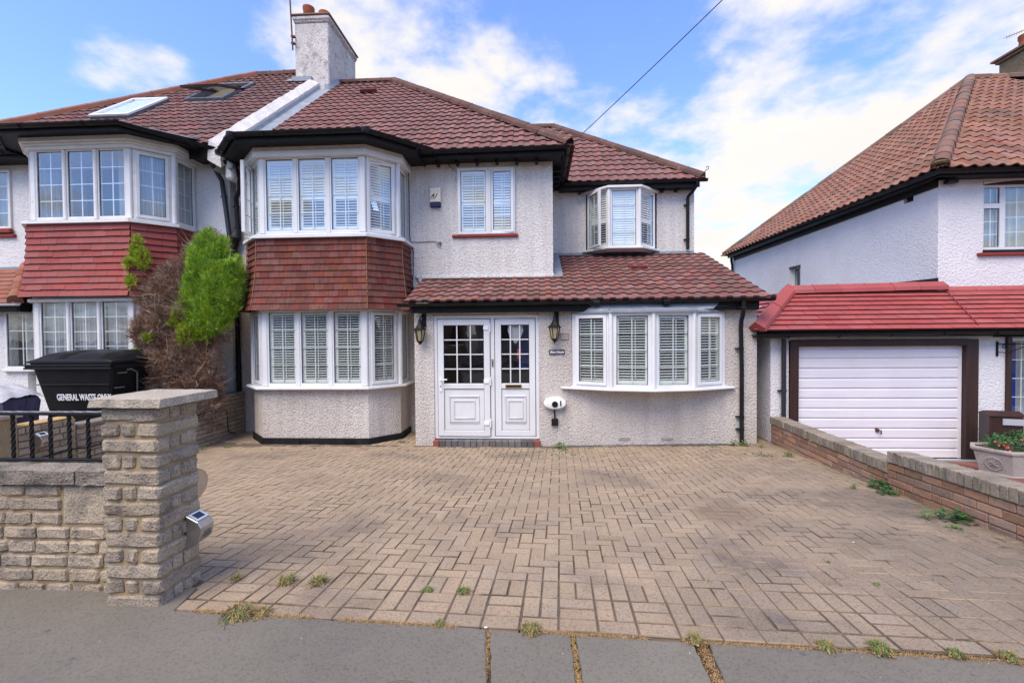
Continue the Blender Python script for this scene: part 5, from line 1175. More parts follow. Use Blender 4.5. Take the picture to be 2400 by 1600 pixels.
# gate pier ---------------------------------------------------------------
pier = empty('gate_pier', (-2.266, 2.56, 0), 'square stone-block gate pier with flat overhanging stone cap beside the drive', 'pier')
PX0, PX1, PY0, PY1 = -2.428, -2.104, 2.398, 2.722
b = MB(); b.box(PX0+.014, PX1-.014, PY0+.014, PY1-.014, -.15, 1.146); obj('mortar_core', b, mortar, pier)
ch = 1.146/13
for r in range(13):
    z0 = r*ch+.001; h = ch-.013; zc = z0+h/2+.004
    odd = r % 2
    # the four sides: even courses have long stone in front and short pieces at the side; odd the reverse
    if (12-r) % 2 == 0:
        put_block('stone_block', V(((PX0+PX1)/2, PY0+.05, zc)), X_, NY, .322, .10, h, stone_m, pier, .012, .0045)
        put_block('stone_block', V((PX1-.05, PY0+.138, zc)), Y_, X_, .064, .10, h, stone_m, pier, .01, .004)
        put_block('stone_block', V((PX1-.05, PY0+.245, zc)), Y_, X_, .125, .10, h, stone_m, pier, .012, .004)
        put_block('stone_block', V((PX0+.05, PY0+.22, zc)), Y_, NX, .20, .10, h, stone_m, pier, .012, .004)
    else:
        put_block('stone_block', V((PX0+.05, PY0+.048, zc)), X_, NY, .105, .10, h, stone_m, pier, .012, .0045)
        put_block('stone_block', V((PX0+.152, PY0+.045, zc)), X_, NY, .072, .09, h, stone_m, pier, .012, .0045)
        put_block('stone_block', V((PX1-.057, PY0+.160, zc)), Y_, X_, .322, .118, h, stone_m, pier, .012, .0045)
        put_block('stone_block', V((PX0+.05, PY0+.22, zc)), Y_, NX, .20, .10, h, stone_m, pier, .012, .004)
bm = bmesh.new(); bmesh.ops.create_grid(bm, x_segments=14, y_segments=14, size=.5)
r_ = bmesh.ops.extrude_face_region(bm, geom=bm.faces[:]); 
for v in [e for e in r_['geom'] if isinstance(e, bmesh.types.BMVert)]: v.co.z = -1
for v in bm.verts:
    top = v.co.z > -.5; ex = max(abs(v.co.x), abs(v.co.y)) > .49
    v.co.x *= .425; v.co.y *= .425; v.co.z *= .052
    k = .010 if ex else .0012; w_ = V((mnoise.noise(v.co*22), mnoise.noise(v.co*22+V((5, 1, 2))), mnoise.noise(v.co*22+V((1, 7, 2)))))
    v.co += V((w_.x*k, w_.y*k, w_.z*.0022))
    if top and ex: v.co.z -= .006; v.co.x *= .985; v.co.y *= .985
bmesh.ops.recalc_face_normals(bm, faces=bm.faces); me = bpy.data.meshes.new('cap_stone'); bm.to_mesh(me); bm.free(); me.materials.append(cap_m)
inst('cap_stone', me, M.Translation((-2.235, 2.56, 1.200)) @ M.Rotation(radians(-2.0), 4, 'Z'), pier)

# front wall ----------------------------------------------------------------
fwall = empty('garden_wall', (-4.0, 2.6, 0), 'low front garden wall of buff stone blocks with rough coping under black railing', 'wall')
b = MB(); b.box(-6.2, PX0, 2.545, 2.70, -.2, .672); obj('mortar_core', b, mortar, fwall)
zc_ = [(.588, .660), (.503, .578), (.418, .493), (.333, .408), (.248, .323), (.163, .238), (.078, .153), (-.01, .068)]
big = (-2.815, -2.432, .418, .660)
for r, (z0, z1) in enumerate(zc_):
    x = PX0-.004
    if r <= 2: x = big[0]-.012
    else: x -= [.10, .02, .13, .05, .12][r-3]*0
    first = True
    while x > -5.2:
        L_ = R.choice([.19, .21, .23, .17]) if not (r == 1 and first) else .335
        if first and r == 3: L_ = .12
        if first and r == 5: L_ = .14
        if first and r == 7: L_ = .15
        first = False
        put_block('stone_block', V((x-L_/2, 2.575, (z0+z1)/2)), X_, NY, L_-.012, .09, z1-z0-.004, stone_m, fwall, .011, .0045)
        x -= L_
put_block('stone_block', V(((big[0]+big[1])/2, 2.578, (big[2]+big[3])/2)), X_, NY, big[1]-big[0], .09, big[3]-big[2]-.006, stone_m, fwall, .012, .004)
x = PX0+.01
for L_ in (.28, .52, .55, .6, .5):
    bm = bmesh.new(); bmesh.ops.create_cube(bm, size=1)
    for v in bm.verts: v.co = V((v.co.x*(L_-.012), v.co.y*.27, v.co.z*.095))
    bmesh.ops.subdivide_edges(bm, edges=bm.edges[:], cuts=5, use_grid_fill=True)
    for v in bm.verts:
        e = abs(v.co.y) > .13; kk = .010
        w_ = V((0, mnoise.noise(v.co*16+V((x*9, 0, 0))), mnoise.noise(v.co*16+V((3, x*7, 2))))); v.co += w_*kk
        if v.co.z > .04 and e: v.co.z -= .016
    me = bpy.data.meshes.new('coping_stone'); bm.to_mesh(me); bm.free(); me.materials.append(stone_dark)
    inst('coping_stone', me, M.Translation((x-L_/2, 2.632, .72)), fwall); x -= L_

# railing
rail = empty('railing', (-3.5, 2.63, .77), 'black wrought iron railing with twisted bars on the front garden wall', 'railing')
b = MB(); pts = [V((-2.44-i*.02, 2.628, 1.073+.0012*sin(i*1.9))) for i in range(150)]
b.obox(V((-5.4, 2.628, 1.065)), X_, NY, 0, 2.97, -.018, .018, -.008, .008); obj('top_rail', b, black_paint, rail, bevel=.003)
b = MB(); b.tube([V((-2.44-i*.03, 2.622, 1.0765+.0012*sin(i*2.1))) for i in range(99)], .0075, 6); obj('hammered_edge', b, mat('worn_metal', (.22, .22, .24), (.12, .12, .13), 40, .45, metal=.6), rail)
b = MB(); b.obox(V((-5.4, 2.628, .785)), X_, NY, 0, 2.97, -.016, .016, -.007, .007); obj('bottom_rail', b, black_paint, rail, bevel=.003)
tw = MB(); nseg = 26; vs = []; fs = []
for i in range(nseg+1):
    t = i/nseg; a = t*pi*3.4
    for j in range(8):
        q = a+2*pi*j/8; rr = .0115 if j % 2 == 0 else .0078; vs.append((cos(q)*rr, sin(q)*rr, t*.265))
for i in range(nseg):
    for j in range(8): a_ = i*8+j; b_ = i*8+(j+1) % 8; fs.append((a_, b_, b_+8, a_+8))
tw.add(vs, fs); twm = tw.mesh('twisted_bar'); twm.materials.append(black_paint)
for i in range(20): inst('twisted_bar', twm, M.Translation((-2.742-.1222*i, 2.628, .792)) @ M.Rotation(R.uniform(0, 1), 4, 'Z'), rail)
for x in (-2.47, -3.9, -5.35): b = MB(); b.tube([(x, 2.628, .70), (x, 2.628, 1.06)], .009, 6); obj('rail_post', b, black_paint, rail)

# wall between the two drives --------------------------------------------------
dw = empty('boundary_wall', (-5.8, 6.5, -.3), 'stone-block boundary wall stepping up between the two front drives', 'wall')
XF = -5.70
b = MB(); b.box(XF-.19, XF-.012, 5.30, 8.57, -.5, .395); b.box(XF-.19, XF-.012, 4.66, 5.30, -.5, .535); b.box(XF-.32, XF-.012+.03, 4.32, 4.66, -.5, .66); b.box(XF-.19, XF-.012, 2.72, 4.32, -.4, .50); obj('mortar_core', b, mortar, dw)
def course_run(y0, y1, ztop, zbot, ls):
    z = ztop; r = 0
    while z > zbot:
        h = .073; y = y0+(.0 if r % 2 else -.12)
        while y < y1:
            L_ = R.choice(ls); a, c = max(y, y0), min(y+L_, y1)
            if c-a > .03: put_block('stone_block', V((XF-.02, (a+c)/2, z-h/2)), Y_, X_, c-a-.011, .07, h-.010, stone_far, dw, .006, .003)
            y += L_
        z -= .077; r += 1
course_run(5.31, 8.56, .392, -.42, [.22, .26, .30, .34, .38])
course_run(4.67, 5.30, .530, -.30, [.16, .2, .24]); course_run(4.33, 4.65, .655, .1, [.12, .2])
y = 5.31
while y < 8.5:
    L_ = min(.62, 8.56-y); put_block('coping_stone', V((XF-.09, y+L_/2, .418)), Y_, X_, L_-.012, .25, .05, stone_dark, dw, .009, .004); y += L_
b = MB(); b.box(XF-.2, XF+.005, 4.66, 5.28, .535, .552); obj('mortar_topping', b, mat('ochre_mortar', (.50, .33, .15), (.42, .27, .12), 12, .95), dw, bevel=.005)
put_block('cap_stone', V((XF-.14, 4.49, .685)), Y_, X_, .40, .42, .05, cap_m, dw, .01, .004)
cb = empty('cable', (-5.66, 7.0, .2), 'thin dark cable clipped along the boundary wall face and bending down near the house', 'cable')
b = MB(); pts = [(XF+.028, 4.7, .14), (XF+.028, 5.2, .17), (XF+.028, 5.45, .13), (XF+.028, 6.2, .17), (XF+.028, 7.2, .20), (XF+.028, 7.9, .22)]
pts += [(XF+.028, 7.9+.12*sin(a), .10+.12*cos(a)) for a in [k*pi/12 for k in range(1, 7)]]+[(XF+.028, 8.03, -.1), (XF+.03, 8.05, -.25), (XF+.05, 8.2, -.30)]
b.tube(pts, .008, 6); obj('cable_run', b, black_plastic, cb)

# brick wall on the right -------------------------------------------------------
bw = empty('brick_wall', (3.75, 6.0, -.2), 'low orange brick boundary wall with on-edge brick coping stepping up towards the street', 'wall')
wd = (WL1-WL0).normalized(); wn = V((-1, 0, 0)); wn = (wn-wd*wn.dot(wd)).normalized()
def wall_at(Y): t = (Y-WL0.y)/wd.y; return WL0+wd*t
def wtop(Y):
    if Y > 4.93: return .135+(7.6-Y)*.007
    return .272+(4.9-Y)*.052
segs_ = [(7.60, 4.94), (4.93, 1.95)]
b = MB()
for Ya, Yb in segs_:
    Pa, Pb = wall_at(Ya), wall_at(Yb); k = 10
    for i in range(k):
        y0_ = Ya+(Yb-Ya)*i/k; y1_ = Ya+(Yb-Ya)*(i+1)/k; p0, p1 = wall_at(y0_), wall_at(y1_)
        z1_ = min(wtop(y0_+1e-4), wtop(y1_+1e-4))-.10 if y0_ <= 4.93 or y1_ >= 4.94 else .03
        q = [p0+wn*-.012, p1+wn*-.012, p1-wn*.20, p0-wn*.20]; b.prism([(v.x, v.y) for v in q][::-1], -.9, z1_+.02)
obj('mortar_core', b, mortar_grey, bw)
for Ya, Yb in segs_:
    Ln = (Ya-Yb)/abs(wd.y)
    slope = (wtop(Yb+.01)-wtop(Ya-.01))/Ln; wu = (wd+UP*slope).normalized(); wz = (UP-wu*UP.dot(wu)).normalized()
    n = int(Ln/.0765); st = Ln/n
    for i in range(n):
        Y = Ya-(i+.5)*st*abs(wd.y); P = wall_at(Y); 
        hgt = .118 if R.random() < .0 else .112
        put_block('coping_brick', P-wn*.094+UP*(wtop(Y)-hgt/2+R.uniform(-.003, .003)), wu, wn, st-.0095, .218, hgt, coping_m, bw, .006, .0035, wz)
    b = MB(); P0_ = wall_at(Ya-.005); b.obox(P0_+UP*(wtop(Ya-.01)), wu, wn, .004, Ln-.004, -.188, .004, -.115, -.009, w=wz); obj('coping_mortar', b, mortar, bw)
    rows = 6 if Ya > 5 else 7
    for r in range(rows):
        a = -.11 if r % 2 else 0.0
        while a < Ln:
            Lb = .215 if R.random() < .8 else .103
            a0_, a1_ = max(a, .002), min(a+Lb, Ln-.002); 
            if a1_-a0_ > .03:
                am = (a0_+a1_)/2; Y = Ya-am*abs(wd.y); zt_ = wtop(Y)-.125-r*.075-.0325
                if zt_ > gz(3.7, Y)-.10: put_block('brick', wall_at(Y)-wn*.05+UP*zt_+wn*R.uniform(-.002, .003), wu, wn, a1_-a0_-.0, .10, .064, brick_m, bw, .005, .002, wz)
            a += Lb+.010
# a stack-bonded end face where the taller part begins is left as brick ends

# =================================================================== FITTINGS ON THE HOUSE
def lantern(x, y, z, lab, tip):
    e = empty('wall_lantern', (x, y, z-.2), lab, 'lantern', 'lanterns by the front door')
    hx = 6; c = V((x, y-.13, z))
    b = MB(); b.lathe(c+UP*-.02, [(.108, -.008), (.112, 0), (.10, .010), (.07, .035), (.045, .075), (.03, .12), (.022, .165), (.012, .175)], hx); obj('lantern_roof', b, black_paint, e)
    b = MB(); b.lathe(c+UP*-.215, [(.045, 0), (.082, .187)], hx); obj('lantern_glass', b, amber, e)
    b = MB()
    for j in range(hx):
        a = 2*pi*j/hx; d = V((cos(a), sin(a), 0)); b.tube([c+d*.05+UP*-.215, c+d*.088+UP*-.028], .0075, 5)
    b.lathe(c+UP*-.25, [(.012, -.02), (.028, 0), (.05, .025), (.054, .04), (.05, .044)], hx)
    if tip: b.tube([c+UP*-.30, c+UP*-.25], .007, 6)
    obj('lantern_cage', b, black_paint, e)
    b = MB(); b.box(x+.0, x+.075, y-.025, y-.001, z+.02, z+.24) ; b.tube([c+UP*.15, c+UP*.19+Y_*.02, V((x+.035, y-.05, z+.20)), V((x+.035, y-.02, z+.15))], .011, 6)
    b.tube([V((x+.035, y-.012, z+.23)), V((x+.035, y-.012, z+.30))], .006, 5); obj('wall_bracket', b, black_paint, e, bevel=.004)
lantern(-1.92, 7.548, 1.62, 'black wall lantern to the left of the front door', False)
lantern(.292, 7.548, 1.64, 'black wall lantern to the right of the door, above the slate name plaque', True)
e = empty('name_plaque', (.33, 7.548, 1.21), 'small slate house name plaque below the right lantern', 'sign')
b = MB(); b.box(.20, .462, 7.531, 7.549, 1.168, 1.252); obj('plaque', b, slate_m, e, bevel=.003)
text_mesh('Eton House', .055, (.331, 7.529, 1.192), X_, UP, letter_w, 'lettering', e, sx=.85, bold=.001, shear=.35, depth=.001, align='CENTER')
e = empty('wall_vent', (.46, 7.54, 1.45), 'square metal vent cover on the wall right of the second lantern', 'vent')
b = MB()
for q in ((.385, .53, 1.405, 1.41), (.385, .53, 1.51, 1.515), (.385, .39, 1.41, 1.51), (.525, .53, 1.41, 1.51)): b.box(q[0], q[1], 7.538, 7.549, q[2], q[3])
obj('vent_frame', b, steel_dark, e)
b = MB(); b.box(.39, .525, 7.545, 7.549, 1.41, 1.51)
for k in range(6): b.box(.39, .525, 7.541, 7.545, 1.415+k*.016, 1.421+k*.016)
obj('vent_louvres', b, mat('vent_beige', (.42, .38, .34), None, 4, .6), e)
# bell box
e = empty('alarm_box', (-1.89, 8.59, 3.92), 'cream burglar alarm box with a dark blue base high on the white wall', 'alarm')
b = MB(); b.box(-1.995, -1.785, 8.525, 8.598, 4.00, 4.275); bb = obj('alarm_cover', b, cream_pl, e, bevel=.012)
b = MB(); b.prism([(-1.995, 8.598), (-1.985, 8.52), (-1.80, 8.52), (-1.785, 8.598)], 3.915, 3.998); obj('alarm_strobe', b, navy_pl, e, bevel=.008)
text_mesh('A1', .105, (-1.975, 8.5235, 4.085), X_, UP, letter_k, 'lettering', bb, sx=1.0, bold=.003, shear=.45, depth=.001)
b = MB(); b.box(-1.975, -1.885, 8.522, 8.5245, 4.062, 4.070)
for x, z in ((-1.98, 4.20), (-1.81, 4.20), (-1.98, 4.045), (-1.81, 4.045)): b.box(x-.005, x+.005, 8.522, 8.5245, z-.006, z+.006)
obj('cover_screws', b, letter_k, bb)
# charger
e = empty('ev_charger', (.29, 7.54, .27), 'white oval electric car charger with round black socket on the wall', 'charger')
b = MB(); n = 40
def ell(rx, rz, y): return [V((.290+rx*(abs(cos(a))**.92)*(1 if cos(a) > 0 else -1), y, .373+rz*(abs(sin(a))**.95)*(1 if sin(a) > 0 else -1))) for a in [2*pi*j/n for j in range(n)]]
rings = [ell(.165, .085, 7.549), ell(.182, .10, 7.52), ell(.182, .10, 7.46), ell(.174, .092, 7.445), ell(.15, .075, 7.437), ell(.001, .001, 7.435)]
vs = [v for r_ in rings for v in r_]; fs = [(i*n+j, i*n+(j+1) % n, (i+1)*n+(j+1) % n, (i+1)*n+j) for i in range(5) for j in range(n)]
b.add(vs, [f[::-1] for f in fs]); bb = obj('charger_body', b, white_pl, e, smooth=True)
b = MB(); b.tube([(.290, 7.44, .360), (.290, 7.425, .360)], .05, 24); b.tube([(.387, 7.434, .36), (.387, 7.434, .37)], .001, 4)
pts = [V((.385+.012*cos(a), 7.434, .373+(.034 if sin(a) > 0 else -.034)+.012*sin(a))) for a in [2*pi*j/16 for j in range(16)]]; b.extr(pts, (0, .01, 0)); obj('socket', b, black_plastic, bb)
b = MB(); b.box(.142, .215, 7.4395, 7.442, .3765, .380); obj('charger_mark', b, mat('pale_blue_mark', (.30, .42, .46), None, 3, .5), bb)
b = MB(); b.tube([(.283, 7.50, .29), (.285, 7.515, .22), (.290, 7.52, .15), (.290, 7.52, .10)], [.010, .011, .012, .016], 8); obj('charger_cable', b, black_plastic, e)
b = MB(); b.box(.235, .345, 7.49, 7.549, -.003, .112); obj('isolator', b, black_plastic, e, bevel=.008)
# vents and drain at the foot of the wall
for k, x in enumerate((1.335, 2.02)):
    e = empty('air_brick', (x+.1, 7.549, -.25), 'perforated air brick low in the wall, %s' % ('left of the two, nearer the door' if k == 0 else 'right of the two, nearer the downpipe'), 'air brick', 'air bricks under the bow window')
    b = MB(); b.box(x, x+.20, 7.545, 7.552, -.258, -.205); obj('air_brick_face', b, render_low, e)
    b = MB()
    for j in range(3):
        for i in range(12): b.box(x+.008+i*.0158, x+.016+i*.0158, 7.543, 7.5451, -.253+j*.016, -.244+j*.016)
    obj('holes', b, letter_k, e)
e = empty('channel_drain', (1.8, 7.50, -.33), 'slotted channel drain along the foot of the bow window wall', 'drain')
b = MB()
for i in range(100):
    x = .51+i*.0258; z = gz(x, 7.47)+.006; b.box(x, x+.011, 7.43, 7.525, z-.006, z)
for i in range(16):
    x0_ = .50+i*.1615; z = gz(x0_, 7.47)+.007; b.box(x0_, x0_+.1615, 7.415, 7.43, z-.02, z); b.box(x0_, x0_+.1615, 7.525, 7.54, z-.02, z)
obj('grating', b, drain_m, e)
# cable looping down the bay edge
e = empty('cable', (-2.33, 8.5, 3.5), 'thin black cable running down the wall beside the bay with two side loops', 'cable')
b = MB(); Pc = lambda x, y, Y=8.585: None
pts = [(-2.30, 8.2, 4.70), (-2.36, 8.4, 4.62), (-2.40, 8.585, 4.45), (-2.40, 8.585, 3.40), (-2.38, 8.58, 3.26), (-2.33, 8.585, 3.1), (-2.34, 8.585, 2.62), (-2.36, 8.585, 2.48)]
pts += [(-2.29+.075*cos(a), 8.58, 2.46+.075*sin(a)) for a in [pi+k*pi/8 for k in range(1, 11)]]+[(-2.27, 8.585, 2.58)]
b.tube(pts, .007, 6)
b.tube([(-2.38, 8.585, 3.27), (-2.2, 8.585, 3.265), (-1.92, 8.585, 3.275), (-1.87, 8.58, 3.25), (-1.865, 8.57, 3.18), (-1.83, 8.57, 3.16), (-1.80, 8.585, 3.20), (-1.81, 8.59, 3.26)], .0055, 6)
b.tube([(-1.65, 8.59, 4.72), (-1.60, 8.59, 4.66), (-1.53, 8.59, 4.60)], .005, 5)
obj('cable_run', b, black_plastic, e)
b = MB(); b.lathe((-1.82, 8.585, 3.25), [(.001, -.03), (.03, -.02), (.035, 0), (.03, .02), (.001, .03)], 10); b.lathe((-2.27, 8.585, 2.6), [(.001, -.03), (.03, -.02), (.035, 0), (.03, .02), (.001, .03)], 10); obj('wall_patch', b, render_chim, e)
e = empty('overhead_wire', (2.3, 9.5, 7), 'dark overhead telephone wire running up and right from the extension roof', 'wire')
b = MB(); A, B = V((1.145, 11.0, 6.26)), V((3.53, 9.0, 7.83)); D_ = (B-A)
b.tube([A+D_*t-UP*.05*(4*t*(2-t))*.25 for t in [k*.1 for k in range(0, 31)]], .0085, 6); obj('wire', b, black_plastic, e)
b = MB(); b.tube([A-D_*.0, A+V((-.35, -.25, -.45))], .006, 5); obj('wire_tail', b, black_plastic, e)
# aerials
e = empty('tv_aerial', (-6.45, 12.0, 9.1), 'tall rusty aerial pole strapped to the left corner of the white chimney', 'aerial')
b = MB(); b.tube([(-6.47, 12.03, 9.15), (-6.50, 12.03, 9.9), (-6.555, 12.0, 11.6)], .02, 8); b.box(-6.52, -6.42, 12.02, 12.1, 9.32, 9.36); b.box(-6.52, -6.42, 12.02, 12.1, 9.5, 9.54); obj('mast', b, rusty, e)
b = MB(); b.tube([(-6.42, 11.6, 10.92), (-6.9, 11.4, 10.75)], .008, 5)
for k in range(5): b.tube([(-6.6-k*.07, 11.55-k*.03, 10.82-k*.02), (-6.63-k*.07, 11.5-k*.03, 10.94-k*.02)], .005, 4)
obj('aerial_arms', b, rusty, e)
e = empty('tv_aerial', (13.6, 13.4, 9.3), 'spiky television aerial pointing left from the right house chimney', 'aerial')
b = MB(); A, B = V((13.75, 13.3, 9.80)), V((12.95, 13.4, 9.52)); b.tube([A, B], .010, 5)
for k in range(14): p = A.lerp(B, k/14+.05); b.tube([p+V((0, -.09, -.02)), p+V((0, .09, .02))], .005, 4); b.tube([p+V((0, 0, -.05)), p+V((0, 0, .05))], .005, 4)
b.tube([(13.75, 13.3, 9.15), (13.75, 13.3, 9.95)], .018, 6); obj('aerial_arms', b, steel_dark, e)

# solar wall lights -----------------------------------------------------------
def solar(P, outv, lab):
    """P wall point at mid height; outv outward"""
    P = V(P); o = V(outv); s = UP.cross(o).normalized()
    e = empty('solar_light', P, lab, 'solar light', 'solar wall lights')
    w = .055
    prof = [(0, .085), (.072, .048), (.094, .012), (.092, -.03), (.074, -.068), (.035, -.098), (0, -.112)]
    b = MB(); pts = [P-s*w+o*a+UP*z for a, z in prof]; b.extr(pts, s*(2*w)); obj('lamp_housing', b, steel, e, bevel=.003)
    u_ = (V((0, 0, 0))+o*.072-UP*.037).normalized(); q = P+UP*.085; nn_ = s.cross(u_); nn_ = nn_ if nn_.z > 0 else -nn_
    b = MB(); b.add([q+u_*a+s*c+nn_*.004 for a, c in ((.006, -.049), (.076, -.049), (.076, .049), (.006, .049))], [(0, 1, 2, 3)]); obj('lamp_top', b, white_pl, e)
    b = MB(); b.add([q+u_*a+s*c+nn_*.0055 for a, c in ((.018, -.032), (.062, -.032), (.062, .032), (.018, .032))], [(0, 1, 2, 3)]); obj('solar_cell', b, solar_cell, e)
    b = MB()
    for k in range(4): b.obox(P+o*.094, s, o, -.03, .03, -.006, .002-.001*k, -.018-k*.011, -.013-k*.011)
    obj('louvre_marks', b, steel_dark, e)
solar((PX1+.003, 2.643, .375), X_, 'brushed metal solar light low on the drive side of the stone pier')
solar((-2.185, PY1+.003, .62), Y_, 'grey solar light seen edge-on behind the stone pier')
solar((XF+.018, 4.88, .36), X_, 'solar light on the boundary wall seen through the railing')

# big bin -------------------------------------------------------------------
bn = empty('waste_bin', (-7.2, 7.2, -.2), 'large black wheeled waste container lettered GENERAL WASTE ONLY', 'bin')
bx0, bx1, by0, by1 = -7.80, -6.50, 6.62, 7.62
def tap(z): t = (1.05-z)/1.05; return .22*max(0, t)
b = MB(); vs = []
for z in (-.03, 1.04):
    k = tap(z); ky = k*.6; vs += [(bx0+k, by0+ky, z), (bx1-k, by0+ky, z), (bx1-k, by1-ky, z), (bx0+k, by1-ky, z)]
b.add(vs, [(0, 3, 2, 1), (0, 1, 5, 4), (1, 2, 6, 5), (2, 3, 7, 6), (3, 0, 4, 7)]); obj('bin_body', b, black_plastic, bn, bevel=.03)
b = MB(); b.box(bx0-.09, bx1+.03, by0-.05, by0+.02, 1.03, 1.055); b.box(bx0-.09, bx1+.03, by0-.055, by0+.02, 1.08, 1.105); b.box(bx0-.08, bx1+.02, by0-.04, by0+.02, 1.055, 1.08); b.box(bx0-.02, bx1+.02, by0-.01, by0+.03, 1.105, 1.132); b.box(bx1-.02, bx1+.01, by0+.03, by1, 1.10, 1.132); b.box(bx1-.03, bx1+.03, by0+.02, by1, 1.03, 1.10); b.box(bx0-.06, bx0, by0+.02, by1, 1.03, 1.10); b.box(bx0, bx1, by1-.03, by1+.02, 1.03, 1.10)
k_ = tap(.80); b.obox(V((bx0+k_, by0+k_*.6-.012, .79)), X_, NY, 0, bx1-bx0-2*k_, -.02, .012, -.008, .008)
obj('bin_rim', b, black_plastic, bn, bevel=.006)
lidp = [(by0-.04, 1.15), (by0-.03, 1.185), (by0+.03, 1.215), (by0+.14, 1.265), (by0+.4, 1.30), (by0+.75, 1.31), (by1+.03, 1.29), (by1+.05, 1.14)]
b = MB(); ns = 30; vs = []
for i in range(ns+1):
    x = bx0-.02+(bx1-bx0+.06)*i/ns; t = i/ns
    ed = min(1, min(t, 1-t)*8); h = sin(min(1, ed)*pi/2)
    pan = .0 if (t < .34 or .46 < t < .86) else -.03
    for y, z in lidp: vs.append((x, y, 1.15+(z-1.15)*(.25+.75*h)*(1 if z < 1.2 else 1)+(pan if z > 1.2 and by0+.02 < y < by0+.5 else 0)))
n = len(lidp); b.add(vs, [(i*n+j, (i+1)*n+j, (i+1)*n+j+1, i*n+j+1) for i in range(ns) for j in range(n-1)])
b.box(bx0-.03, bx1+.05, by0-.05, by1+.05, 1.13, 1.155); obj('bin_lid', b, black_plastic, bn, smooth=True)
b = MB(); b.tube([(bx1-.0, by0+.25, 1.0), (bx1+.03, by0+.3, 1.01), (bx1+.02, by0+.42, .95), (bx1-.06, by0+.50, .55)], .013, 6)
for z in (.95, .72, .48): b.box(bx1-tap(z)-.01, bx1-tap(z)+.035, by0+.10, by0+.25, z, z+.02)
b.tube([(bx1+.0, by1-.1, 1.0), (bx1-.1, by1-.12, .5)], .012, 6)
obj('bin_handle', b, steel_dark, bn)
for x in (bx0+.3, bx1-.3):
    for y in (by0+.25, by1-.25): b = MB(); b.tube([(x-.03, y, -.12), (x+.03, y, -.12)], .09, 14); obj('bin_wheel', b, black_plastic, bn, smooth=True)
kz = tap(.6)*.6
text_mesh('GENERAL WASTE ONLY', .140, (-7.445, by0+kz+.004-.016, .545), X_, V((0, -.126, 1)).normalized(), letter_w, 'lettering', bn, sx=.585, bold=.0035, depth=.002)
e = empty('paper_scrap', (-6.2, 7.5, .62), 'crumpled white rag on a grey tray beside the big black bin', 'rag')
b = MB(); b.box(-6.3, -5.98, 7.35, 7.65, .60, .63); obj('tray', b, steel_dark, e)
b = MB(); b.lathe((-6.14, 7.45, .63), [(.11, 0), (.10, .03), (.05, .06), (.02, .065)], 9, 1, .8); obj('rag', b, tarp_w, e)
b = MB(); b.tube([(-6.0, 7.45, .64), (-5.93, 7.5, .95)], .008, 5); obj('stick', b, steel_dark, e)
b = MB(); b.box(-6.35, -5.93, 7.2, 7.7, -.3, .60); obj('dark_box', b, black_plastic, e, bevel=.01)
# covered barbecue-like object at the frame edge
cv = empty('covered_object', (-7.1, 5.7, -.2), 'low object under a navy sheet with a pale weathered top at the left edge', 'covered object')
bm = bmesh.new(); bmesh.ops.create_grid(bm, x_segments=26, y_segments=18, size=.5); 
for v in bm.verts:
    x, y = v.co.x, v.co.y; X = -7.58+x*1.66; Y = 5.62+y*.50
    ex = max(0, abs(x)-.30)/.20; ey = max(0, abs(y)-.32)/.18
    z = .93-.10*ex-.04*ey-.04*max(0, x)*2+.018*mnoise.noise(V((x*7, y*7, 1)))+.012*mnoise.noise(V((x*20, y*16, 4)))
    if ex >= .99 or ey >= .99: z -= .035
    v.co = V((X, Y, z-.0))
me = bpy.data.meshes.new('cover_top'); bm.to_mesh(me); bm.free(); me.materials.append(tarp_w); o = bpy.data.objects.new('cover_top', me); _link(o, (0, 0, 0), cv)
for p in me.polygons: p.use_smooth = True
b = MB(); ring = []; 
for k in range(60):
    a = 2*pi*k/60; ca, sa = cos(a), sin(a); m_ = max(abs(ca), abs(sa)); ring.append((ca/m_, sa/m_))
vs = []
for lv, (z, s) in enumerate(((.80, .96), (.74, .985), (.55, .985), (.30, .96), (-.2, .93))):
    for k, (cx_, sy_) in enumerate(ring): vs.append((-7.58+.826*cx_*s+.012*sin(k*1.3+lv), 5.62+.247*sy_*s+.012*sin(k*1.7+lv*2), z-(.07*max(0, cx_) if lv < 2 else 0)))
b.add(vs, [(i*60+j, i*60+(j+1) % 60, (i+1)*60+(j+1) % 60, (i+1)*60+j) for i in range(4) for j in range(60)]); obj('cover_sides', b, tarp_n, cv, smooth=True)
b = MB(); b.box(-14, -5.9, 2.75, 8.6, -1.0, -.20); obj('garden_path', b, mortar_grey, kind='structure')

# mailbox, trough, bracket on the right ------------------------------------------
e = empty('mailbox', (6.97, 7.3, -.5), 'dark brown post box with a silver flap on the wall right of the garage', 'mailbox')
b = MB(); b.prism([(6.72, 7.12), (7.10, 7.02), (7.22, 7.30), (6.84, 7.42)], -.50, .24)
obj('box_body', b, brown_wood, e, bevel=.006)
b = MB(); b.add([(6.70, 7.10, .24), (7.12, 7.0, .24), (7.24, 7.31, .24), (6.83, 7.44, .24), (6.765, 7.27, .30), (7.18, 7.155, .30)], [(0, 1, 5, 4), (3, 4, 5, 2), (0, 4, 3), (1, 2, 5), (0, 3, 2, 1)]); obj('box_roof', b, brown_wood, e)
b = MB(); q0 = V((6.80, 7.095, 0)); qd = V((.38, -.10, 0)).normalized(); b.obox(q0, qd, qd.cross(UP), .06, .37, .002, .02, .115, .205); obj('letter_flap', b, mat('flap_grey', (.5, .5, .53), None, 3, .4, metal=.3), e)
tr = empty('stone_trough', (6.4, 6.5, -.46), 'pale cast stone trough planter with raised leaf medallions on red paving', 'planter')
top = [(6.02, 6.62), (6.02, 6.35), (6.16, 6.22), (6.75, 6.22), (6.90, 6.35), (6.90, 6.62)]; cx_, cy_ = 6.46, 6.45
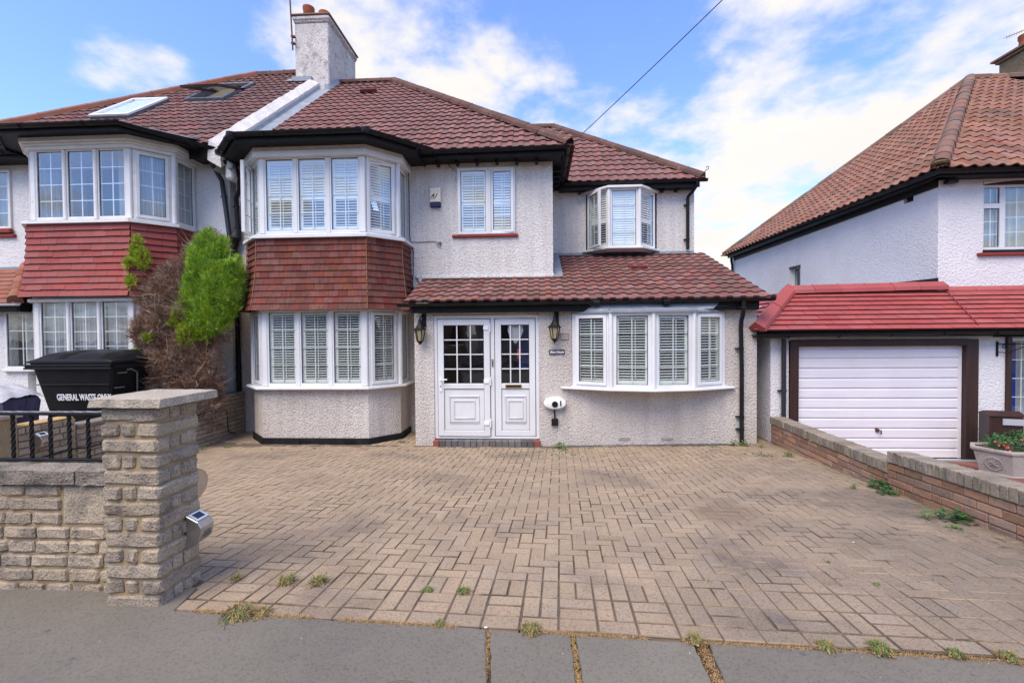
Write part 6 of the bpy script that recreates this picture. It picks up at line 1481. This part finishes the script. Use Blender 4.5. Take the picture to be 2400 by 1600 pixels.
top = [(5.97, 6.58), (6.15, 6.21), (6.72, 6.21), (6.92, 6.58), (6.72, 6.78), (6.15, 6.78)]
def ringz(s, z): return [(cx_+(x-cx_)*s, cy_+(y-cy_)*s, z) for x, y in top]
b = MB(); prof = [(.80, -.445), (.84, -.445), (.84, -.41), (.82, -.40), (.95, -.13), (1.0, -.12), (1.02, -.10), (1.02, -.075), (.92, -.07), (.90, -.10)]
vs = [v for s, z in prof for v in ringz(s, z)]; b.add(vs, [(i*6+j, i*6+(j+1) % 6, (i+1)*6+(j+1) % 6, (i+1)*6+j) for i in range(9) for j in range(6)]+[tuple(range(5, -1, -1))])
obj('trough_body', b, trough_m, tr, bevel=.004)
b = MB(); b.add(ringz(.90, -.11), [tuple(range(6))]); obj('soil', b, bed_m, tr)
b = MB()
for (pa, pb) in ((top[0], top[1]), (top[1], top[2])):
    A = V((cx_+(pa[0]-cx_)*.89, cy_+(pa[1]-cy_)*.89, -.27)); B = V((cx_+(pb[0]-cx_)*.89, cy_+(pb[1]-cy_)*.89, -.27)); c = (A+B)/2; u_ = (B-A).normalized(); n_ = u_.cross(UP)
    b.tube([c+n_*.012+u_*.088*cos(a)+UP*.09*sin(a)+n_*.03*sin(a)*.9 for a in [2*pi*k/24 for k in range(25)]], .006, 5, False)
    for a in (.5, 1.2, 1.9, 2.6, -.6, -1.57, -2.5): b.tube([c+n_*.012, c+n_*(.018+.02*sin(a))+u_*.05*cos(a)+UP*.055*sin(a)], [.012, .005], 5)
obj('medallions', b, trough_m, tr)
def leafy(b, c, r, n, size, flat=.6):
    for _ in range(n):
        d = V((R.gauss(0, 1), R.gauss(0, 1), R.gauss(0, 1)*.8+.3)).normalized(); p = V(c)+V((d.x*r[0], d.y*r[1], d.z*r[2]))*R.uniform(.45, 1)
        a = V((R.gauss(0, 1), R.gauss(0, 1), R.gauss(0, .6))).normalized(); q = a.cross(d).normalized(); s = size*R.uniform(.6, 1.3)
        b.add([p-a*s, p+q*s*.45, p+a*s+d*s*.3, p-q*s*.45], [(0, 1, 2, 3)])
fs_ = empty('fuchsia_plant', (6.45, 6.48, -.1), 'bushy plant with pink and coral flowers in the stone trough', 'plant')
b = MB(); leafy(b, (6.45, 6.48, -.02), (.40, .26, .14), 900, .022); leafy(b, (6.62, 6.5, .05), (.2, .2, .14), 300, .02); leafy(b, (6.15, 6.42, .03), (.14, .14, .12), 200, .02); obj('foliage', b, leaf_dk, fs_)
b = MB()
for _ in range(46):
    c = V(R.choice([(6.12, 6.36, .04), (6.15, 6.3, -.02), (6.50, 6.35, .12), (6.55, 6.38, .09), (6.42, 6.30, .06), (6.78, 6.36, .06), (6.85, 6.40, .0)]))+V((R.gauss(0, .05), R.gauss(0, .03), R.gauss(0, .035)))
    for k in range(5): a = 2*pi*k/5+R.random(); d = V((cos(a), sin(a), -.8)).normalized(); q = V((-sin(a), cos(a), 0)); b.add([c, c+d*.016+q*.007, c+d*.026, c+d*.016-q*.007], [(0, 1, 2, 3)])
obj('flowers', b, flower_m, fs_)
e = empty('hanging_bracket', (7.4, 7.65, 1.2), 'scrolled black iron hanging basket bracket under the porch beam', 'bracket')
b = MB(); b.box(7.345, 7.37, 7.68, 7.698, 1.09, 1.33); A = V((7.36, 7.67, 1.29))
b.tube([A, A+V((.50, -.12, 0))], .008, 5); b.tube([A+V((.0, 0, -.13)), A+V((.12, -.03, -.15)), A+V((.28, -.07, -.06)), A+V((.46, -.11, -.01))], .007, 5)
for cx2, cz2, r0 in ((.07, -.05, .045), (.44, -.05, .04)): b.tube([A+V((cx2+r0*(1-k/16)*cos(k*.55), -.25*cx2, cz2+r0*(1-k/16)*sin(k*.55))) for k in range(13)], .006, 5)
obj('scrollwork', b, black_paint, e)

# =================================================================== VEGETATION
def spray(b, p, d, ln, wd_, k=3):
    """a small flat conifer spray: a tapered blade with side fingers"""
    d = d.normalized(); q = d.cross(V((R.gauss(0, 1), R.gauss(0, 1), R.gauss(0, 1)))).normalized()
    e_ = p+d*ln
    b.add([p-q*wd_*.35, p+q*wd_*.35, e_+q*wd_*.1, e_-q*wd_*.1], [(0, 1, 2, 3)])
    for i in range(k):
        t = (i+1)/(k+1); s = (1 if i % 2 else -1); c = p+d*ln*t; f = (d*.8+q*s*.75).normalized()
        b.add([c, c+f*ln*.45+q*s*wd_*.2, c+f*ln*.5, c+d*wd_*.6], [(0, 1, 2, 3)])
con = empty('conifer_shrub', (-6.0, 7.9, -.2), 'half-dead conifer with brown twigs below and a bright green top between the two bays', 'shrub')
def lobes_shell(b, lobes, dens, ln, wd_, k, updir=.6, spread=.5):
    for (c, r, w) in lobes:
        c = V(c)
        for _ in range(int(dens*w)):
            d = V((R.gauss(0, 1), R.gauss(0, 1), R.gauss(0, 1))).normalized()
            if d.y > .55: continue
            rad = R.uniform(.72, 1.0)**.8; p = c+V((d.x*r[0], d.y*r[1], d.z*r[2]))*rad*(1+.13*mnoise.noise(d*3.1+c))
            dd = (d*spread+V((0, 0, updir))+V((R.gauss(0, .35), R.gauss(0, .35), R.gauss(0, .35))))
            spray(b, p, dd, ln*R.uniform(.6, 1.35), wd_, k)
dead_l = [((-6.72, 7.6, 1.55), (.22, .25, .35), .35), ((-6.66, 7.6, 1.0), (.2, .25, .4), .35), ((-6.28, 7.62, 1.05), (.46, .38, .75), 1.3), ((-5.95, 7.6, 1.0), (.42, .38, .8), 1.2), ((-6.35, 7.66, 1.75), (.50, .36, .52), 1.2), ((-5.95, 7.66, 1.80), (.36, .34, .55), 1.0), ((-6.25, 7.72, 2.35), (.40, .32, .50), .9), ((-5.9, 7.75, 2.55), (.30, .3, .55), .7), ((-6.62, 7.68, 2.2), (.2, .22, .28), .3), ((-5.90, 7.6, .4), (.42, .38, .6), .9), ((-6.2, 7.6, .4), (.42, .38, .6), .9), ((-5.72, 7.8, 3.0), (.2, .2, .35), .25), ((-5.55, 7.75, 1.75), (.16, .2, .35), .2)]
for c, r0, w0 in list(dead_l):
    for k in range(int(7*w0)+2):
        a = R.uniform(0, 2*pi); h = R.uniform(-.8, .95); q = sqrt(max(0, 1-h*h)); dead_l.append(((c[0]+cos(a)*r0[0]*q, c[1]-abs(sin(a))*r0[1]*q, c[2]+h*r0[2]), (.11, .09, .14), .03))
b = MB(); lobes_shell(b, dead_l, 3400, .105, .012, 3, .45, .6); obj('dead_twigs', b, con_dead, con, kind='stuff')
b = MB()
for _ in range(240):
    c, r, w = R.choice(dead_l); d = V((R.gauss(0, 1), -abs(R.gauss(0, .8)), R.gauss(0, .6)+.3)).normalized(); p = V(c)+V((d.x*r[0], d.y*r[1], d.z*r[2]))*.5; b.tube([p, p+d*.2+UP*.05, p+d*.36+UP*.1], [.006, .004, .0015], 3, False)
for _ in range(50):
    p = V((-6.75, 7.6, R.uniform(1.5, 2.2))); d = V((-1, R.gauss(0, .3), R.gauss(.1, .25))).normalized(); b.tube([p, p+d*.15, p+d*.28], [.005, .003, .001], 3, False)
obj('bare_branches', b, con_dead, con)
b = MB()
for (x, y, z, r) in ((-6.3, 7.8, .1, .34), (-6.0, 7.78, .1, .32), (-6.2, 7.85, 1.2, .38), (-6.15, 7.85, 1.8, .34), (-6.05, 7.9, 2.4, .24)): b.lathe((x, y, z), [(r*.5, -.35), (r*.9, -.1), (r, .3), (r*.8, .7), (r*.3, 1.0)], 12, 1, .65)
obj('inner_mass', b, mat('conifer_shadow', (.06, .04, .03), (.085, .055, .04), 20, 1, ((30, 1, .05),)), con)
green_l = [((-5.53, 7.62, 2.30), (.38, .32, .56), 1.5), ((-5.64, 7.58, 2.62), (.24, .24, .38), .8), ((-5.38, 7.66, 2.40), (.30, .26, .44), .9), ((-5.76, 7.52, 2.12), (.18, .2, .36), .7), ((-5.63, 7.50, 1.78), (.24, .22, .30), .8), ((-5.46, 7.56, 1.90), (.22, .2, .30), .6), ((-5.44, 7.64, 2.82), (.09, .1, .24), .25), ((-5.66, 7.6, 2.90), (.11, .1, .20), .3)]
for c, r0, w0 in list(green_l):      # upright leaders that break the outline
    for k in range(int(13*w0)+3):
        a = R.uniform(0, 2*pi); h = R.uniform(-.7, .95); q = sqrt(max(0, 1-h*h)); green_l.append(((c[0]+cos(a)*r0[0]*q, c[1]-abs(sin(a))*r0[1]*q, c[2]+h*r0[2]+.05), (.06, .05, R.uniform(.13, .24)), .07))
b = MB(); lobes_shell(b, green_l, 2700, .095, .017, 4, .95, .5); obj('green_foliage', b, con_green, con, kind='stuff')
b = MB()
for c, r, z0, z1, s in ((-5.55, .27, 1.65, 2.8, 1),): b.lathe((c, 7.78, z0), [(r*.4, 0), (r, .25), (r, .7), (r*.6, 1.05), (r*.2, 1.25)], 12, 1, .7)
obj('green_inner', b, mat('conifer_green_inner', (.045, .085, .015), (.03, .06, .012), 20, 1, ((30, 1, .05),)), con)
tuft_l = [((-5.86, 7.35, 1.55), (.14, .12, .20), .25), ((-6.74, 7.35, 1.10), (.13, .12, .20), .25), ((-6.78, 7.35, .92), (.08, .08, .08), .08), ((-6.75, 7.5, 2.85), (.10, .1, .17), .2), ((-6.84, 7.5, 3.13), (.06, .06, .1), .08), ((-7.0, 7.5, 2.78), (.05, .05, .08), .07), ((-6.93, 7.45, 2.45), (.06, .06, .09), .08), ((-6.05, 7.35, 1.75), (.10, .08, .07), .08), ((-6.02, 7.35, 1.90), (.06, .06, .12), .07), ((-6.50, 7.3, 1.5), (.07, .06, .05), .05), ((-6.9, 7.5, 2.95), (.05, .05, .12), .07)]
b = MB(); lobes_shell(b, tuft_l, 2600, .06, .014, 4, .6, .6); obj('yellow_tufts', b, con_yel, con, kind='stuff')
b = MB(); b.tube([(-6.05, 7.85, -.3), (-6.02, 7.85, .8), (-6.1, 7.9, 2.0)], [.09, .07, .03], 8); obj('trunk', b, bark, con)

def blades(b, c, n, r, h, lean=.5, w=.0035, yr=None):
    for _ in range(n):
        a = R.uniform(0, 2*pi); rr = r*.8*sqrt(R.random()); x, y = c[0]+cos(a)*rr, c[1]+sin(a)*(rr if yr is None else rr*yr/r); z = c[2]
        hh = h*.8*R.uniform(.3, 1.2); d = V((R.gauss(0, lean), R.gauss(0, lean), 1)).normalized(); q = V((-sin(a), cos(a), 0))*w*R.uniform(.6, 1.2)
        p = V((x, y, z)); m_ = p+d*hh*.55; t = p+V((d.x*1.9, d.y*1.9, d.z*.85)).normalized()*hh
        b.add([p-q, p+q, m_+q*.7, m_-q*.7], [(0, 1, 2, 3)]); b.add([m_-q*.7, m_+q*.7, t], [(0, 1, 2)])
gr = 'grass tufts along the drive edge'
def ezz(x, y, on=True): return gz(x, y)-.004 if on else .018
def tuft(x, y, r, h, n, lab, dry=.35, z=None):
    z = gz(x, y)-.004 if z is None else z; e = empty('grass_tuft', (x, y, z), lab, 'grass tuft', gr)
    b = MB(); blades(b, (x, y, z), int(n*(1-dry)), r, h); obj('green_blades', b, grass_g, e)
    b = MB(); blades(b, (x, y, z), int(n*dry)+4, r*1.25, h*1.15, .75); obj('dry_blades', b, grass_d, e)
tuft(-1.62, 2.345, .10, .055, 380, 'largest straggly grass tuft beside the stone pier at the pavement edge', .45)
tuft(-1.50, 2.36, .06, .05, 180, 'straw-coloured grass clump just right of the largest tuft by the pier', .7)
tuft(-1.56, 2.72, .055, .075, 240, 'green tuft with seed heads in the drive, left of a matching pair', .3)
tuft(-1.36, 2.72, .06, .075, 260, 'green tuft with seed heads in the drive, right of a matching pair', .35)
tuft(-1.90, 2.74, .03, .07, 90, 'thin grass tuft against the back foot of the stone pier', .45)
tuft(-.66, 2.655, .040, .035, 200, 'short dense green tuft on the border row left of centre', .05)
tuft(-.44, 2.645, .045, .042, 200, 'short dense green tuft second on the border row left of centre', .15)
tuft(-.51, edge(-.51)+.0, .03, .04, 100, 'small green tuft at the pavement edge left of the first slab joint', .3)
tuft(-.04, edge(0)-.0, .055, .045, 300, 'green and cream tuft at the pavement edge above the first slabs', .5)
tuft(.76, edge(.76)-.015, .04, .05, 200, 'green tuft at the top of the wide straw-filled joint', .5)
tuft(1.60, edge(1.6)-.0, .06, .042, 420, 'broad green tuft at the drive edge towards the right corner', .2)
tuft(1.36, edge(1.36)+.0, .05, .03, 160, 'small tuft by the cracked corner of the right slab', .3)
tuft(1.92, edge(1.92), .04, .03, 160, 'small green tuft right of the broad one near the right corner', .15)
tuft(2.14, edge(2.14), .05, .035, 160, 'straggly tuft at the far right end of the pavement edge', .5)
tuft(1.95, 3.15, .02, .02, 50, 'tiny green sprig between blocks in the right half of the drive', 0)
tuft(2.05, 2.85, .022, .018, 50, 'tiny green sprig between blocks nearer the right front corner', 0)
tuft(1.05, 2.83, .02, .02, 50, 'tiny green sprig in the border joint right of centre', .2)
# straw along the slab joint line and in the open joints
b = MB()
for i in range(5200):
    x = R.uniform(-1.9, 2.35); k = mnoise.noise(V((x*2.1, 0, 0)))
    if k < -.15 and -1.2 < x < .7: continue
    y = edge(x)+FE*.6+R.gauss(0, .009); z = .027
    d = V((R.gauss(0, 1), R.gauss(0, .6), abs(R.gauss(0, .35)))).normalized(); l = R.uniform(.008, .032); q = d.cross(UP).normalized()*.0018
    p = V((x, y, z)); b.add([p-q, p+q, p+d*l], [(0, 1, 2)])
for (xa, ya, xb, yb, w) in ((-.255, 2.28, -.215, 1.3, .016), (.168, 2.26, .178, 1.3, .016), (.785, 2.23, .765, 1.3, .030)):
    for i in range(1300):
        t = R.random(); x = xa+(xb-xa)*t+R.gauss(0, w*.45); y = ya+(yb-ya)*t
        d = V((R.gauss(0, .6), R.gauss(0, 1), abs(R.gauss(0, .4)))).normalized(); l = R.uniform(.008, .028); q = d.cross(UP).normalized()*.0018; p = V((x, y, .008+R.random()*.016)); b.add([p-q, p+q, p+d*l], [(0, 1, 2)])
for i in range(900):
    v_ = R.choice([.118, .32, .525]); x = R.uniform(.2, 2.4) if v_ < .5 else R.uniform(-1.6, 2.5); c = D0+DU*(x-.1)+DV*v_; z = gz(c.x, c.y)-.006
    if mnoise.noise(V((x*3, v_*9, 4))) < -.05: continue
    d = V((R.gauss(0, 1), R.gauss(0, .5), abs(R.gauss(0, .4)))).normalized(); l = R.uniform(.006, .02); q = d.cross(UP).normalized()*.0016; p = V((c.x, c.y+R.gauss(0, .004), z)); b.add([p-q, p+q, p+d*l], [(0, 1, 2)])
obj('dry_grass', b, grass_d, kind='stuff')
# broad-leaved weeds
wg = 'weeds along the walls'
def weed(x, y, r, h, n, lab, z=None, m=None, sz=.022):
    z = gz(x, y) if z is None else z; e = empty('weed', (x, y, z), lab, 'weed', wg); b = MB()
    for _ in range(n):
        a = R.uniform(0, 2*pi); rr = r*R.random(); p = V((x+cos(a)*rr, y+sin(a)*rr, z+h*R.random()*(1-rr/r*.5)+.004)); s = sz*R.uniform(.6, 1.3)
        d = V((cos(a), sin(a), R.uniform(-.3, .5))).normalized(); q = V((-sin(a), cos(a), R.gauss(0, .3))).normalized()*s*.42
        b.add([p, p+d*s*.5+q, p+d*s, p+d*s*.5-q], [(0, 1, 2, 3)])
    obj('leaves', b, m or leaf_md, e)
    b = MB(); [b.tube([(x, y, z), (x+cos(a)*r*.6, y+sin(a)*r*.6, z+h*.7)], .0025, 4) for a in (0, 1.5, 3, 4.4)]; obj('stems', b, leaf_md, e)
weed(3.60, 4.95, .10, .10, 150, 'dark leafy weed at the foot of the brick wall below its step', sz=.034, m=leaf_dk); weed(3.52, 4.75, .08, .08, 90, 'low dark weed just in front of the weed at the wall step', sz=.032, m=leaf_dk)
weed(3.68, 5.15, .03, .17, 30, 'upright pale weed shoot against the brick wall', sz=.03); weed(3.33, 4.95, .03, .05, 20, 'small weed on the blocks left of the wall step')
weed(3.30, 4.02, .08, .09, 60, 'bright weed rosette on the blocks before the brick wall'); weed(3.52, 4.0, .11, .08, 110, 'spiky weed clump with tan leaves against the brick wall', sz=.04, m=leaf_dk); weed(3.33, 3.80, .04, .03, 30, 'small bright weed nearest the camera by the brick wall')
weed(3.52, 6.55, .07, .09, 50, 'light green weed by the far end of the brick wall', sz=.03); weed(3.22, 6.6, .16, .02, 60, 'flat grey-green weed spread on the blocks near the far wall end', m=leaf_dk)
weed(3.12, 7.40, .06, .10, 60, 'rounded weed left of the downpipe foot', sz=.03, m=leaf_dk); weed(3.27, 7.36, .06, .09, 60, 'leafy weed at the foot of the downpipe', sz=.03); weed(3.48, 7.25, .07, .04, 50, 'creeping weed right of the downpipe foot'); weed(2.75, 7.30, .07, .05, 40, 'thin weed on the drain below the bow window', sz=.016)
weed(.36, 7.36, .09, .10, 140, 'bright grassy weed right of the door step', sz=.03); weed(.42, 7.2, .05, .03, 40, 'low weed in front of the one right of the door step')
weed(4.55, 7.2, .12, .30, 140, 'upright shrubby weed behind the brick wall in front of the garage', z=-.50, m=leaf_dk, sz=.035); weed(4.95, 7.1, .10, .2, 70, 'drooping part of greenery behind the brick wall nearer the garage handle', z=-.45, m=leaf_dk, sz=.035)
weed(-5.15, 7.3, .06, .02, 30, 'small green weed on the blocks near the left boundary wall', sz=.02); weed(-5.45, 7.1, .03, .05, 15, 'sprig at the foot of the left boundary wall'); weed(-4.85, 8.0, .12, .06, 60, 'reddish weeds in the corner left of the bay plinth', m=leaf_dry, sz=.03)
weed(-2.35, 7.75, .12, .05, 60, 'pale crumpled debris in the corner between bay and porch', m=mat('pale_debris', (.42, .40, .36), (.2, .17, .13), 60, .9), sz=.03)
# fallen leaves, moss and scraps scattered over the drive
b = MB()
for i in range(210):
    x = R.uniform(-5.4, 3.4); y = R.triangular(4.0, 7.45, 7.3); k = R.choice([1, 1, 2])
    if i < 60: x = R.gauss(-5.0, .18); y = R.gauss(7.75, .22)
    if i > 150: x = R.gauss(2.9, .5); y = R.gauss(6.5, .5)
    if x > wx(y)-.05: continue
    z = gz(x, y)+.002
    for _ in range(k):
        a = R.uniform(0, 6.3); s = R.uniform(.006, .022); p = V((x+R.gauss(0, .02), y+R.gauss(0, .02), z)); d = V((cos(a), sin(a), R.uniform(0, .4)))*s; q = V((-sin(a), cos(a), R.uniform(-.2, .3)))*s*.5; b.add([p-d, p+q, p+d, p-q], [(0, 1, 2, 3)])
obj('fallen_leaves', b, leaf_dry, kind='stuff')
b = MB()
for i in range(120):
    x = R.gauss(.1, .5) if i < 60 else R.uniform(-4.5, 3.4); y = R.uniform(6.6, 7.4); z = gz(x, y)+.001; s = R.uniform(.006, .02)
    b.add([(x+cos(a)*s*R.uniform(.6, 1.3), y+sin(a)*s*R.uniform(.6, 1.3), z+(.004 if j % 2 else 0)) for j, a in enumerate([2*pi*k/7 for k in range(7)])], [tuple(range(7))])
obj('moss_specks', b, leaf_dk, kind='stuff')
b = MB()   # grit, moss and dead bits gathered in the joints and along the wall feet
for i in range(4200):
    k = R.random()
    if k < .30: y = R.uniform(2.4, 7.5); x = wx(y)-abs(R.gauss(0, .035)); 
    elif k < .50: x = R.uniform(.1, 3.5); y = 7.40-abs(R.gauss(0, .04))
    elif k < .60: y = R.uniform(4.5, 8.4); x = -5.68+abs(R.gauss(0, .04))
    else:
        ui, vi = R.randint(-30, 40), R.randint(0, 46); f = R.random()*.1
        c = D0+DU*(ui*.1+(f if k < .8 else 0))+DV*(HB+vi*.1+(0 if k < .8 else f)); x, y = c.x, c.y
        if mnoise.noise(V((x*1.3, y*1.3, 9))) < .12 or x > wx(y)-.03 or y > 7.4: continue
    z = gz(x, y)+.0005; s = R.uniform(.003, .011); a = R.uniform(0, 6.3); d = V((cos(a), sin(a), R.uniform(0, .5)))*s; q = V((-sin(a), cos(a), R.uniform(-.2, .4)))*s*.5; p = V((x, y, z))
    b.add([p-d, p+q, p+d, p-q], [(0, 1, 2, 3)])
obj('joint_debris', b, mat('joint_moss', (.10, .10, .04), (.20, .13, .07), 9, .95, None, var=.4), kind='stuff')
b = MB()
for x, y, s in ((-.27, 2.285, .007), (1.13, 2.235, .008), (.42, 2.07, .006), (-1.38, 2.70, .007), (2.35, 3.5, .006)):
    z = .022 if y < 2.25 else gz(x, y)+.002; b.lathe((x, y, z), [(s, 0), (s*.9, s*.35), (s*.3, s*.5)], 7, 1.4, .8)
obj('litter', b, white_pl, kind='stuff')
b = MB()   # hairline cracks in the right slab
cr = [(1.18, 2.19), (1.30, 2.165), (1.38, 2.16), (1.42, 2.185), (1.36, 2.155), (1.50, 2.11), (1.62, 2.075), (1.75, 2.03), (1.86, 1.99), (2.1, 1.93)]
b.tube([(x, y, .0225) for x, y in cr], .0022, 4); obj('pavement_crack', b, mat('crack_dark', (.04, .035, .03), None, 4, 1), kind='stuff')

# =================================================================== ACROSS THE STREET (what the windows reflect)
def far_house(x, m1, lab):
    e = empty('house', (x, -17, 0), lab, 'house', 'houses across the street'); y = -16
    b = MB(); b.box(x-3.6, x+3.6, y-7, y, -.2, 5.2); obj('wall', b, m1, e)
    b = MB(); b.add([(x-3.9, y-7.3, 5.2), (x+3.9, y-7.3, 5.2), (x+3.9, y+.3, 5.2), (x-3.9, y+.3, 5.2), (x-.8, y-3.5, 8.4), (x+.8, y-3.5, 8.4)], [(0, 1, 5, 4), (2, 3, 4, 5), (1, 2, 5), (3, 0, 4)]); obj('roof', b, tile_main, e)
    b = MB()
    for cx2 in (-2, 1.8):
        for z in (.9, 3.4): b.box(x+cx2-.9, x+cx2+.9, y, y+.05, z, z+1.3)
    wf = obj('window', b, upvc, e)
    b = MB()
    for cx2 in (-2, 1.8):
        for z in (.9, 3.4):
            for k in range(3): b.box(x+cx2-.83+k*.57, x+cx2-.31+k*.57, y+.052, y+.06, z+.08, z+1.22)
    obj('pane', b, mat('far_pane', (.03, .035, .04), None, 3, .1, spec=.8), wf)
far_house(-18.5, render_left, 'white rendered house across the street, far left'); far_house(-9.5, brick_m, 'brick house across the street with brown hipped roof'); far_house(-.5, render_low, 'dirty white house across the street behind the camera'); far_house(8.6, brick_m, 'second brick house across the street'); far_house(17.5, render_left, 'white rendered house across the street, far right')
def tree(x, y, h, r, lab):
    e = empty('tree', (x, y, 0), lab, 'tree', 'trees across the street'); b = MB(); b.tube([(x, y, -.2), (x+.1, y, h*.3), (x, y, h*.6)], [.22, .17, .08], 8)
    for k in range(5): a = k*1.3; b.tube([(x+.05, y, h*.35), (x+cos(a)*r*.6, y+sin(a)*r*.6, h*.7)], [.09, .03], 5)
    obj('trunk', b, bark, e); b = MB()
    for _ in range(2600):
        d = V((R.gauss(0, 1), R.gauss(0, 1), R.gauss(0, 1))).normalized(); p = V((x, y, h*.66))+V((d.x*r, d.y*r, d.z*h*.34))*R.uniform(.5, 1)*(1+.35*mnoise.noise(d*2.3+V((x, 0, 0))))
        a = V((R.gauss(0, 1), R.gauss(0, 1), R.gauss(0, 1))).normalized(); q = a.cross(d); s = .16; b.add([p-a*s, p+q*s*.6, p+a*s, p-q*s*.6], [(0, 1, 2, 3)])
    obj('crown', b, leaf_far, e)
tree(-5, -12.5, 6.5, 2.0, 'rounded green tree across the street, left of the dirty white house'); tree(3.9, -12.8, 5.4, 1.8, 'small round tree across the street, right of the dirty white house'); tree(-14, -13, 7, 2.3, 'tall tree across the street at the left'); tree(13, -13.2, 6, 2, 'tree across the street at the right')
b = MB(); b.box(-40, 40, -24, -8.6, -1, -.02); obj('far_pavement', b, slab_m, kind='structure')
cr_ = empty('parked_car', (-6.5, -7.2, -.12), 'silver hatchback parked across the street', 'car'); cx0 = -8.4
prof = [(0, .35), (.05, .75), (.9, .95), (1.5, 1.42), (3.0, 1.45), (3.7, 1.0), (4.0, .9), (4.05, .35)]
b = MB(); b.extr([V((cx0+a, -7.9, z-.12)) for a, z in prof], (0, 1.65, 0)); obj('body', b, mat('silver_paint', (.45, .46, .48), None, 3, .25, metal=.6, coat=.5), cr_, bevel=.06)
b = MB(); b.extr([V((cx0+a, -7.92, z-.12)) for a, z in [(1.1, .98), (1.58, 1.36), (2.95, 1.38), (3.5, 1.0)]], (0, 1.69, 0)); obj('side_windows', b, mat('car_glass', (.02, .02, .025), None, 3, .08, spec=.8), cr_)
for a in (.8, 3.2):
    for y in (-7.93, -6.4): b = MB(); b.tube([(cx0+a, y, .19), (cx0+a, y+.2, .19)], .31, 18); obj('wheel', b, black_plastic, cr_, smooth=True)
